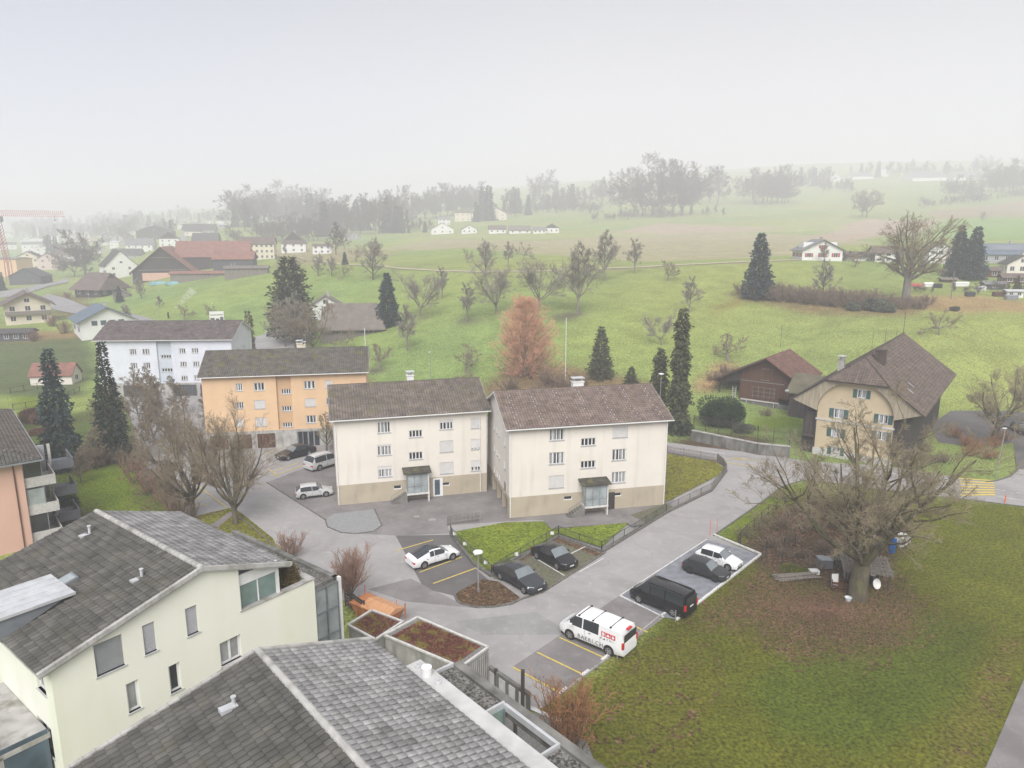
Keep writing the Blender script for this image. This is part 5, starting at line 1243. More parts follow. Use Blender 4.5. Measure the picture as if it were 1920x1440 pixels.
sE = conifer(55, 14, 3.4, tm='needle_blue', rows=36, per=15, cards_n=18, size=.7, droop=.0)
put(sE, 'sE', 728, 612, 'blue-green christmas tree shaped spruce beside the tan roofed barn', hpx=98, h0=14, rz=0)
sF = conifer(56, 12, 1.1, tm='needle_brown', rows=40, per=9, cards_n=9, size=.42, droop=-.3, profile=lambda t: .55+.5*(1-t)-.3*(t > .85))
put(sF, 'sF', 472, 690, 'thin brownish column conifer standing beside the blue block', hpx=108, h0=12, rz=0, flat=True)
sG = conifer(58, 15, 4.2, tm='needle_olive', rows=38, per=15, cards_n=16, size=.75, droop=.25, profile=lambda t: (1-t**2.2)*.8+.12)
put(sG, 'sG', 550, 640, 'broad olive cypress behind bare branches left of the tan roofed barn', hpx=150, h0=15, rz=0)
put(sE, 'sE', 1420, 560, 'tall spruce at the left end of the brown hedge on the meadow', hpx=118, h0=14, rz=2)
for px, py, h, l in ((1792,520,92,'left of the twin dark spruces near the right hand houses'),(1822,525,95,'right of the twin dark spruces near the right hand houses'),(1808,522,70,'small green spruce between the twin dark spruces'),(1905,552,35,'young spruce at the shed by the right edge')):
    put(sE if h > 80 else sD, 'sE' if h > 80 else 'sD', px, py, l, hpx=h, h0=14 if h > 80 else 12)
put(sE, 'sE', 647, 497, 'small dark spruce beside the field path', hpx=24, h0=14)
put(sE, 'sE', 225, 567, 'dark conifer beside the old brown farmhouse in the village', hpx=30, h0=14)
# ---- orange larch
def larch(seed, h):
    tr = ([[0,0,-.3]], [[0,0,1]], [h], [.34], [.03])
    lv = [dict(n=180, t0=.10, ang=58, dang=9, len=.46, m=5, k=4, r=.34, rmin=.02, wob=.1, trop=.11, even=1, shape=lambda t: np.maximum(1.03-t, .01)**.5*(.7+.3*np.minimum(1, t*5))), dict(n=15, t0=.2, ang=40, len=.36, m=3, k=3, r=.4, rmin=.017, wob=.2, trop=.08), dict(n=9, t0=.1, ang=40, len=.62, m=3, k=3, r=.6, rmin=.015, wob=.25, trop=.05)]
    a, b, P = grow(seed, tr, lv, trunk_lv=2, ml=8, wob=.01, k0=8); return tree_obj('larch', None, a, b, 'bark_grey', 'twig_orange')
put(larch(61, 17), 'larch', 985, 730, 'tall orange-brown bare larch behind the gap between the cream blocks', flat=True, hpx=166, h0=17)
# ---- orchard
pA = bare(71, 14, 'pear_tree', r=.30, limbs=18, ang=42, spread=1.05, dens=(11, 9, 7), tw=.018, tm='twig_grey', bm_='bark_grey', stem=.20, trop=.16)
pB = bare(72, 12, 'pear_tree', r=.28, limbs=8, ang=36, dens=(12, 9, 7), tw=.018, tm='twig_grey', bm_='bark_grey', stem=.22, trop=.14, lead=0, limb_len=.95)
pC = bare(73, 11, 'pear_tree', r=.22, limbs=16, ang=42, spread=.82, dens=(11, 9, 7), tw=.018, tm='twig_grey', bm_='bark_grey', stem=.25, trop=.1)
aA = bare(74, 6, 'apple_tree', r=.24, limbs=6, ang=58, dens=(9, 7, 5), tw=.018, tm='twig', bm_='bark_grey', stem=.30, trop=.05, lead=0, limb_len=.85, wob=.3)
aB = bare(75, 6, 'apple_tree', r=.22, limbs=7, ang=50, dens=(8, 7, 5), tw=.018, tm='twig', bm_='bark_grey', stem=.28, trop=.03, lead=0, limb_len=.9, wob=.34)
fB = bare(76, 12, 'bare_tree', r=.25, limbs=20, ang=46, spread=1.05, dens=(8, 7, 5), tw=.03, tm='twig_grey', bm_='bark', stem=.16, trop=.08)
fC = bare(78, 14, 'bare_tree', r=.3, limbs=8, ang=38, dens=(10, 8, 6), tw=.03, tm='twig', bm_='bark', stem=.2, trop=.06, lead=0, limb_len=.95)
PR = dict(pA=(pA, 14), pB=(pB, 12), pC=(pC, 11), aA=(aA, 6), aB=(aB, 6), fB=(fB, 12), fC=(fC, 14))
ORCH = [('pA',1082,588,122,'tallest pear tree on the meadow above the orange larch'),('pB',1010,583,100,'pear tree left of the tallest one, its foot hidden by the larch'),('pB',930,590,92,'wide forked pear tree in the middle of the meadow'),
 ('pC',875,602,75,'slender pear tree with a ring of bare soil left of the wide forked one'),('pB',787,594,82,'pear tree right of the blue-green spruce on the slope'),('pC',828,560,62,'open branched pear tree up the slope beside the field path'),
 ('pA',1132,527,86,'pear tree just above the tallest pear, touching the path'),('pC',1189,512,66,'slim upright pear tree by the field path'),('aA',1252,527,42,'small tree at the right end of the orchard'),('fB',910,520,68,'bushy grey pear tree behind the wide forked one'),
 ('pC',952,500,48,'thin pear tree above the path in the middle'),('aB',982,487,32,'round apple tree above the path'),('aA',876,493,28,'low wide apple tree above the path at the left'),('fB',911,480,26,'small bushy crown above the bushy grey pear'),
 ('pC',762,658,92,'upright pear tree below the blue-green spruce'),('aA',712,690,54,'gnarled apple tree with bare soil ring behind the orange roof'),('aB',873,700,56,'faint reddish young tree behind the left cream roof'),
 ('aA',652,655,42,'crooked apple tree beside the road behind the orange block'),('fB',700,525,75,'grey feathery tree left end of the field path'),('pC',702,490,45,'slender crown above the feathery grey tree'),('aB',668,490,30,'little tree left of the dark spruce by the path'),
 ('fB',597,518,42,'rounded bare tree on the hump behind the cypress'),('fB',622,518,38,'second rounded bare tree on the hump'),('aB',645,520,26,'low bare bush tree on the hump beside the path'),('aA',524,505,30,'small bare tree by the grey sheds'),('aB',560,508,28,'bare fruit tree between sheds and cypress'),
 ('aA',345,600,32,'lone apple tree with smoke behind it above the blue roof'),('aA',395,602,34,'apple tree beside the white billboard'),('fB',512,632,52,'rounded brown bush tree between column conifer and cypress'),
 ('aA',1365,678,62,'twisted apple tree alone on the meadow right of the spruces'),('aB',1760,628,50,'leaning apple tree above the old farmhouse roof'),('pC',1292,588,72,'feathery pinkish young birch at the meadow path'),
 ('pB',1240,648,60,'bare tree between the larch and the broad spruce'),('fB',240,605,36,'bare bush tree behind the white chalet'),('fB',265,560,38,'rounded bare tree in front of the big barn'),
 ('fC',1625,408,48,'lone spreading tree on the upper hillside'),('fB',1842,415,18,'small bush on the upper right hedge'),('pC',1546,492,38,'thin tree before the red shuttered house'),('fB',1543,560,70,'airy bare tree rising out of the brown hedge'),('aA',1604,500,30,'yellowish little tree right of the red shuttered house')]
for k, px, py, h, l in ORCH: put(PR[k][0], k, px, py, l, hpx=h, h0=PR[k][1])
def bigoak():
    tr = ([[0,0,-.3]], [[.02,0,1]], [7.5], [.8], [.55])
    lv = [dict(n=15, t0=.5, gold=1, ang=52, dang=16, len=1.25, m=7, k=6, r=.5, re=.2, wob=.2, trop=.07, shape=lambda t: .75+.35*t), dict(n=9, t0=.2, ang=42, len=.45, m=5, k=4, r=.5, rmin=.03, wob=.25, trop=.03), dict(n=8, t0=.15, ang=45, len=.5, m=4, k=3, r=.55, rmin=.022, wob=.3, trop=.03), dict(n=6, t0=.1, ang=45, len=.55, m=3, k=3, r=.6, rmin=.02, wob=.3, trop=.02)]
    a, b, P = grow(81, tr, lv, trunk_lv=2, ml=5, wob=.04, k0=10); return tree_obj('bare_tree', None, a, b, 'bark_grey', 'twig_olive')
put(bigoak(), 'oak', 1697, 568, 'grand rounded bare oak above the meadow hedge at the right', hpx=166, h0=17.5)
# ---- right edge olive tree, trees around blue block
rt = bare(83, 11, r=.38, limbs=9, ang=48, dens=(10, 9, 7), tw=.013, tm='twig_olive', bm_='bark_moss', stem=.3, trop=.05, lead=0, limb_len=.95)
put(rt, 'rt', 1858, 830, 'mossy bare tree leaning over the old farmhouse yard', flat=True, sc=1.05)
put(rt, 'rt', 1925, 800, 'second mossy bare tree cut by the right edge', flat=True, sc=.9)
wt = bare(84, 10, r=.16, limbs=20, ang=40, spread=.7, dens=(10, 9, 6), tw=.013, tm='twig', bm_='bark_grey', stem=.1, trop=.1)
for i, (px, py, s, l) in enumerate(((262,790,1.0,'bare brown tree before the left half of the blue block'),(300,795,.9,'bare brown tree before the middle of the blue block'),(225,845,.85,'brown twiggy tree at the foot of the tall dark spruce'),(335,830,.75,'low brown tree between the blue block and the orange garages'),(170,880,.7,'brown twiggy tree right of the blue-green spruce'),(265,860,.8,'brown twiggy tree overlooking the hedge'))):
    put(wt, 'wt', px, py, l, 'brown thicket trees in front of the blue block', flat=True, sc=s)
for i, (px, py, s, l) in enumerate(((300,760,.85,'pale brown tree close to the left garage of the blue block'),(345,775,.8,'pale brown tree close to the middle garage of the blue block'),(395,800,.7,'low brown tree at the left end of the orange block'),(375,850,.6,'small brown tree above the left pollarded tree'),(320,850,.75,'brown tree between the hedge and the parked dark car'),(290,830,.85,'brown tree in the heart of the thicket'),(240,810,.9,'brown tree right behind the tall dark spruce'),(200,820,.7,'low brown tree left of the tall dark spruce'),(420,770,.6,'small brown tree between the blue and orange blocks'),(150,905,.6,'small brown tree above the round evergreen bush'))):
    put(wt, 'wt', px, py, l, 'brown thicket trees in front of the blue block', flat=True, sc=s)
put(fB, 'fB', 556, 662, 'grey bare tree standing in front of the olive cypress', hpx=112, h0=12); put(fC, 'fC', 590, 665, 'spreading bare tree at the white wall left of the tan roofed barn', hpx=100, h0=14); put(fB, 'fB', 535, 650, 'second grey bare tree before the left side of the cypress', hpx=85, h0=12)
ap = bare(85, 6.5, r=.15, limbs=14, ang=42, spread=.9, dens=(7, 6, 5), tw=.013, tm='twig_olive', bm_='bark_moss', stem=.2, trop=.1)
put(ap, 'ap', 612, 845, 'small bare tree at the right corner of the orange block', flat=True)
# ---- twig hedge beside the lawn (each shrub its own thing)
hb = bush(91, 3.0, 3.4, stems=22, tm='twig_red', dens=(7, 6), tw=.014)
hd = bush(92, 2.6, 3.2, stems=22, tm='twig', dens=(7, 6), tw=.014)
hp = [(232,868),(245,885),(262,880),(262,905),(280,905),(285,925),(300,925),(310,945),(322,950),(330,968),(345,975),(240,850),(200,872),(180,878),(270,865)]
for i, (px, py) in enumerate(hp):
    q = (hb, 'hb') if i % 2 else (hd, 'hd'); put(*q, px, py, 'brown leafless hedge shrub along the lawn beside the parking', 'leafless hedge shrubs along the left parking', flat=True, sc=random.uniform(.75, 1.0))
# meadow hedge
M['twig_mh'] = twig_m('twig_meadow_hedge', (.29, .215, .155), (.17, .125, .09))
mh = bush(93, 4.0, 5.5, stems=26, tm='twig_mh', dens=(8, 7), tw=.035); mg = leafball(94, 5000, 2.6, 2.2, 1.5, .32, 'evergreen_shrub', 'leaf_grey', stemh=-.3)
for i in range(34):
    t = i/33; px = 1392+t*345; py = 553+22*math.sin(min(1, t*1.15)*1.57)+(i % 3)*4-3
    put(mh, 'mh', px, py, 'leafless shrub of the long brown hedge on the meadow', 'shrubs of the long brown hedge on the meadow', sc=random.uniform(.75, 1.15)*(1 if t < .75 else .6))
for px, py, s, l in ((1642,582,1.25,'larger grey-green evergreen in the brown meadow hedge'),(1600,582,.75,'low grey-green evergreen at the front of the brown meadow hedge'),(1665,585,.7,'grey-green evergreen shrub right of the larger one in the meadow hedge'),(1500,560,.7,'dim olive evergreen in the left part of the meadow hedge')): put(mg, 'mg', px, py, l, sc=s)
put(mg, 'mg', 1790, 583, 'small dark round bush on the tan bank', sc=.45)
# brambles and scrub
for px, py, s, l in ((1340,715,.5,'reddish bramble heap left of the wooden barn'),(1362,705,.55,'reddish bramble heap close to the wooden barn roof'),(1030,725,.85,'brown scrub right of the orange larch'),(1060,735,.8,'brown scrub behind the right cream chimney'),(955,735,.75,'brown scrub left of the orange larch'),(1085,730,.75,'brown scrub left of the broad spruce'),(1010,745,.7,'brown scrub behind the gable of the right cream block'),
                     (860,715,.3,'low brown bramble strip behind the left cream chimney'),(1436,780,.35,'bare little shrub on the barn lawn')): put(mh, 'mh', px, py, l, sc=s)
# garden under the great tree: brambles
br = bush(95, 1.5, 2.6, stems=20, tm='twig', dens=(7, 6), tw=.009)
rr = random.Random(4)
gp_ = [(1400,1010),(1430,1000),(1460,985),(1500,960),(1540,950),(1580,950),(1620,950),(1660,960),(1440,1030),(1480,1015),(1520,1000),(1560,990),(1600,985),(1650,995),(1470,1045),(1510,1040),(1550,1030),(1600,1025),(1640,1040),(1530,1065),(1570,1060),(1430,975),(1470,940),(1520,930),(1690,985)]
for i, (px, py) in enumerate(gp_): put(br, 'br', px+rr.uniform(-8, 8), py+rr.uniform(-6, 6), 'leafless bramble in the overgrown garden behind the great tree', 'brambles of the overgrown garden', flat=True, sc=rr.uniform(.7, 1.15))
ms = leafball(96, 2600, 1.3, .8, .35, .11, 'mossy_heap', 'moss_green', stemh=-.25, cat='shrub'); put(ms, 'ms', 1492, 1070, 'yellow-green mossy heap in the garden left of the wood stack', flat=True)
rb = bush(97, 1.9, 2.6, stems=26, tm='twig_rust', dens=(7, 7), tw=.013)
for i, (px, py) in enumerate(((1790,820),(1812,835),(1838,842),(1862,838),(1880,826),(1820,855),(1855,860))): put(rb, 'rb', px, py, 'reddish clipped shrub behind the street lamp by the crossing', 'reddish shrubs behind the crossing', flat=True, sc=1.0)
hh = bush(98, 1.8, 2.6, stems=24, tm='twig', dens=(7, 7), tw=.013)
for i, (px, py) in enumerate(((1718,860),(1745,868),(1770,868),(1700,850),(1730,845))): put(hh, 'hh', px, py, 'brown garden shrub right of the ochre farmhouse', 'brown shrubs right of the ochre farmhouse', flat=True)
# left gardens
cl = leafball(99, 6000, 2.2, 1.0, .75, .14, 'clipped_hedge', 'leaf_rust', stemh=0, cat='hedge', lobes=16)
for px, py, l in ((70,792,'left piece of the brown clipped hedge'),(92,795,'right piece of the brown clipped hedge')): put(cl, 'cl', px, py, l, flat=True, rz=.3, sc=(1.1, 1, 1.8))
put(cl, 'cl', 78, 815, 'round russet bush below the clipped hedge', flat=True, sc=.8)
put(b1, 'b1', 125, 560, 'bare bush by the village house', sc=1.3); put(b1, 'b1', 62, 640, 'bare bush at the field edge', sc=1.3); put(b1, 'b1', 100, 612, 'bare bush left of the white chalet', sc=1.5); put(b1, 'b1', 120, 625, 'bare bush touching the white chalet', sc=1.5)
put(b1, 'b1', 668, 1142, 'low brown bush under the small round tree', flat=True, sc=.5)
# ================================================================== houses
def rfm(n, c, c2=None): M[n] = mat(n, c, .85, .2, .6, detail=8, col2=c2, bump=.3, bscale=4); return M[n]
rfm('rf_brown', (.16, .12, .105), (.10, .08, .07)); rfm('rf_red', (.27, .13, .10), (.17, .09, .07)); rfm('rf_dark', (.085, .08, .08), (.05, .048, .048)); rfm('rf_grey', (.21, .21, .215), (.14, .14, .145))
rfm('rf_tan', (.20, .175, .15), (.13, .115, .10)); rfm('rf_slate', (.13, .17, .215), (.10, .125, .155)); rfm('rf_moss', (.14, .13, .08), (.09, .08, .055)); rfm('rf_white', (.55, .56, .58))
random.seed(21)
WM = dict(w='white_wall', i='ivory', c='cream', g='grey_wall', d='wood_dark', b='wood_brown', y='wood_grey', s='wood_slate', r='rose_wall', o='orange', e='yellow_wall', p='pink')
def house(px, py, wpx, dr, hpx, ang, wall, roof, label, axis='x', pitch=.6, rows=2, cols=3, ov=.5, upper=None, hip=0, shut=None, group=None, scols=None, cat='house', name='house', chim=True, base=None, zoff=0, wm='pvc', gcols=None):
    p = hit(px, py); s = p.y/1362.0; W = wpx*s; D = W*dr; eh = hpx*s; a = R_(ang)
    n = Vector((-math.sin(a), math.cos(a), 0))     # into the house
    t = thing(name, label, cat, (p.x, p.y, p.z+zoff), a, group)
    Wl = MB(); hw = W/2
    F = S2(-hw, 0, 0); Rr = S2(hw, 0, math.pi/2); Ll = S2(-hw, D, -math.pi/2); Bk = S2(hw, D, math.pi)
    span = (D if axis == 'x' else W)/2; rise = span*pitch; rh = eh+rise
    flat = lambda x: eh
    gF = (lambda x: eh+rise*(1-abs(x-hw)/hw)) if axis == 'y' else flat
    gS = (lambda x: eh+rise*(1-abs(x-D/2)/(D/2))) if axis == 'x' else flat
    def wins(S, L, n_, rws, top, extra):
        out = []
        if n_ <= 0: return out
        ww = min(1.3, L/n_*.42); st = eh/max(1, rws)
        for r in range(rws):
            for i in range(n_):
                x = L*(i+.5)/n_; out.append((x-ww/2, x+ww/2, st*r+st*.34, st*r+st*.34+min(1.35, st*.46)))
        if extra and rise > 2.2: out.append((L/2-ww/2, L/2+ww/2, eh+rise*.16, eh+rise*.16+1.1))
        return out
    wf = wins(F, W, cols, rows, gF, axis == 'y'); sc_ = cols if scols is None else scols
    ws = wins(Rr, D, sc_, rows, gS, axis == 'x')
    wall_holes(Wl, F, 0, W, -2.5, gF, wf, rec=.1, breaks=(hw,)); wall_holes(Wl, Rr, 0, D, -2.5, gS, ws, rec=.1, breaks=(D/2,)); wall_holes(Wl, Ll, 0, D, -2.5, gS, ws, rec=.1, breaks=(D/2,)); wall_holes(Wl, Bk, 0, W, -2.5, gF, [], breaks=(hw,))
    Wl.build('wall', M[WM[wall]], t)
    for S, hs in ((F, wf), (Rr, ws), (Ll, ws)):
        for h in hs:
            b = MB(); q = [tuple(S @ Vector(v)) for v in ((h[0],.06,h[2]),(h[1],.06,h[2]),(h[1],.06,h[3]),(h[0],.06,h[3]))]; b.face(q, 0)
            m_ = (h[0]+h[1])/2; b.box(m_-.04, m_+.04, .02, .055, h[2], h[3], 1, S)
            for u, v in ((h[0]-.09, h[0]), (h[1], h[1]+.09)): b.box(u, v, -.03, .02, h[2]-.05, h[3]+.05, 1, S)
            b.box(h[0], h[1], -.03, .02, h[2]-.1, h[2], 1, S)
            w_ = b.build('window', [M['glass'], M[wm]], t)
            if shut:
                b = MB(); k = (h[1]-h[0])*.5
                b.box(h[0]-k-.1, h[0]-.1, -.06, -.01, h[2], h[3], 0, S); b.box(h[1]+.1, h[1]+k+.1, -.06, -.01, h[2], h[3], 0, S); b.build('shutter', M[shut], w_)
    if upper:     # timber cladding over the gable
        b = MB()
        for S, L, g in ((F, W, gF), (Rr, D, gS), (Ll, D, gS)):
            if g is flat: continue
            b.face([tuple(S @ Vector(v)) for v in ((-.02,-.05,eh),(L+.02,-.05,eh),(L/2,-.05,rh))])
            b.face([tuple(S @ Vector(v)) for v in ((-.02,-.05,eh),(-.02,0,eh),(L+.02,0,eh),(L+.02,-.05,eh))])
        b.build('gable_cladding', M[upper], t)
    r = MB(); e = ov; dz = e*pitch; hx = hip*span
    if axis == 'x':
        A, B_, C_, D_ = (-hw-e,-e,eh-dz),(hw+e,-e,eh-dz),(hw+e-hx,D/2,rh),(-hw-e+hx,D/2,rh); E_, F_ = (hw+e,D+e,eh-dz),(-hw-e,D+e,eh-dz)
    else:
        A, B_, C_, D_ = (-hw-e,D+e,eh-dz),(-hw-e,-e,eh-dz),(0,-e+hx,rh),(0,D+e-hx,rh); E_, F_ = (hw+e,-e,eh-dz),(hw+e,D+e,eh-dz)
    up = lambda P: tuple((p_[0], p_[1], p_[2]+.22) for p_ in P)
    slab(r, up((A, B_, C_, D_)), .2); slab(r, up((D_, C_, E_, F_)), .2)
    if hip: slab(r, up((B_, E_, C_)), .2); slab(r, up((F_, A, D_)), .2)
    ro = r.build('roof', M[roof], t)
    if chim:
        b = MB(); cx, cy = (W*.18, D*.5+.6) if axis == 'x' else (.7, D*.4); zc = rh+.1
        b.box(cx-.4, cx+.4, cy-.4, cy+.4, zc-1.5, zc+.9); b.box(cx-.5, cx+.5, cy-.5, cy+.5, zc+.9, zc+1.0); b.build('chimney', M['concrete'], ro)
    return t, W, D, eh, rh
h_ = house
# -- village at the left, near to far
t, W, D, eh, rh = h_(205, 632, 92, 1.15, 33, 38, 'w', 'rf_slate', 'white chalet with blue-grey roof and dark shutters behind the blue block', axis='y', pitch=.52, rows=1, cols=0, ov=1.0, scols=2, shut='shutter_dark')
b = MB()
for x in (-3.2, -1.0, 1.2, 3.4): b.box(x-.7, x+.7, -.05, .0, eh*.72, eh*.72+1.3)
b.build('window', M['glass_blue'], t); b = MB(); b.mesh([(-1.6,-1.5,eh*.48),(2.6,-1.5,eh*.48),(2.6,0,eh*.48+.6),(-1.6,0,eh*.48+.6)], [(0,1,2,3),(3,2,1,0)]); b.build('canopy', M['shutter_dark'], t)
b = MB(); b.box(-2.0,-1.0,-.04,0,.3,1.7); b.box(.2,2.0,-.04,0,.0,2.1); b.build('door', M['glass'], t)
t, W, D, eh, rh = h_(56, 607, 74, 1.2, 38, 36, 'i', 'rf_brown', 'ivory farmhouse with timber balcony at the left edge beyond the field', axis='y', pitch=.55, rows=2, cols=3, ov=1.5, scols=3)
b = MB(); b.box(-W/2, W/2, -1.0, 0, eh*.48, eh*.5); b.box(-W/2, W/2, -1.0, -.92, eh*.5, eh*.5+.95); b.build('balcony', M['wood_grey'], t)
h_(22, 640, 66, .5, 16, 12, 's', 'rf_dark', 'long dark open shed below the ivory farmhouse', axis='x', pitch=.35, rows=1, cols=4, chim=False, cat='shed', name='shed')
h_(97, 722, 76, .55, 19, 8, 'c', 'rf_red', 'small cream outbuilding with rusty red roof beside the blue block field', axis='x', pitch=.95, rows=1, cols=1, ov=.3, scols=1, chim=False)
t, *_ = h_(165, 558, 62, 1.0, 20, -18, 'd', 'rf_brown', 'old dark timber farmhouse with hipped brown roof in the village', axis='x', pitch=.8, rows=1, cols=3, ov=1.6, hip=.35)
h_(228, 560, 28, .8, 8, 25, 'y', 'rf_tan', 'tiny grey barn right of the old dark timber farmhouse', axis='y', pitch=.6, rows=1, cols=0, chim=False, cat='barn', name='barn')
h_(230, 520, 55, 1.0, 22, 40, 'w', 'rf_dark', 'white house under a huge dark roof behind the round bare village tree', axis='y', pitch=1.0, rows=2, cols=2, upper=None)
h_(55, 508, 36, 1.0, 26, 22, 'i', 'rf_dark', 'ivory gabled house by the crane, left of the rosy one', axis='y', pitch=.55, rows=2, cols=3)
h_(91, 506, 32, 1.0, 22, 18, 'r', 'rf_brown', 'rosy gabled house right of the ivory gabled one', axis='y', pitch=.55, rows=2, cols=2)
h_(48, 534, 56, .8, 16, 8, 's', 'rf_dark', 'dark slatted open barn below the ivory gabled house', axis='y', pitch=.5, rows=1, cols=0, chim=False, cat='barn', name='barn')
h_(10, 520, 52, .8, 34, -5, 'o', 'rf_grey', 'bright orange flat looking building at the left edge under the crane', axis='x', pitch=.12, rows=1, cols=0, chim=False, cat='building', name='building')
h_(62, 478, 34, .7, 20, 20, 'w', 'rf_grey', 'white terraced flats behind the crane, left one', axis='x', pitch=.35, rows=2, cols=3); h_(80, 480, 22, 1, 15, 24, 'w', 'rf_grey', 'small white flats right of the terraced ones', axis='y', pitch=.4, rows=2, cols=2)
h_(130, 490, 40, .8, 12, 10, 'w', 'rf_brown', 'low white house with brown roof behind the round bare village tree', axis='x', pitch=.7)
# big barn complex
BB, W, D, eh, rh = h_(306, 522, 104, 1.35, 14, 17, 'd', 'rf_red', 'huge farm barn with rust red roof and boarded gable in the village', axis='y', pitch=.85, rows=1, cols=0, ov=1.2, chim=False, cat='barn', name='barn')
b = MB(); b.box(-W*.34, W*.34, -.12, -.02, eh*.0-1.0, eh*.75); b.build('brick_front', M['pink'], BB); b = MB(); b.box(-W*.4, W*.4, -.5, -.05, eh+.3, eh+.6); b.box(-W*.2, W*.2, -.5, -.05, eh+(rh-eh)*.55, eh+(rh-eh)*.55+.3); b.build('gable_beam', M['wood_grey'], BB)
h_(402, 503, 130, .5, 22, 17, 'd', 'rf_red', 'long red roofed wing running right from the huge barn', axis='x', pitch=.85, rows=1, cols=0, chim=False, cat='barn', name='barn')
h_(438, 506, 72, .75, 20, 12, 's', 'rf_red', 'grey boarded shed with red roof and gable at the right of the huge barn', axis='x', pitch=.5, rows=1, cols=1, chim=False, cat='shed', name='shed')
h_(462, 519, 78, .3, 16, 10, 'y', 'rf_tan', 'long low grey cattle shed at the farmyard edge', axis='x', pitch=.3, rows=1, cols=0, chim=False, cat='shed', name='shed')
h_(372, 525, 100, .22, 12, 10, 'y', 'rf_red', 'open lean-to with rust roof in front of the huge barn', axis='x', pitch=.35, rows=1, cols=0, chim=False, cat='shed', name='shed')
h_(483, 487, 62, .55, 30, 10, 'i', 'rf_brown', 'tall ivory house with three rows of many windows', axis='x', pitch=.7, rows=3, cols=7, scols=3)
h_(551, 474, 44, 1.1, 18, 12, 'w', 'rf_brown', 'white and timber farmhouse with steep brown roof right of the tall ivory house', axis='y', pitch=.95, upper='wood_dark', hip=.2); h_(604, 476, 34, .6, 15, 8, 'w', 'rf_brown', 'low white house right of the white and timber farmhouse', axis='x', pitch=.3)
h_(385, 468, 46, 1.0, 14, 14, 'g', 'rf_dark', 'grey house with dark roof above the barn roofs', axis='x', pitch=.7, upper='wood_dark'); h_(372, 440, 58, .4, 9, 6, 'g', 'rf_dark', 'long dark row house on the green knoll at the left', axis='x', pitch=.9, rows=1, cols=6); h_(362, 442, 30, .6, 8, 4, 'i', 'rf_dark', 'pale annex in front of the long dark row house', axis='x', pitch=.3, chim=False, rows=1)
h_(318, 463, 34, 1, 15, 20, 'w', 'rf_brown', 'white house with dark boarded gable above the barn', axis='y', pitch=.75, upper='wood_dark'); h_(262, 475, 46, .8, 16, 14, 'w', 'rf_grey', 'white chalet with slate roof left of the boarded gable house', axis='x', pitch=.6, rows=2, cols=4)
h_(235, 452, 28, 1, 9, 26, 'b', 'rf_dark', 'brown timber house with dark gable in the village', axis='y', pitch=.7); h_(290, 450, 62, .5, 16, 12, 'd', 'rf_dark', 'big dark gabled barn on the village slope', axis='y', pitch=.35, rows=1, chim=False, cat='barn', name='barn')
h_(235, 486, 52, .6, 8, 10, 'g', 'rf_dark', 'low dark roofed house left of the huge barn gable', axis='x', pitch=.7, rows=1)
h_(484, 412, 30, .8, 9, 10, 'w', 'rf_dark', 'white house among the trees on the wooded knoll', axis='y', pitch=.8); h_(664, 450, 24, .8, 6, 30, 'g', 'rf_tan', 'small grey roofed barn at the edge of the ridge wood', axis='y', pitch=.8, chim=False, cat='barn', name='barn')
# tan roofed barn with white gabled house behind
t, W, D, eh, rh = h_(660, 634, 116, .72, 22, 8, 'y', 'rf_tan', 'grey boarded barn with big tan roof on the meadow edge', axis='x', pitch=.95, rows=1, cols=0, ov=1.0, hip=.42, chim=False, cat='barn', name='barn')
b = MB(); 
for x in (.15, .22, .29): b.box(W*x, W*(x+.045), -.05, .02, eh*.45, eh*.7)
b.build('window', M['glass'], t); b = MB(); b.box(W*.36, W*.46, -.05, .02, 0, eh*.7); b.build('door', M['glass_blue'], t)
h_(612, 598, 56, .9, 26, 12, 'w', 'rf_tan', 'white gabled house with chimney behind the tan roofed barn', axis='y', pitch=.62, rows=2, cols=1)
# hillside row
for px, py, w, hh, a, wl, rf, ax, l in ((830,439,42,9,10,'w','rf_grey','y','first white house from the left in the row at the field edge'),(880,438,28,8,8,'w','rf_dark','y','second white house in the row at the field edge'),(933,438,32,8,4,'w','rf_brown','x','third white house, brown roofed, in the row at the field edge'),
    (975,438,40,6,2,'w','rf_tan','x','long low fourth house in the row at the field edge'),(1012,438,24,7,0,'w','rf_grey','x','low white annex joined to the dark gabled house at the end of the row'),(1034,437,28,9,-6,'w','rf_dark','y','white house with dark timber gable at the right end of the row'),
    (833,422,22,11,8,'w','rf_grey','x','white cube house above the row'),(868,415,30,16,4,'i','rf_moss','x','yellowish house above the row left of the conifers'),(928,413,44,12,-10,'i','rf_brown','y','old brown roofed house half hidden by conifers above the row'),(895,408,20,8,5,'w','rf_brown','x','little white house between the conifers'),
    (1163,368,54,6,4,'w','rf_tan','x','long brown roofed house high on the slope'),(1318,353,44,10,2,'w','rf_grey','x','white house in the fog between tall bare trees'),(1016,393,20,5,4,'b','rf_brown','x','tiny brown cabin in the hillside wood'),
    (1556,341,38,6,0,'w','rf_white','x','leftmost white house in the foggy upper right row'),(1618,336,38,5,0,'w','rf_grey','x','second white house in the foggy upper right row'),(1658,331,20,9,-4,'w','rf_white','x','small tall white house in the foggy upper right row'),(1743,339,60,6,-6,'w','rf_grey','x','long white house in the foggy upper right row'),(1820,338,58,6,-8,'w','rf_grey','x','rightmost long white house in the foggy upper right row')):
    h_(px, py, w, .75, hh, a, wl, rf, l, axis=ax, pitch=.55, rows=1 if hh < 10 else 2, cols=3, upper='wood_dark' if 'timber' in l else None, chim=hh > 7)
t, W, D, eh, rh = h_(1541, 489, 74, .8, 20, -4, 'w', 'rf_grey', 'white house with bright red shutters on the meadow', axis='y', pitch=.5, rows=1, cols=3, shut='shutter_red', ov=.9)
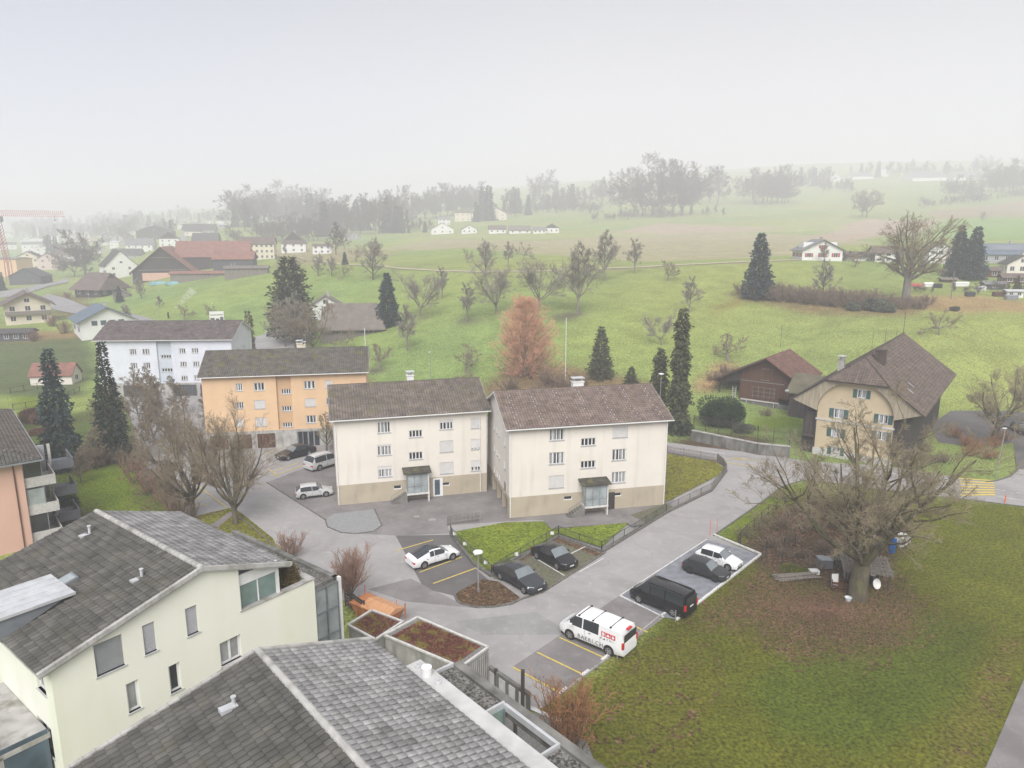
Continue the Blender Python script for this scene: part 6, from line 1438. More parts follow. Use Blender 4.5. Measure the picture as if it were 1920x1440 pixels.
b = MB(); b.box(W*.1, W*.42, D*.25, D*.7, eh+.5, eh+2.6); b.build('dormer', M['white_wall'], t); b = MB(); b.box(-W*.42, -W*.12, D*.25, D*.7, eh+.5, eh+2.6); b.build('dormer', M['white_wall'], t)
b = MB(); b.box(-.8, .8, -.4, -.05, eh+.2, eh+.35); b.box(-.8,.8,-.4,-.35,eh+.35,eh+1.1); b.build('balcony', M['shutter_red'], t)
h_(1605, 489, 34, .8, 9, -10, 'w', 'rf_brown', 'white garage with open front right of the red shuttered house', axis='x', pitch=.5, rows=1, cols=1, chim=False, cat='garage', name='garage')
h_(1665, 492, 48, .8, 18, -6, 'w', 'rf_brown', 'white house with reddish roof seen through the grand oak', axis='x', pitch=.6); h_(1762, 494, 40, .9, 26, -14, 'w', 'rf_brown', 'white gabled house between the grand oak and the twin spruces', axis='y', pitch=.6)
t, W, D, eh, rh = h_(1888, 494, 92, .8, 17, -14, 'g', 'rf_slate', 'large modern grey house with solar roof at the right edge', axis='x', pitch=.5, rows=1, cols=5)
b = MB(); q = .2; b.mesh([(-W*.3,D*.15,eh+D*.15*.5+.35),(W*.45,D*.15,eh+D*.15*.5+.35),(W*.45,D*.45,eh+D*.45*.5+.35),(-W*.3,D*.45,eh+D*.45*.5+.35)], [(0,1,2,3),(3,2,1,0)]); b.build('solar_panel', M['solar'], t)
h_(1915, 515, 50, .8, 20, -14, 'c', 'rf_dark', 'cream gabled house under dark roof at the right edge', axis='y', pitch=.6, rows=1); h_(1905, 532, 46, .5, 12, -10, 'b', 'rf_brown', 'brown boarded shed with low roof at the right edge', axis='x', pitch=.5, rows=1, cols=2, chim=False, cat='shed', name='shed')
h_(1852, 520, 44, .5, 13, -8, 'b', 'rf_brown', 'dark timber garden barn right of the twin spruces', axis='x', pitch=.5, rows=1, cols=2, chim=False, cat='barn', name='barn'); h_(1866, 543, 34, .7, 10, -10, 's', 'rf_grey', 'grey garden shed in the allotments at the right', axis='x', pitch=.3, rows=1, cols=1, chim=False, cat='shed', name='shed')
h_(1903, 558, 28, .6, 12, -10, 'w', 'rf_white', 'white greenhouse hut at the far right allotment', axis='x', pitch=.2, rows=1, cols=2, chim=False, cat='shed', name='shed'); h_(1780, 530, 26, .5, 6, -6, 'b', 'rf_tan', 'low tan garden shed behind the grand oak', axis='x', pitch=.3, rows=1, cols=0, chim=False, cat='shed', name='shed')
# town in the haze
rt_ = random.Random(9); n0 = 0
for row, (ya, yb, xa, xb, k, sz) in enumerate(((462,478,0,230,7,20),(450,462,40,240,9,17),(440,450,0,250,12,14),(431,440,40,330,15,12),(424,431,140,420,16,11),(416,424,260,440,9,10))):
    for i in range(k):
        px = xa+(xb-xa)*(i+rt_.uniform(.1,.9))/k; py = rt_.uniform(ya, yb)
        wl = rt_.choice('wwwicgr'); rf = rt_.choice(['rf_grey','rf_dark','rf_brown','rf_white','rf_red'])
        desc = {'w':'white','i':'ivory','c':'cream','g':'grey','r':'rosy'}[wl]+' house with '+{'rf_grey':'grey','rf_dark':'dark','rf_brown':'brown','rf_white':'pale','rf_red':'red'}[rf]+' roof in the hazy distant town'
        h_(px, py, sz*rt_.uniform(.8,1.5), rt_.uniform(.6,1), sz*rt_.uniform(.35,.6), rt_.uniform(-20,40), wl, rf, desc, axis=rt_.choice('xy'), pitch=rt_.uniform(.3,.7), rows=1, cols=2, chim=False, group='houses of the hazy town, '+desc)
# ================================================================== ochre farmhouse with the big roof
oF = (42.1, 95.5); aF = math.radians(-36.9)
Fm = thing('farmhouse', 'ochre farmhouse with green shutters and a huge half-hipped brown roof', 'farmhouse', (oF[0], oF[1], 0), aF)
cF = crop(1180, 580, .3854)
def fr(a, b, c, d):
    x0, z1 = fpx(oF, aF, *cF(a, b)); x1, z0 = fpx(oF, aF, *cF(c, d)); return (x0, x1, z0, z1)
fw = [fr(1112,390,1150,435), fr(998,482,1040,533), fr(1215,510,1256,560), fr(985,575,1025,625), fr(1205,592,1248,640), fr(985,668,1022,712)]
fw = [(max(.4,h[0]), min(9.4,h[1]), h[2], h[3]) for h in fw]
cx = 4.9; b = MB(); wall_holes(b, S2(0,0,0), .16, 9.64, -.2, lambda x: 6.4+4.75*.92*math.sqrt(max(0, 1-((x-4.9)/4.75)**2)), fw, rec=.16, breaks=[.3+.4*q for q in range(24)]); b.build('wall', M['yellow_wall'], Fm)
b = MB(); b.box(-.02, .16, -.02, .5, -.2, 6.6); b.box(9.64, 9.82, -.02, .5, -.2, 6.6); b.box(-1.7, -.02, .5, 32, -.2, 8.2); b.box(9.82, 11.6, .5, 32, -.2, 8.0); b.box(-1.7, 11.6, 31.7, 32, -.2, 8.2); b.build('side_wall', M['wood_dark'], Fm)
b = MB(); b.box(-.05, 9.85, -.06, 0, -.2, 1.0); b.build('plinth', M['stone'], Fm); b = MB(); b.box(0, 9.8, -.10, 0, 5.0, 5.25); b.build('string_course', M['stone'], Fm)
for i, h in enumerate(fw): window(Fm, S2(0,0,0), *h, n=2, shutters='shutter_green', curtain=.6, surround=True)
b = MB(); N = 28; ra = 4.75; cz = 6.4       # arched boarded soffit under the front roof
for i in range(N):
    P_ = []
    for j in (i, i+1):
        t_ = math.pi*j/N; x = cx-ra*math.cos(t_); z = cz+ra*.92*math.sin(t_)*1.0
        s_ = abs(math.cos(t_)); xo = cx-math.copysign(1, math.cos(t_))*(3.9+4.1*max(0, (s_-.45)/.55)) if s_ > .45 else cx-math.cos(t_)/.45*3.9
        zo = 13.7-.747*abs(xo-cx) if abs(xo-cx) > 3.9 else 10.85
        P_.append(((x, -.55, z), (xo, -.8, zo-.12), (x, 0, z)))
    b.face([P_[0][0], P_[1][0], P_[1][1], P_[0][1]]); b.face([P_[0][2], P_[1][2], P_[1][0], P_[0][0]])
M['pale_board'] = plank_mat('pale_board', (.38, .325, .24), (.25, .215, .16), 3); b.build('arched_soffit', M['pale_board'], Fm)
Lr = math.hypot(8.3, 6.2); zt = 13.7; ze = 7.5
TL = tiles((-3.4, 34, ze), (0,-1,0), (8.3,0,6.2), 35, Lr, .36, .45, .04, .04, ur=lambda v: (0, 35-max(0, (v/Lr-.53)/.47)*4.3), seed=61)
TR = tiles((13.2, -1, ze), (0,1,0), (-8.3,0,6.2), 35, Lr, .36, .45, .04, .04, ur=lambda v: (max(0, (v/Lr-.53)/.47)*4.3, 35), seed=62)
hl = math.hypot(4.3, 2.9); TH = tiles((1.0, -1, 10.8), (1,0,0), (0,4.3,2.9), 7.8, hl, .36, .45, .04, .04, ur=lambda v: (v/hl*3.9, 7.8-v/hl*3.9), seed=63)
rf = roof_mesh('roof', [TL, TR, TH], M['tile_old'], Fm)
b = MB(); q = -.03
slab(b, [(-3.4,-1,ze+q),(1.0,-1,10.8+q),(4.9,3.3,zt+q),(4.9,34,zt+q),(-3.4,34,ze+q)][::1], .12); slab(b, [(13.2,34,ze+q),(4.9,34,zt+q),(4.9,3.3,zt+q),(8.8,-1,10.8+q),(13.2,-1,ze+q)], .12); slab(b, [(1.0,-1,10.8+q),(8.8,-1,10.8+q),(4.9,3.3,zt+q)], .12); b.build('roof_boarding', M['wood_dark'], rf)
b = MB(); 
for i in range(78): b.tube((4.9,3.2+i*.4,zt+.03),(4.9,3.6+i*.4,zt+.05),.12,.10,n=7)
for s_ in (-1, 1):
    for i in range(14):
        t0, t1 = i/14, (i+1)/14; b.tube((4.9+s_*3.9*(1-t0),-1+4.3*t0,10.84+2.9*t0),(4.9+s_*3.9*(1-t1),-1+4.3*t1,10.86+2.9*t1),.11,.10,n=7)
b.build('ridge_cap', M['tile_old'], rf)
chimney(rf, 6.2, 6.5, 12.0, 14.4, 1.3, 1.3, 'tile_old', False); chimney(rf, .9, 8.5, 10.0, 12.3, .8, .8, 'concrete')
for x, y in ((-1.6,1.2),(-1.0,2.6),(10.6,4.0),(10.2,7.0)):
    z = 13.7-.747*abs(x-4.9); b = MB(); sg = 1 if x < 4.9 else -1; b.mesh([(x-.4,y,z-.3*sg+.15),(x+.4,y,z+.3*sg+.15),(x+.4,y+.6,z+.3*sg+.15),(x-.4,y+.6,z-.3*sg+.15)], [(0,1,2,3),(3,2,1,0)]); b.build('roof_window', M['rf_white'], rf)
b = MB(); b.box(-1.6, 0, -.2, .5, 2.4, 2.6); b.box(-1.6,-1.5,-.2,-.1,0,2.4); b.build('side_porch', M['wood_dark'], Fm)
# link between barn and farmhouse
k = thing('shed', 'low mossy roofed shed linking the dark barn and the ochre farmhouse', 'shed', (51.0, 113.0, 0), aF)
b = MB(); b.box(-5.5, 5, 0, 7, -.2, 4.4); b.build('wall', M['wood_dark'], k); b = MB(); slab(b, [(-6,-.8,4.3),(5.5,-.8,4.3),(5.5,3.8,6.9),(-6,3.8,6.9)], .15); slab(b, [(5.5,8,4.5),(-6,8,4.5),(-6,3.8,6.9),(5.5,3.8,6.9)], .15); b.build('roof', M['rf_moss'], k); b = MB(); b.box(-6.1,-5.6,-.9,3.8,4.4,4.6); b.build('valley_gutter', M['pale_metal'], k)
# ================================================================== dark timber barn
ZB_=0; zB = float(T(44.8, 124)); Bn = thing('barn', 'dark brown timber barn with red-brown tiled roof and white trellis', 'barn', (44.8, 122.8, zB), aF)
z0 = 8.8-zB; zl = 3.9-zB; zr = 4.9-zB; b = MB()
gt = lambda x: z0-.25-(z0-zl)/9.7*abs(x) if x < 0 else z0-.25-(z0-zr)/6.0*x
wall_holes(b, S2(0,.6,0), -4.8, 4.6, -.8, gt, [(2.2,4.3,.2,1.5)], breaks=(0,), rec=1.2); wall_holes(b, S2(4.6,.6,math.pi/2), 0, 12, -.8, zr+.8, []); wall_holes(b, S2(-4.8,12.6,-math.pi/2), 0, 12, -.8, zl+2.4, []); wall_holes(b, S2(4.6,12.6,math.pi), 0, 9.4, -.8, lambda x: gt(4.6-x), [], breaks=(4.6,)); b.build('wall', M['wood_brown'], Bn)
b = MB(); b.box(-8.6,-8.4,.6,.8,-.8,3.2); b.box(-8.6,-8.4,10,10.2,-.8,3.2); b.box(-8.6,-4.8,11,11.2,-.8,3.8); b.build('post', M['wood_dark'], Bn)
b = MB(); b.face([(-9.0,.75,zl+.1),(-4.8,.75,zl+2.2),(-4.8,.75,zl+.2),(-9,.75,zl-.5)]); b.build('side_boards', M['wood_dark'], Bn)
b = MB(); b.box(-4.6,4.4,-.1,.6,-.9,.55); b.build('stone_base', M['concrete_dark'], Bn)
b = MB(); b.box(-4.2,2.6,-.35,-.2,.75,.95); b.box(-3.2,-3.1,-.3,-.2,-.5,.8); b.box(1.6,1.7,-.3,-.2,-.5,.8); b.build('rail', M['stone'], Bn)
b = MB()
for x in (-2.4,-1.4,-.4,.6,1.4): b.box(x, x+.07, .5, .56, 1.2, 3.3)
for z in (1.5, 2.3, 3.1): b.box(-2.6, 1.6, .5, .56, z, z+.07)
b.build('trellis', M['wood_grey'], Bn)
b = MB(); b.box(-4.6,3.0,.5,.56,4.05,4.2); b.box(-1.2,.4,.5,.57,4.5,4.6); b.box(-.9,.3,.52,.57,6.5,6.6); b.build('beam', M['wood_grey'], Bn)
b = MB()
for x in (-5.9,-5.3): b.box(x, x+.08, .0, .08, -.4, 2.9)
for i in range(8): b.box(-5.9,-5.25,.0,.07,-.2+i*.38,-.14+i*.38)
b.build('ladder', M['stone'], Bn)
l1 = math.hypot(9.9, (z0-zl)/9.7*9.9); l2 = math.hypot(6.2, (z0-zr)/6*6.2)
T1 = tiles((-9.9,13.2,zl-.1), (0,-1,0), (9.9,0,z0-zl+.1), 14, l1, .36, .45, .04, .04, seed=65); T2 = tiles((6.2,-.8,zr-.1), (0,1,0), (-6.2,0,z0-zr+.1), 14, l2, .36, .45, .04, .04, seed=66)
rf = roof_mesh('roof', [T1, T2], M['tile_red'], Bn); b = MB(); slab(b, [(-9.9,-.8,zl-.13),(0,-.8,z0-.03),(0,13.2,z0-.03),(-9.9,13.2,zl-.13)], .12); slab(b, [(0,-.8,z0-.03),(6.2,-.8,zr-.13),(6.2,13.2,zr-.13),(0,13.2,z0-.03)], .12); b.build('roof_boarding', M['wood_brown'], rf)
# ================================================================== tower crane
p = on_depth(22, 492, 400); s = p.y/1362; cr_ = thing('tower_crane', 'red tower crane with long pale red jib over the distant town', 'crane', tuple(p), R_(0)); hh = 86*s; gz = float(T(p.x, p.y))-p.z-.5
b = MB(); w = 1.1
for sx in (-w, w):
    for sy in (-w, w): b.bar((sx-8*s,sy,gz),(sx-8*s,sy,0),.28)
for sx in (-w, w):
    for sy in (-w, w): b.bar((sx-8*s,sy,0),(sx-16*s,sy,hh),.16)
n = 16
for i in range(n):
    z = hh*i/n; z2 = hh*(i+1)/n; o1 = -8*s-8*s*i/n; o2 = -8*s-8*s*(i+1)/n
    b.bar((o1-w,-w,z),(o2+w,-w,z2),.18); b.bar((o1+w,-w,z),(o2-w,-w,z2),.18); b.bar((o1+w,-w,z),(o2+w,w,z2),.18); b.bar((o1-w,-w,z),(o1+w,-w,z),.18)
M['crane_red'] = mat('crane_red', (.36, .09, .09), .6, .15, .5); b.build('mast', M['crane_red'], cr_)
b = MB(); x0, x1 = -40*s, 110*s; zt_ = hh+3
for y in (-.7,.7): b.bar((x0,y,hh),(x1,y,hh-1.5*s),.22)
b.bar((x0,0,zt_),(x1-8,0,zt_-1.5*s),.14); n = 40
for i in range(n):
    a = x0+(x1-x0)*i/n; c = x0+(x1-x0)*(i+1)/n; b.bar((a,0,hh),((a+c)/2,0,zt_-1.5*s*i/n),.14); b.bar(((a+c)/2,0,zt_-1.5*s*i/n),(c,0,hh),.08)
M['crane_pale'] = mat('crane_pale_red', (.55, .22, .20), .6, .15, .5); b.build('jib', M['crane_pale'], cr_)
b = MB(); b.box(-12*s,-7*s,-1,1,hh-3.2,hh-.4); b.build('cab', M['grey_metal'], cr_); b = MB(); b.bar((92*s,0,hh),(92*s,0,hh-8*s),.12); b.box(92*s-.5,92*s+.5,-.5,.5,hh-9*s,hh-8*s); b.build('hook', M['dark_metal'], cr_)
# ================================================================== far woods and single trees
random.seed(33)
M['twig_far'] = twig_m('twig_far', (.15, .13, .115), (.10, .09, .08)); M['needle_far'] = twig_m('needle_far', (.05, .065, .06), (.028, .04, .038))
FA = bare(101, 18, 'wood_tree', r=.35, limbs=20, ang=44, spread=.85, dens=(8, 7, 6), tw=.05, tm='twig_far', bm_='bark', stem=.22, trop=.08)
FB = bare(102, 18, 'wood_tree', r=.4, limbs=9, ang=36, dens=(10, 8, 7), tw=.05, tm='twig_far', bm_='bark', stem=.22, trop=.06, lead=0, limb_len=1.0)
FC = bare(103, 20, 'wood_tree', r=.4, limbs=22, ang=32, spread=.55, dens=(8, 7, 6), tw=.055, tm='twig_far', bm_='bark', stem=.15, trop=.16)
FS = conifer(104, 18, 3.2, 'distant_spruce', tm='needle_far', rows=26, per=10, cards_n=9, size=1.3, droop=-.2)
FP = {'A': (FA, 18), 'B': (FB, 18), 'C': (FC, 20), 'S': (FS, 18)}
LB = {'A': 'bare broadleaf tree', 'B': 'forked bare tree', 'C': 'tall narrow bare tree', 'S': 'dark conifer'}
def far(k, px, py, h, label, group=None): put(FP[k][0], 'F'+k, px, py, label, group, hpx=h, h0=FP[k][1])
def wood(n, x0, x1, ytop, ybot, h0, h1, mix, where, seed):
    r = random.Random(seed)
    for i in range(n):
        px = x0+(x1-x0)*(i+r.random())/n; t = r.random(); py = ybot(px) if callable(ybot) else r.uniform(ytop, ybot)
        if callable(ybot): py -= t*ytop
        k = r.choice(mix); far(k, px, py, r.uniform(h0, h1), LB[k]+' '+where, LB[k]+'s '+where)
wood(26, 440, 620, 14, lambda x: 438-8*math.sin((x-440)/180*3), 38, 62, 'AAABBCS', 'in the wood on the knoll', 1)
wood(26, 600, 765, 14, lambda x: 447-(x-600)*.05, 44, 66, 'AABCCS', 'in the dark wood right of the knoll', 2)
wood(14, 480, 600, 8, lambda x: 455, 26, 44, 'AAB', 'on the lower edge of the knoll wood', 3)
far('S', 487, 405, 40, 'lone conifer sticking out above the knoll wood'); far('C', 573, 425, 55, 'left one of two tall crowns above the knoll wood'); far('C', 598, 425, 57, 'right one of two tall crowns above the knoll wood'); far('B', 520, 412, 50, 'round tall crown at the top of the knoll'); far('B', 457, 418, 48, 'round tree at the left end of the knoll')
wood(16, 750, 900, 6, lambda x: 418-(x-750)*.12, 34, 50, 'AABBC', 'in the misty wood above the white house row', 4)
wood(22, 940, 1130, 10, lambda x: 412-(x-940)*.14, 26, 46, 'AABCS', 'in the misty wood left of the foggy poplars', 5)
for x, y, h in ((905,412,58),(917,414,62),(893,416,36),(962,400,46),(970,400,44),(1043,376,34),(745,437,50),(930,408,24)): far('S', x, y, h, 'dark conifer of the groups above the white house row', 'dark conifers above the white house row')
far('S', 1131, 368, 34, 'single dark conifer left of the long brown roofed house'); far('B', 1014, 385, 50, 'pale round crown in the fog above the middle wood')
for i, (x, y, h) in enumerate(((1188,404,66),(1205,405,72),(1222,406,86),(1240,408,92),(1262,406,84),(1280,404,84),(1295,402,78))): far('C' if i % 2 else 'B', x, y, h, ('tall misty tree of the foggy poplar line, '+['first','second','third','fourth','fifth','sixth','seventh'][i]+' from the left'))
far('A', 1345, 385, 70, 'reddish misty crown right of the foggy poplar line'); far('B', 1330, 380, 50, 'lower misty crown beside the reddish one')
wood(9, 1405, 1485, 8, lambda x: 384, 44, 58, 'AAB', 'in the round misty copse on the slope', 6)
wood(16, 1110, 1370, 8, lambda x: 416-(x-1110)*.03, 12, 22, 'AAB', 'in the low scrub below the foggy poplars', 7)
wood(16, 960, 1130, 6, lambda x: 402, 14, 24, 'AAB', 'in the low scrub of the middle slope', 8)
wood(12, 1490, 1560, 4, lambda x: 350, 18, 34, 'AABS', 'around the leftmost foggy house', 9); wood(8, 1540, 1600, 6, lambda x: 362, 18, 26, 'AAB', 'below the leftmost foggy house', 10)
wood(26, 1590, 1920, 6, lambda x: 336-(x-1590)*.01, 18, 34, 'AABCS', 'behind the foggy upper right houses', 11); wood(12, 1850, 1925, 4, lambda x: 362, 26, 50, 'AAB', 'at the foggy upper right corner', 12)
wood(22, 1730, 1925, 3, lambda x: 392-(x-1730)*.11, 10, 18, 'AAB', 'in the hedge across the upper right field', 13); wood(8, 1780, 1840, 4, lambda x: 372, 20, 34, 'AAB', 'standing on the upper right hedge', 14)
far('B', 1617, 405, 34, 'smaller twin beside the lone upper hillside tree')
wood(8, 760, 810, 5, lambda x: 437, 14, 26, 'AAS', 'left of the white house row', 15)
wood(34, 30, 250, 14, lambda x: 452, 18, 32, 'AABSS', 'in the hazy town, nearer part', 16); wood(44, 20, 330, 8, lambda x: 438, 16, 28, 'AABSS', 'in the hazy town, farther part', 17); wood(34, 200, 440, 8, lambda x: 424-(x-200)*.03, 12, 22, 'AABS', 'on the hazy town skyline', 18)
for x, y, h in ((88,478,34),(95,480,38),(106,478,34)): far('S', x, y, h, 'dark columnar conifer of the trio behind the rosy house', 'dark conifer trio behind the rosy house')
far('B', 160, 515, 66, 'big round bare tree in front of the village barn roofs'); far('B', 140, 520, 44, 'smaller crown left of the big round village tree'); far('A', 300, 578, 24, 'bare bush at the huge barn corner'); far('S', 5, 545, 34, 'dark conifer at the left edge below the orange building')
far('A', 630, 478, 60, 'misty grey tree right of the low white house'); far('A', 646, 468, 40, 'misty grey bush tree at the path end'); far('B', 440, 462, 30, 'bare tree in the grass above the ivory house'); far('A', 505, 480, 22, 'bush by the tall ivory house'); far('A', 535, 478, 20, 'bush by the timber farmhouse')
far('C', 1120, 700, 0.1+40, 'thin grey bare tree behind the larch'); far('A', 1545, 500, 14, 'low bush before the red shuttered house')
wood(10, 1700, 1920, 8, lambda x: 552, 10, 20, 'AAB', 'in the allotments at the right', 19); wood(6, 1570, 1650, 3, lambda x: 492, 14, 24, 'AAB', 'beside the red shuttered house', 20)
# ================================================================== cars
def paint(n, c, rough=.25, metal=.0): M[n] = mat(n, c, rough, .04, .6, spec=.35, metal=metal, coat=.22); return n
paint('car_white', (.78, .79, .80)); paint('car_black', (.012, .013, .015), .2); paint('car_charcoal', (.045, .05, .058), .25, .3); paint('car_silver', (.62, .63, .64), .3, .25); paint('car_matt', (.03, .032, .036), .45); paint('car_blue', (.02, .03, .08)); paint('car_grey', (.16, .165, .17), .3, .3)
M['car_glass'] = mat('car_glass', (.03, .036, .04), .06, .1, 1, spec=.5, coat=.1); M['car_windscreen'] = mat('car_windscreen', (.16, .19, .20), .06, .1, 1, spec=.9, coat=.5)
M['tyre'] = mat('tyre', (.022, .022, .023), .85, .15, 6); M['rim'] = mat('rim', (.42, .42, .43), .35, .1, 5, metal=.7); M['rim_black'] = mat('rim_black', (.03, .03, .03), .4, .1, 5)
M['lamp_white'] = mat('headlight_glass', (.62, .65, .68), .12, .1, 5, spec=.8); M['lamp_red'] = mat('tail_light', (.55, .02, .02), .2, .1, 5, spec=.6); M['black_trim'] = mat('black_trim', (.02, .02, .021), .5, .1, 5); M['plate'] = mat('number_plate', (.72, .72, .70), .5, .05, 5)
SP = { # L, W, H, belt, nose z, hood-end z, x of: hood end, screen top, roof end, rear glass base; deck z, tail z, wheelbase, front overhang, pillars
 'hatch': dict(L=4.1, W=1.76, H=1.48, belt=.93, nose=.70, hood=.98, a=.27, b=.43, c=.86, d=.985, deck=1.02, tail=.95, wb=2.55, fo=.80),
 'golf': dict(L=4.25, W=1.79, H=1.47, belt=.92, nose=.68, hood=.97, a=.29, b=.44, c=.87, d=.985, deck=1.0, tail=.95, wb=2.6, fo=.84),
 'coupe': dict(L=4.3, W=1.77, H=1.44, belt=.92, nose=.66, hood=.96, a=.26, b=.42, c=.70, d=.90, deck=1.02, tail=.95, wb=2.55, fo=.90),
 'sedan': dict(L=5.0, W=1.90, H=1.46, belt=.94, nose=.72, hood=.99, a=.31, b=.44, c=.72, d=.87, deck=1.06, tail=1.0, wb=2.98, fo=.88),
 'fastback': dict(L=4.7, W=1.87, H=1.44, belt=.93, nose=.66, hood=.94, a=.26, b=.42, c=.66, d=.93, deck=1.06, tail=.98, wb=2.88, fo=.84),
 'mpv': dict(L=4.75, W=1.88, H=1.72, belt=1.02, nose=.80, hood=1.08, a=.24, b=.40, c=.90, d=.985, deck=1.12, tail=1.0, wb=2.85, fo=.92),
 'van': dict(L=5.1, W=1.94, H=1.95, belt=1.16, nose=.95, hood=1.24, a=.13, b=.27, c=.955, d=.992, deck=1.2, tail=1.1, wb=3.1, fo=.95)}
def car(kind, paintm, rear, front, side, label, roofm=None, rim='rim', rails=False, panel_van=False, sc=None, wheels=True, grp=None, pos=None, name='parked_car', cat='car'):
    s = SP[kind]; L, W, H = s['L'], s['W'], s['H']; hw = W/2
    if pos is None:
        A, B = at(*rear), at(*front); d = (B-A); k = sc or min(1.12, max(.92, d.length/s['wb'])); d.normalize()
        mid = (A+B)/2; n = Vector((-d.y, d.x, 0))*(1 if side == 'r' else -1)
        off = (L/2-s['fo'])-s['wb']/2        # wheels' middle is behind the car's middle by this much
        c = mid+n*(hw-.03)*k-d*off*k; a = math.atan2(d.y, d.x)
    else: c, a, k = pos
    t = thing(name, label, cat, (c.x, c.y, c.z+.03), a, grp); t.scale = (k, k, k)
    X = lambda f: L/2-f*L
    fx = s; st = sorted(set([0, .012, .04, .10, .18, fx['a']-.02, fx['a'], (fx['a']+fx['b'])/2, fx['b'], fx['b']+.03, .375, .392, .56, .572, .63, .66, fx['c']-.05, fx['c'], (fx['c']+fx['d'])/2, fx['d'], .96, .985, 1.0]))
    def top(f):
        xs = [0, .012, .05, fx['a'], fx['b'], (fx['b']+fx['c'])/2, fx['c'], fx['d'], 1.0]; ys = [s['nose']-.22, s['nose']-.08, s['nose'], s['hood'], H-.05, H, H-.05, s['deck'], s['tail']-.12]
        if fx['d'] > .95: ys[-1] = s['deck']-.1
        return float(np.interp(f, xs, ys))
    V = []; R = []
    for f in st:
        x = X(f); e = max(0, .10-f)/.10; e2 = max(0, f-.93)/.07; w = hw*(1-.16*e**2-.08*e2**2)
        z = top(f); cab = fx['a'] < f < fx['d']
        bl = min(s['belt'], z-.04) ; zb = .22+.06*(e > 0)+.05*(e2 > 0)
        if f < fx['a'] or f > fx['d']: r4 = (w*.90, z-.025); r5 = (w*.62, z+.015); r6 = (0, z+.03)
        else:
            q = min(1, max(0, (z-s['belt'])/(H-s['belt']))); wr = hw*(.95-.17*q) if kind != 'van' else hw*(.97-.09*q)
            r4 = (wr, z-.03); r5 = (wr*.84, z+.03); r6 = (0, z+.055)
        pts = [(w*.90, zb), (w*.985, zb+.14), (w, .62 if s['belt'] < 1.1 else .75), (w*.975, bl), r4, r5, r6]
        R.append([len(V)+i for i in range(13)])
        for y, zz in pts: V.append((x, y, zz))
        for y, zz in reversed(pts[:-1]): V.append((x, -y, zz))
    body = []; gl = []; ws = []; roof = []; rw = []
    for i in range(len(st)-1):
        m_ = (st[i]+st[i+1])/2
        for j in range(12):
            f = (R[i][j], R[i+1][j], R[i+1][j+1], R[i][j+1]); jj = j if j < 6 else 11-j
            cabin = fx['a'] < m_ < fx['d']
            if cabin and jj == 3 and fx['a']+.045 < m_ < fx['d']-.03 and not (.558 < m_ < .573 and kind != 'van') and not (kind == 'van' and (.374 < m_ < .393 or .629 < m_ < .661)) and not (panel_van and m_ > .62) and not (st[i] >= fx['c']-.001): gl.append(f)
            elif cabin and jj in (4, 5) and m_ < fx['b']: ws.append(f)
            elif cabin and jj in (4, 5) and m_ > fx['c']: (rw if kind != 'van' else body).append(f)
            elif cabin and roofm and jj == 5: roof.append(f)
            else: body.append(f)
    body.append(tuple(R[0])); 
    body.append(tuple(reversed(R[-1])))
    def mk(n_, fs, m, par):
        me = bpy.data.meshes.new(n_); used = sorted({i for f in fs for i in f}); mp = {v: i for i, v in enumerate(used)}
        me.from_pydata([V[i] for i in used], [], [tuple(mp[i] for i in f) for f in fs]); me.materials.append(M[m]); me.polygons.foreach_set('use_smooth', [True]*len(fs)); me.update(); me.set_sharp_from_angle(angle=R_(32))
        o = bpy.data.objects.new(n_, me); C.link(o); o.parent = par; return o
    bo = mk('body', body, paintm, t); mk('windscreen', ws, 'car_windscreen', t)
    for sd in (0, 1):
        fs = sorted([f for f in gl if (V[f[0]][1] > 0) == (sd == 0) or abs(V[f[0]][1]) < 1e-6], key=lambda f: -max(V[i][0] for i in f)); run = []
        for f in fs:
            if run and min(V[i][0] for q in run for i in q) > max(V[i][0] for i in f)+.01: mk('side_window', run, 'car_glass', t); run = []
            run.append(f)
        if run: mk('side_window', run, 'car_glass', t)
    if roof: mk('roof', roof, roofm, t)
    if rw: mk('rear_window', rw, 'car_glass', t)
    if kind == 'van':
        b = MB(); b.box(-L/2-.012, -L/2+.03, -hw*.78, hw*.78, 1.22, 1.72); b.build('rear_window', M['car_glass'], t)
    # dark underside, wheel housings, trim
    b = MB(); b.box(-L/2+.12, L/2-.15, -hw*.86, hw*.86, .14, .30); b.build('underbody', M['black_trim'], t)
    r = .33 if kind not in ('van', 'mpv') else .35
    for xf in (L/2-s['fo'], L/2-s['fo']-s['wb']):
        for sy in (-1, 1):
            b = MB(); b.tube((xf, sy*(hw-.20), r+.015), (xf, sy*(hw+.006), r+.015), r+.055, n=26); 
            w_ = None
            y0, y1 = sy*(hw-.19), sy*(hw+.022)
            tb = MB(); tb.tube((xf, y0, r), (xf, y1, r), r, r*.97, n=26); tb.tube((xf, sy*(hw-.10), r+.02), (xf, sy*(hw+.004), r+.02), r+.05, n=26)
            w_ = tb.build('wheel', M['tyre'], t)
            rb = MB(); rb.tube((xf, sy*(hw), r), (xf, sy*(hw+.030), r), r*.66, r*.64, n=22)
            for q in range(5):
                an = q*2*math.pi/5+.3; rb.box(-.03, .03, -.006, .006, .06, r*.62, 0, Matrix.Translation((xf, sy*(hw+.034), r)) @ Matrix.Rotation(an, 4, 'Y'))
            rb.build('rim', M[rim], w_)
            rb = MB()
            for q in range(5):
                an = q*2*math.pi/5+.3+math.pi/5; rb.box(-.045, .045, -.004, .004, .10, r*.56, 0, Matrix.Translation((xf, sy*(hw+.031), r)) @ Matrix.Rotation(an, 4, 'Y'))
            rb.build('rim_gap', M['tyre'], w_)
    zf = s['nose']
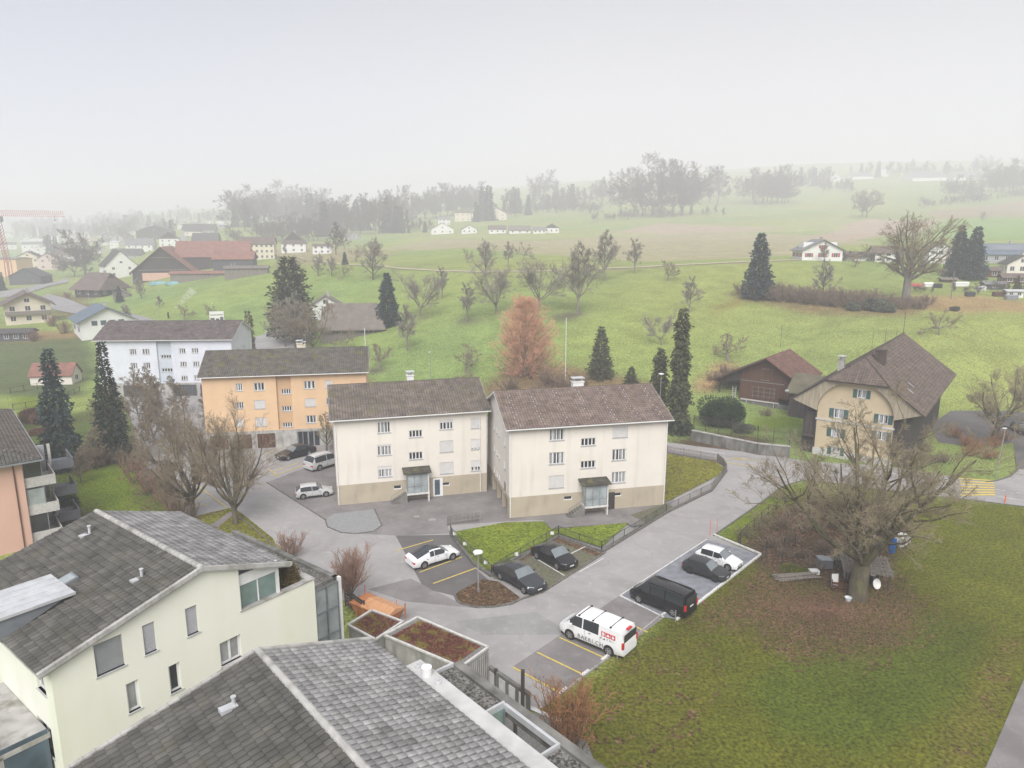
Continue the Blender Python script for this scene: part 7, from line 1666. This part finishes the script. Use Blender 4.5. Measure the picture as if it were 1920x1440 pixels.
    for sy in (-1, 1):
        b = MB(); b.mesh([(L/2-.02, sy*hw*.50, zf-.17), (L/2-.40, sy*hw*.985, zf-.10), (L/2-.44, sy*hw*.955, zf+.045), (L/2-.13, sy*hw*.55, zf-.0), (L/2-.05, sy*hw*.80, zf-.16),(L/2-.2, sy*hw*.93, zf-.13)], [(0,4,5,1,2,3) if sy > 0 else (3,2,1,5,4,0)]); b.build('headlight', M['lamp_white'], t)
        zt = s['tail'] if kind != 'van' else 1.2; b = MB()
        if kind == 'van': b.box(-L/2-.02, -L/2+.10, sy*hw*.80 if sy > 0 else -hw*.985, hw*.985 if sy > 0 else -hw*.80, .80, 1.25)
        else: b.box(-L/2-.005, -L/2+.20, min(sy*hw*.58, sy*hw*.955), max(sy*hw*.58, sy*hw*.955), zt-.37, zt-.20)
        b.build('tail_light', M['lamp_red'], t)
        b = MB(); mx = X(fx['a'])-.42; b.box(mx-.09, mx+.09, min(sy*(hw+.02), sy*(hw+.20)), max(sy*(hw+.02), sy*(hw+.20)), s['belt']-.02, s['belt']+.14); b.box(mx-.03, mx+.05, min(sy*(hw-.06), sy*(hw+.04)), max(sy*(hw-.06), sy*(hw+.04)), s['belt']-.0, s['belt']+.05); b.build('mirror', M[paintm], t)
        b = MB()
        for f in ((fx['a']+.05, .565, .80) if kind != 'van' else (.24, .42, .66)):
            x = X(f); b.box(x-.006, x+.006, min(sy*(hw-.02), sy*(hw+.004)), max(sy*(hw-.02), sy*(hw+.004)), .40, s['belt']-.05)
        for f in (.50, .72): b.box(X(f)-.08, X(f)+.08, min(sy*(hw-.01), sy*(hw+.02)), max(sy*(hw-.01), sy*(hw+.02)), s['belt']-.13, s['belt']-.10)
        b.build('door_line', M['black_trim'], bo)
        b = MB(); b.box(-L/2+s['L']-s['fo']-s['wb']+.5-L*0, L/2-s['fo']-.5, min(sy*(hw*.95), sy*(hw+.006)), max(sy*(hw*.95), sy*(hw+.006)), .24, .32); b.build('sill_trim', M['black_trim'], bo)
    b = MB(); b.box(L/2-.06, L/2+.012, -hw*.42, hw*.42, zf-.30, zf-.16); b.box(L/2-.06, L/2+.010, -hw*.6, hw*.6, .26, .38); b.build('grille', M['black_trim'], t)
    b = MB(); b.box(L/2+.01, L/2+.022, -.22, .22, .40, .50); b.build('number_plate', M['plate'], t); b = MB(); b.box(-L/2-.03, -L/2-.012, -.24, .24, .62 if kind != 'van' else .92, .73 if kind != 'van' else 1.03); b.build('number_plate', M['plate'], t)
    if rails:
        b = MB()
        for sy in (-1, 1): b.bar((X(fx['b']+.05), sy*hw*.72, H+.03), (X(fx['c']-.03), sy*hw*.72, H+.03), .05)
        b.build('roof_rail', M['black_trim' if paintm == 'car_black' else 'steel'], t)
    return t, s, k
car('fastback', 'car_white', (796,1067), (849,1051), 'r', 'white fastback saloon with black glass roof in the yellow lined bay', roofm='car_glass')
bt, s, k = car('sedan', 'car_charcoal', (938,1088), (982,1114), 'r', 'dark charcoal saloon beside the planted island')
car('coupe', 'car_black', (1006,1049), (1044,1069), 'r', 'black coupe in the corner of the fenced gravel bays')
car('hatch', 'car_white', (1316,1056), (1364,1071), 'r', 'white hatchback at the far end of the blue gravel lot')
car('golf', 'car_matt', (1292,1076), (1340,1092), 'r', 'matt black hatchback next to the white hatchback', rim='rim_black')
car('van', 'car_black', (1261,1157), (1197,1131), 'l', 'black minivan on the near end of the blue gravel lot', rails=True, cat='van', name='parked_van')
wv, s, k = car('van', 'car_white', (1141,1230), (1068,1199), 'l', 'white van with red squares and large grey lettering in the yellow row', panel_van=True, cat='van', name='parked_van')
car('golf', 'car_silver', (569,937), (612,932), 'r', 'small silver hatchback beside the left cream block')
car('mpv', 'car_silver', (597,884), (640,871), 'r', 'silver people carrier half hidden behind the left cream block', rails=True)
car('sedan', 'car_black', (580,854), (541,864), 'l', 'black car under the trees before the orange block')
car('hatch', 'car_charcoal', (313,889), (293,895), 'l', 'dark car behind the left pollarded tree', sc=1)
car('golf', 'car_blue', None, None, None, 'dark blue car in the farmyard at the right edge', pos=(at(1916,812), R_(-100), 1))
car('hatch', 'car_charcoal', None, None, None, 'grey car parked at the corner before the tan roofed barn', pos=(hit(549,640), R_(120), 1)); car('golf', 'car_blue', None, None, None, 'dark blue car beside the white gable near the tan roofed barn', pos=(hit(567,645), R_(110), 1)); car('golf', 'car_silver', None, None, None, 'pale car in the village road under the crane', pos=(hit(84,530), R_(10), 1))
# lettering and roof bars on the white van
def text(par, body, size, loc, rot, m, name='lettering', ext=.004):
    c = bpy.data.curves.new(name, 'FONT'); c.body = body; c.size = size; c.extrude = ext; c.align_x = 'LEFT'; c.space_character = 1.25
    c.materials.append(M[m]); q = bpy.data.objects.new('tmp_text', c); C.link(q); bpy.context.view_layer.update()
    me = bpy.data.meshes.new_from_object(q.evaluated_get(bpy.context.evaluated_depsgraph_get())); bpy.data.objects.remove(q)
    o = bpy.data.objects.new(name, me); C.link(o); o.parent = par; o.location = loc; o.rotation_euler = rot; return o
M['ink'] = mat('grey_lettering', (.10, .105, .10), .6, .1, 4); M['logo_red'] = mat('logo_red', (.60, .03, .05), .5, .05, 4)
hw = s['W']/2
text(wv, 'BAERI.CH', .40, (.95, hw+.006, .44), (R_(90), 0, R_(180)), 'ink')
text(wv, 'BAERI', .34, (-.80, hw-.02, .90), (R_(90), 0, R_(180)), 'ink')
for i in range(3):
    b = MB(); x = -.90-i*.37; b.box(x-.32, x, hw-.035, hw-.012, 1.24, 1.56); o = b.build('logo', M['logo_red'], wv)
    b = MB(); x -= .05; w_ = MB()
    if i == 0: w_.box(x-.20, x-.02, hw-.013, hw-.005, 1.29, 1.51)
    elif i == 1: w_.mesh([(x-.22,hw-.008,1.31),(x,hw-.008,1.31),(x,hw-.008,1.40),(x-.11,hw-.008,1.52),(x-.22,hw-.008,1.40)], [(0,1,2,3,4)])
    else: w_.box(x-.16, x-.04, hw-.013, hw-.005, 1.30, 1.50); w_.box(x-.22, x-.16, hw-.013, hw-.005, 1.36, 1.44)
    w_.build('logo_mark', M['car_white'], o)
b = MB()
for x in (.95, -.15, -1.5):
    b.bar((x, -hw*.80, s['H']+.03), (x, hw*.80, s['H']+.03), .04)
    for sy in (-1, 1): b.box(x-.06, x+.06, sy*hw*.80-.06, sy*hw*.80+.06, s['H']-.03, s['H']+.05)
b.build('roof_bar', M['black_trim'], wv)
b = MB(); b.box(-s['L']/2+.02, -s['L']/2+.22, -.25, .25, s['H']-.06, s['H']+.02); b.build('brake_light', M['lamp_red'], wv)
# ================================================================== fences, lamps and small things
def fence(pts, h, label, base=.15, bars=.13, postm='dark_metal', barm='dark_metal', step=2.2, kind='bars', z=0):
    P = [at(*p) for p in pts]; o0 = P[0]; t = thing('fence', label, 'fence', tuple(o0)); P = [p-o0 for p in P]
    rail = MB(); bm_ = MB()
    for a, b in zip(P[:-1], P[1:]):
        L = (b-a).length; n = max(1, round(L/step)); d = (b-a)/L
        if kind == 'boards':
            m_ = int(L/.14)
            for i in range(m_): q = a+d*(L*(i+.5)/m_); bm_.bar((q.x,q.y,base),(q.x,q.y,h),.09,.02,up=(d.x,d.y,0))
            rail.bar((a.x,a.y,h*.35),(b.x,b.y,h*.35),.04); rail.bar((a.x,a.y,h*.8),(b.x,b.y,h*.8),.04)
        else:
            rail.bar((a.x,a.y,h),(b.x,b.y,h),.045); rail.bar((a.x,a.y,base+.05),(b.x,b.y,base+.05),.035)
            m_ = int(L/bars)
            for i in range(m_): q = a+d*(L*(i+.5)/m_); bm_.bar((q.x,q.y,base+.05),(q.x,q.y,h),.014)
        for i in range(n+1):
            if i == n and b is not P[-1]: continue
            q = a+d*(L*i/n); pb = MB(); pb.box(q.x-.035,q.x+.035,q.y-.035,q.y+.035,-.05,h+.05); pb.build('post', M[postm], t)
    rail.build('rail', M[postm], t); bm_.build('bars' if kind != 'boards' else 'boards', M[barm], t); return t
def plates(t, pts, h=.75):
    for p in pts:
        q = at(*p)-Vector(t.location); b = MB(); b.box(q.x-.17,q.x+.17,q.y-.10,q.y-.07,h-.16,h+.16); b.build('number_sign', M['plate'], t)
M['fence_green'] = mat('fence_green', (.07, .085, .065), .6, .2, 3)
f = fence([(845,1001),(848,1010),(922,1080)], 1.05, 'low railing with small white signs along the white saloon bays', base=.3, barm='fence_green', postm='fence_green'); plates(f, [(853,1013),(872,1032),(893,1051),(911,1068)])
f = fence([(922,1080),(1047,1004)], 1.05, 'low railing with white signs behind the charcoal saloon', base=.25, barm='fence_green', postm='fence_green'); plates(f, [(968,1052),(1035,1012)])
fence([(1047,1004),(1128,1034)], 1.0, 'low railing along the lawn side of the mossy gravel bays', base=.25, barm='fence_green', postm='fence_green')
fence([(1128,1034),(1190,998),(1249,961)], 1.0, 'low railing between the road and the lawn tip', base=.2, barm='fence_green', postm='fence_green')
fence([(1249,961),(1334,919),(1362,884)], .9, 'low fence curving round the right lawn', base=.15, barm='concrete_dark', postm='concrete_dark')
fence([(1362,884),(1356,873),(1345,864),(1251,848)], 1.0, 'weathered picket fence at the back of the right lawn', kind='boards', barm='wood_grey', postm='wood_grey')
fence([(838,988),(845,985),(900,978)], 1.1, 'grey slatted gate standing open at the lawn corner', kind='boards', barm='wood_grey', postm='steel', base=.1)
fence([(1385,1018),(1400,1000),(1440,965),(1500,930)], .9, 'thin wire fence round the overgrown garden', bars=1.1, barm='dark_metal', postm='wood_dark')
fence([(1300,806),(1420,828),(1480,836)], 2.4, 'wooden plank fence on the stained street wall', kind='boards', base=1.5, barm='wood_dark', postm='wood_dark')
fence([(20,738),(95,726)], 1.2, 'dark rail fence by the cream outbuilding', bars=.3); fence([(25,770),(95,758),(150,735)], 1.1, 'dark rail fence below the cream outbuilding', bars=.3)
fence([(75,1003),(130,985),(160,978)], 1.5, 'brown board fence beside the salmon block', kind='boards', barm='wood_grey', postm='wood_grey')
# street wall
A, B, Cc = at(1297,826), at(1420,852), at(1480,858); t = thing('street_wall', 'stained concrete retaining wall along the street before the barn', 'wall', tuple(A)); b = MB()
for p, q in ((A, B), (B, Cc)): p = p-A; q = q-A; b.bar((p.x,p.y,.75),(q.x,q.y,.75),.35,1.6)
b.build('wall', M['concrete_dark'], t); b = MB()
for p, q in ((A, B), (B, Cc)): p = p-A; q = q-A; b.bar((p.x,p.y,1.6),(q.x,q.y,1.6),.45,.12)
b.build('coping', M['concrete'], t)
def lamp(px, py, h, head, label, lean=0, r=.06):
    p = hit(px, py); t = thing('street_lamp', label, 'street lamp', tuple(p)); b = MB(); b.tube((0,0,-.1),(lean,0,h),r*1.25,r*.8,n=10); b.tube((0,0,0),(0,0,.35),r*1.8,n=10); b.build('post', M['steel'], t)
    b = MB()
    if head == 'disc': b.tube((lean,0,h-.12),(lean,0,h-.02),.12,.30,n=20); b.tube((lean,0,h-.02),(lean,0,h+.05),.42,.40,n=24); b.tube((lean,0,h+.05),(lean,0,h+.14),.40,.10,n=24)
    else: b.box(lean-.35,lean+.12,-.10,.10,h-.03,h+.07)
    b.build('lamp_head', M['pvc'], t); return t
lamp(897, 1111, 3.7, 'disc', 'disc headed lamp on the round planted island'); lamp(1867, 896, 6.4, 'arm', 'tall street lamp by the yellow zebra crossing', lean=.3); lamp(808, 712, 5.5, 'arm', 'thin lamp behind the left cream roof'); lamp(1235, 812, 9.3, 'disc', 'lamp head showing above the right cream roof end', r=.05)
lamp(168, 585, 6, 'arm', 'street lamp in the village lane', lean=.4); lamp(300, 605, 6.5, 'arm', 'bare post lamp behind the white chalet'); lamp(402, 612, 6.5, 'arm', 'lamp beside the white billboard'); lamp(66, 555, 7, 'arm', 'lamp beside the slatted barn in the village'); lamp(574, 668, 5, 'arm', 'lamp at the village road corner by the orange roof')
def pole(px, py, h, m, label, r=.05, cat='pole', name='pole'):
    p = hit(px, py); t = MB(); t.tube((0,0,-.1),(0,0,h),r,r*.8,n=8); o = t.build(name, M[m], loc=tuple(p)); tag(o, label, cat); return o
pole(1060, 712, 12, 'pvc', 'tall white pole right of the orange larch', .07); pole(689, 745, 13, 'pvc', 'tall pale pole at the right end of the orange roof', .07)
M['marker'] = mat('marker_orange', (.75, .14, .06), .5, .05, 4)
pole(1331, 1004, 1.7, 'marker', 'orange snow marker at the top of the blue gravel lot', .035); pole(1344, 997, 1.4, 'marker', 'second thinner orange snow marker by the verge', .025); pole(1455, 915, 1.3, 'marker', 'orange marker at the street junction', .04); pole(1884, 943, .9, 'marker', 'short red and white post by the zebra crossing', .08); pole(744, 1152, 1.2, 'marker', 'red stake right of the orange skip', .04); pole(685, 1122, 1.2, 'marker', 'red stake left behind the orange skip', .04)
pole(1266, 1166, 1.0, 'steel', 'steel post stub behind the black minivan', .05); pole(1157, 1238, .9, 'steel', 'steel post stub behind the white van', .05)
for px, py, h, l in ((1388,1020,1.2,'garden post nearest the blue gravel lot'),(1428,1052,1.5,'dark garden post at the lot corner'),(1436,1045,1.7,'taller dark garden post beside the lot corner'),(1466,1062,1.5,'weathered post left of the mossy heap'),(1470,1030,1.2,'thin garden post among the brambles'),(1490,1025,1.2,'second thin garden post among the brambles'),(1620,925,1.0,'fence stake on the verge behind the great tree'),(1675,935,1.0,'right fence stake on the verge behind the great tree')): pole(px, py, h, 'wood_dark', l, .06, 'post', 'post')
pole(1735, 470, 6, 'wood_grey', 'wooden mast by the grand oak', .12); pole(1783, 560, 7, 'wood_grey', 'wooden mast on the tan bank', .14); pole(1692, 640, 6, 'wood_dark', 'thin leaning pole behind the farmhouse ridge', .06)
for i, (x, y) in enumerate(((1463,640),(1633,655),(1657,648),(1677,650))): pole(x, y+14, 5, 'wood_dark', ['thin stake behind the barn ridge','leftmost of three thin stakes behind the farmhouse','middle of three thin stakes behind the farmhouse','rightmost of three thin stakes behind the farmhouse'][i], .04, 'stake', 'stake')
# billboard
p = hit(408, 612); bb = thing('billboard', 'white billboard with dark graphics above the blue roof', 'billboard', tuple(p), R_(20)); b = MB(); b.box(-1.9,1.9,0,.12,1.0,4.2); b.build('panel', M['plate'], bb); b = MB(); b.box(-1.7,-.6,-.02,0,1.4,2.4); b.box(-.3,.6,-.02,0,1.4,2.2); b.box(.8,1.7,-.02,0,1.5,2.6); b.box(-1.7,1.7,-.02,0,3.1,3.3); b.build('graphics', M['ink'], bb)
for x in (-1.5, 1.5): b = MB(); b.box(x-.07,x+.07,.12,.25,-.3,4.2); b.build('post', M['grey_metal'], bb)
p = hit(506, 632); bn = thing('sign', 'small white board on a dark box at the road bend', 'sign', tuple(p), R_(10)); b = MB(); b.box(-1.0,1.0,0,.1,.9,1.7); b.build('board', M['plate'], bn); b = MB(); b.box(-.9,.9,.1,.8,0,1.0); b.build('box', M['dark_metal'], bn)
# smoke from a garden chimney pot
p = hit(316, 597); st = thing('garden_stove', 'small dark stove pipe giving off smoke at the field edge', 'stove', tuple(p)); b = MB(); b.tube((0,0,0),(0,0,1.8),.25,n=10); b.build('stove', M['dark_metal'], st)
sm = bpy.data.materials.new('smoke'); sm.use_nodes = True; nt = sm.node_tree; nt.nodes.clear(); o_ = nt.nodes.new('ShaderNodeOutputMaterial'); v = nt.nodes.new('ShaderNodeVolumePrincipled'); v.inputs['Color'].default_value = (.95,.95,.97,1); v.inputs['Density'].default_value = .22; nt.links.new(v.outputs[0], o_.inputs['Volume'])
b = MB()
for i in range(7):
    r_ = .35+.16*i; x, z = 1.6+i*1.0, 2.2+i*.95+.2*math.sin(i*2); b.tube((x-r_*.55,0,z-r_*.55),(x+r_*.35,0,z+r_*.45),r_*.7,r_,n=12)
b.build('smoke', sm, st)['kind'] = 'stuff'
# ---- junk around the great tree
def jl(px, py): return tuple(at(px, py))
w = thing('wood_shelter', 'ramshackle wood shelter with sagging plank roof under the great tree', 'shelter', jl(1620,1092), R_(-15)); rr = random.Random(8)
b = MB()
for x, y in ((-1.7,-1.1),(1.7,-1.1),(-1.7,1.3),(1.7,1.3)): b.box(x-.06,x+.06,y-.06,y+.06,0,1.7 if y > 0 else 1.35)
b.build('posts', M['wood_dark'], w); b = MB()
for i in range(34):
    x = -1.9+i*.115; b.bar((x+rr.uniform(-.04,.04),-1.4+rr.uniform(-.2,.1),1.42+rr.uniform(-.05,.08)),(x+rr.uniform(-.1,.1),1.6+rr.uniform(-.1,.25),1.85+rr.uniform(-.05,.1)),rr.uniform(.07,.13),.03)
for i in range(10): y = -1.2+i*.28; b.bar((-1.9,y,1.55+i*.04),(1.9+rr.uniform(-.3,.3),y+rr.uniform(-.2,.2),1.6+i*.04),.12,.03)
b.build('roof', M['wood_grey'], w); b = MB()
for i in range(7):
    for j in range(7): b.tube((-1.5+i*.42+rr.uniform(-.04,.04),-.6,.1+j*.17),(-1.5+i*.42+rr.uniform(-.04,.04),.9,.1+j*.17),rr.uniform(.06,.09),n=7)
b.build('logs', M['wood_grey'], w)
w = thing('wood_crate', 'open rusty brown crate left of the great trunk', 'crate', jl(1575,1105), R_(-20)); b = MB()
for z in (.05,.35,.65): b.box(-.7,.7,-.55,-.5,z,z+.2); b.box(-.7,.7,.5,.55,z,z+.2); b.box(-.7,-.65,-.5,.5,z,z+.2); b.box(.65,.7,-.5,.5,z,z+.2)
b.build('boards', M['wood_brown'], w)
b = MB(); b.mesh([(-.28,0,.1),(.28,0,.1),(.35,.28,1.25),(-.22,.28,1.25),(-.28,.05,.1),(.28,.05,.1),(.35,.33,1.25),(-.22,.33,1.25)], [(0,1,2,3),(7,6,5,4),(0,4,5,1),(1,5,6,2),(2,6,7,3),(3,7,4,0)]); tag(b.build('white_board', M['plate'], loc=jl(1565,1104)), 'white board leaning on the rusty crate', 'board')
def basin(px, py, r, h, m, label, tilt=0, name='basin', cat='basin'):
    b = MB(); n = 18; vs = []; 
    for rr_, z in ((r*.7,0),(r,h),(r*.9,h),(r*.6,.04)): vs += [(rr_*math.cos(2*math.pi*i/n), rr_*math.sin(2*math.pi*i/n), z) for i in range(n)]
    fs = [(k*n+i, k*n+(i+1)%n, (k+1)*n+(i+1)%n, (k+1)*n+i) for k in range(3) for i in range(n)]+[tuple(range(3*n,4*n)), tuple(range(n-1,-1,-1))]
    b.mesh(vs, fs); o = b.build(name, M[m], loc=jl(px, py)); o.rotation_euler = (tilt, 0, .4); o.location.z += r*abs(math.sin(tilt))*.9; tag(o, label, cat)
basin(1640,1102,.45,.2,'plate','pale round basin propped up right of the great trunk',1.2); basin(1590,1126,.3,.3,'lamp_white','pale bucket at the foot of the great trunk',0,'bucket','bucket')
M['barrel_blue'] = mat('barrel_blue', (.02, .10, .30), .45, .15, 2)
def barrel(px, py, label, m='barrel_blue'):
    b = MB()
    for z0, z1, r0, r1 in ((0,.3,.27,.30),(.3,.34,.32,.32),(.34,.6,.30,.30),(.6,.64,.32,.32),(.64,.92,.30,.27),(.92,.95,.24,.24)): b.tube((0,0,z0),(0,0,z1),r0,r1,n=18)
    tag(b.build('barrel', M[m], loc=jl(px, py)), label, 'barrel')
barrel(1670,1012,'blue barrel furthest back right of the great tree'); barrel(1674,1026,'middle blue barrel right of the great tree'); barrel(1671,1036,'front blue barrel right of the great tree'); 
tp = leafball(121, 500, .85, .6, .55, .30, 'tarpaulin_bundle', 'plate', cat='bundle'); o = place(tp, 'tp', jl(1690,1022), 0, 1, 'crumpled white sheet beside the blue barrels')
b = MB(); b.box(-.6,.6,-.5,.5,0,.8); b.box(-.65,.1,-.55,.55,.8,.86); o = b.build('cabinet', M['grey_metal'], loc=jl(1545,1062)); tag(o, 'grey metal cabinet in the garden left of the great tree', 'cabinet')
b = MB(); b.box(-.5,.5,-.4,.4,0,.55); b.box(-.45,.55,-.45,.35,.55,.62); o = b.build('box', M['fence_green'], loc=jl(1565,1058)); tag(o, 'dark green box next to the grey garden cabinet', 'box')
b = MB(); b.box(-.4,.4,-.3,.3,0,.3); b.box(-.42,.42,-.32,.32,.3,.33); o = b.build('tray', M['plate'], loc=jl(1526,1075)); tag(o, 'small pale tray on the leaves left of the great tree', 'tray')
b = MB(); b.mesh([(-.5,0,0),(.5,0,0),(.9,.2,2.0),(0,.2,2.0),(-.5,.05,0),(.5,.05,0),(.9,.25,2.0),(0,.25,2.0)], [(0,1,2,3),(7,6,5,4),(0,4,5,1),(1,5,6,2),(2,6,7,3),(3,7,4,0)]); tag(b.build('old_door', M['white_wood'], loc=jl(1632,1042)), 'old pale door leaning behind the great tree', 'door')
w = thing('log_pile', 'long pile of mossy logs beside the mossy heap', 'log pile', jl(1492,1086), R_(8)); b = MB()
for i in range(9): b.tube((-1.9+rr.uniform(-.2,.2),-.3+i*.08,.1+(i%3)*.14),(1.9+rr.uniform(-.3,.3),-.3+i*.08+rr.uniform(-.2,.2),.1+(i%3)*.14),.07,n=7)
b.build('logs', M['wood_grey'], w)
# village farmyard tarps, allotment bits
M['tarp'] = mat('tarp_teal', (.20, .36, .38), .7, .2, .5)
for i, (px, py, s_, l) in enumerate(((262,527,3.4,'teal covered silage heap left of the huge barn front'),(298,533,4.2,'long teal covered silage heap before the huge barn'),(325,533,3.0,'right teal silage heap before the huge barn'),(337,528,2.2,'small dark covered heap right of the silage'))):
    p = hit(px, py); b = MB(); n = 16; vs = [(s_*(1+.12*math.sin(k*2.3))*math.cos(2*math.pi*k/n)*q, s_*.6*math.sin(2*math.pi*k/n)*q, z) for q, z in ((1,-.3),(.9,.7),(.6,1.2)) for k in range(n)]+[(0,0,1.35)]
    b.mesh(vs, [(q*n+k, q*n+(k+1)%n, (q+1)*n+(k+1)%n, (q+1)*n+k) for q in range(2) for k in range(n)]+[(2*n+k, 2*n+(k+1)%n, 3*n) for k in range(n)]); tag(b.build('silage_heap', M['tarp'] if i < 3 else M['grey_metal'], loc=tuple(p), smooth=True), l, 'silage heap')
M['red_tarp'] = mat('red_tarp', (.5, .10, .08), .7, .2, .5); p = hit(1715, 537); b = MB(); b.mesh([(-2.2,-.6,0),(2.2,-.6,0),(2.6,.6,0),(-2.6,.6,0),(-1.6,0,.9),(1.8,0,.8)], [(0,1,5,4),(3,4,5,2),(0,4,3),(1,2,5)]); tag(b.build('boat_cover', M['red_tarp'], loc=tuple(p)), 'red covered long heap under the grand oak', 'covered heap')
for i, (px, py, w_, m_) in enumerate(((1740,538,1.2,'plate'),(1758,540,1.0,'dark_metal'),(1800,537,2.2,'plate'),(1838,545,1.2,'plate'),(1872,556,1.4,'wood_brown'),(1818,556,1.1,'dark_metal'),(1895,562,1.5,'grey_metal'))):
    p = hit(px, py); b = MB(); b.box(-w_,w_,-.6,.6,0,.9); b.mesh([(-w_-.1,-.7,.9),(w_+.1,-.7,.9),(w_+.1,.7,.9),(-w_-.1,.7,.9),(-w_-.1,0,1.3),(w_+.1,0,1.3)], [(0,1,5,4),(2,3,4,5),(0,4,3),(1,2,5)]); tag(b.build('garden_box', M[m_], loc=tuple(p)), ['first','second','third','fourth','sixth','fifth','last'][i]+' garden box from the left in the allotments', 'garden box')
# fittings on the near roofs: terrace lights etc.
# ================================================================== grass blades and fallen leaves on the near lawn
def scatter_lawn():
    rng = np.random.RandomState(12)
    poly = np.array([tuple(at(*p)[:2]) for p in ((1070,1440),(1065,1320),(1190,1205),(1275,1172),(1345,1120),(1430,1060),(1560,1090),(1640,1130),(1760,1010),(1800,945),(1925,955),(2050,1000),(1990,1160),(1900,1300),(1845,1440))])
    x0, y0 = poly.min(0); x1, y1 = poly.max(0); N = 150000
    X = rng.uniform(x0, x1, N); Y = rng.uniform(y0, y1, N)
    k = inpoly(X, Y, [tuple(p) for p in poly]); X, Y = X[k], Y[k]; n = len(X)
    clump = np.sin(X*3.1+Y*1.7)+np.sin(X*1.3-Y*2.9)+np.sin(X*.7+Y*.9)*1.2
    k = rng.uniform(-2.2, 2.2, n) < clump+.6; X, Y = X[k], Y[k]; n = len(X)
    a = rng.uniform(0, 2*np.pi, n); h = rng.uniform(.03, .10, n); w = rng.uniform(.010, .024, n); ln = rng.uniform(.02, .08, n)
    P = np.stack([X, Y, np.zeros(n)], 1); u = np.stack([np.cos(a), np.sin(a), 0*a], 1)*w[:, None]; t = np.stack([-np.sin(a)*ln, np.cos(a)*ln, h], 1)
    V = np.stack([P-u, P+u, P+t], 1).reshape(-1, 3); F = np.arange(3*n).reshape(-1, 3)
    M['blade'] = mat('grass_blade', (.125, .145, .022), .9, col2=(.06, .075, .010), scale=.8, detail=8); mix2(M['blade'], (.17, .15, .035), .35, .5, .7, .7)
    o = np_mesh('grass', V, F, M['blade']); o['kind'] = 'stuff'; o['label'] = 'short winter grass of the big lawn'
    # leaves under the great tree
    n = 17000; r = np.abs(rng.randn(n))**.9; a = rng.uniform(0, 2*np.pi, n); c = at(1545, 1145)
    X = c.x+np.cos(a)*r*5.6; Y = c.y+np.sin(a)*r*4.0; k = (clampm := (X > at(1290,1180).x-1+(Y-at(1290,1180).y)*.92)) & (Y > 40); X, Y = X[k], Y[k]; n = len(X)
    V, F = cards(np.stack([X, Y, rng.uniform(.015, .06, n)], 1), .085, .06, 5, droop=np.stack([np.cos(a[k]), np.sin(a[k]), np.zeros(n)], 1))
    M['dead_leaf'] = mat('dead_leaf', (.27, .16, .10), .9, col2=(.10, .055, .035), scale=6, detail=3)
    o = np_mesh('fallen_leaves', V, F, M['dead_leaf']); o['kind'] = 'stuff'; o['label'] = 'fallen brown leaves round the great tree'
scatter_lawn()
# ------------------------------------------------------------------ haze: one closed box of even, pale air
def build_haze(dens=.00092, x=4000, y0=-120, y1=3100, z0=-1.5, z1=215):
    hm = bpy.data.materials.new('haze'); hm.use_nodes = True; nt = hm.node_tree; nt.nodes.clear()
    o_ = nt.nodes.new('ShaderNodeOutputMaterial'); v = nt.nodes.new('ShaderNodeVolumePrincipled')
    v.inputs['Color'].default_value = (.945, .935, 1.0, 1); v.inputs['Density'].default_value = dens; v.inputs['Anisotropy'].default_value = .0
    nt.links.new(v.outputs[0], o_.inputs['Volume'])
    b = MB(); b.box(-x, x, y0, y1, z0, z1); o = b.build('haze', hm); o['kind'] = 'stuff'; o['label'] = 'pale winter haze'
build_haze()
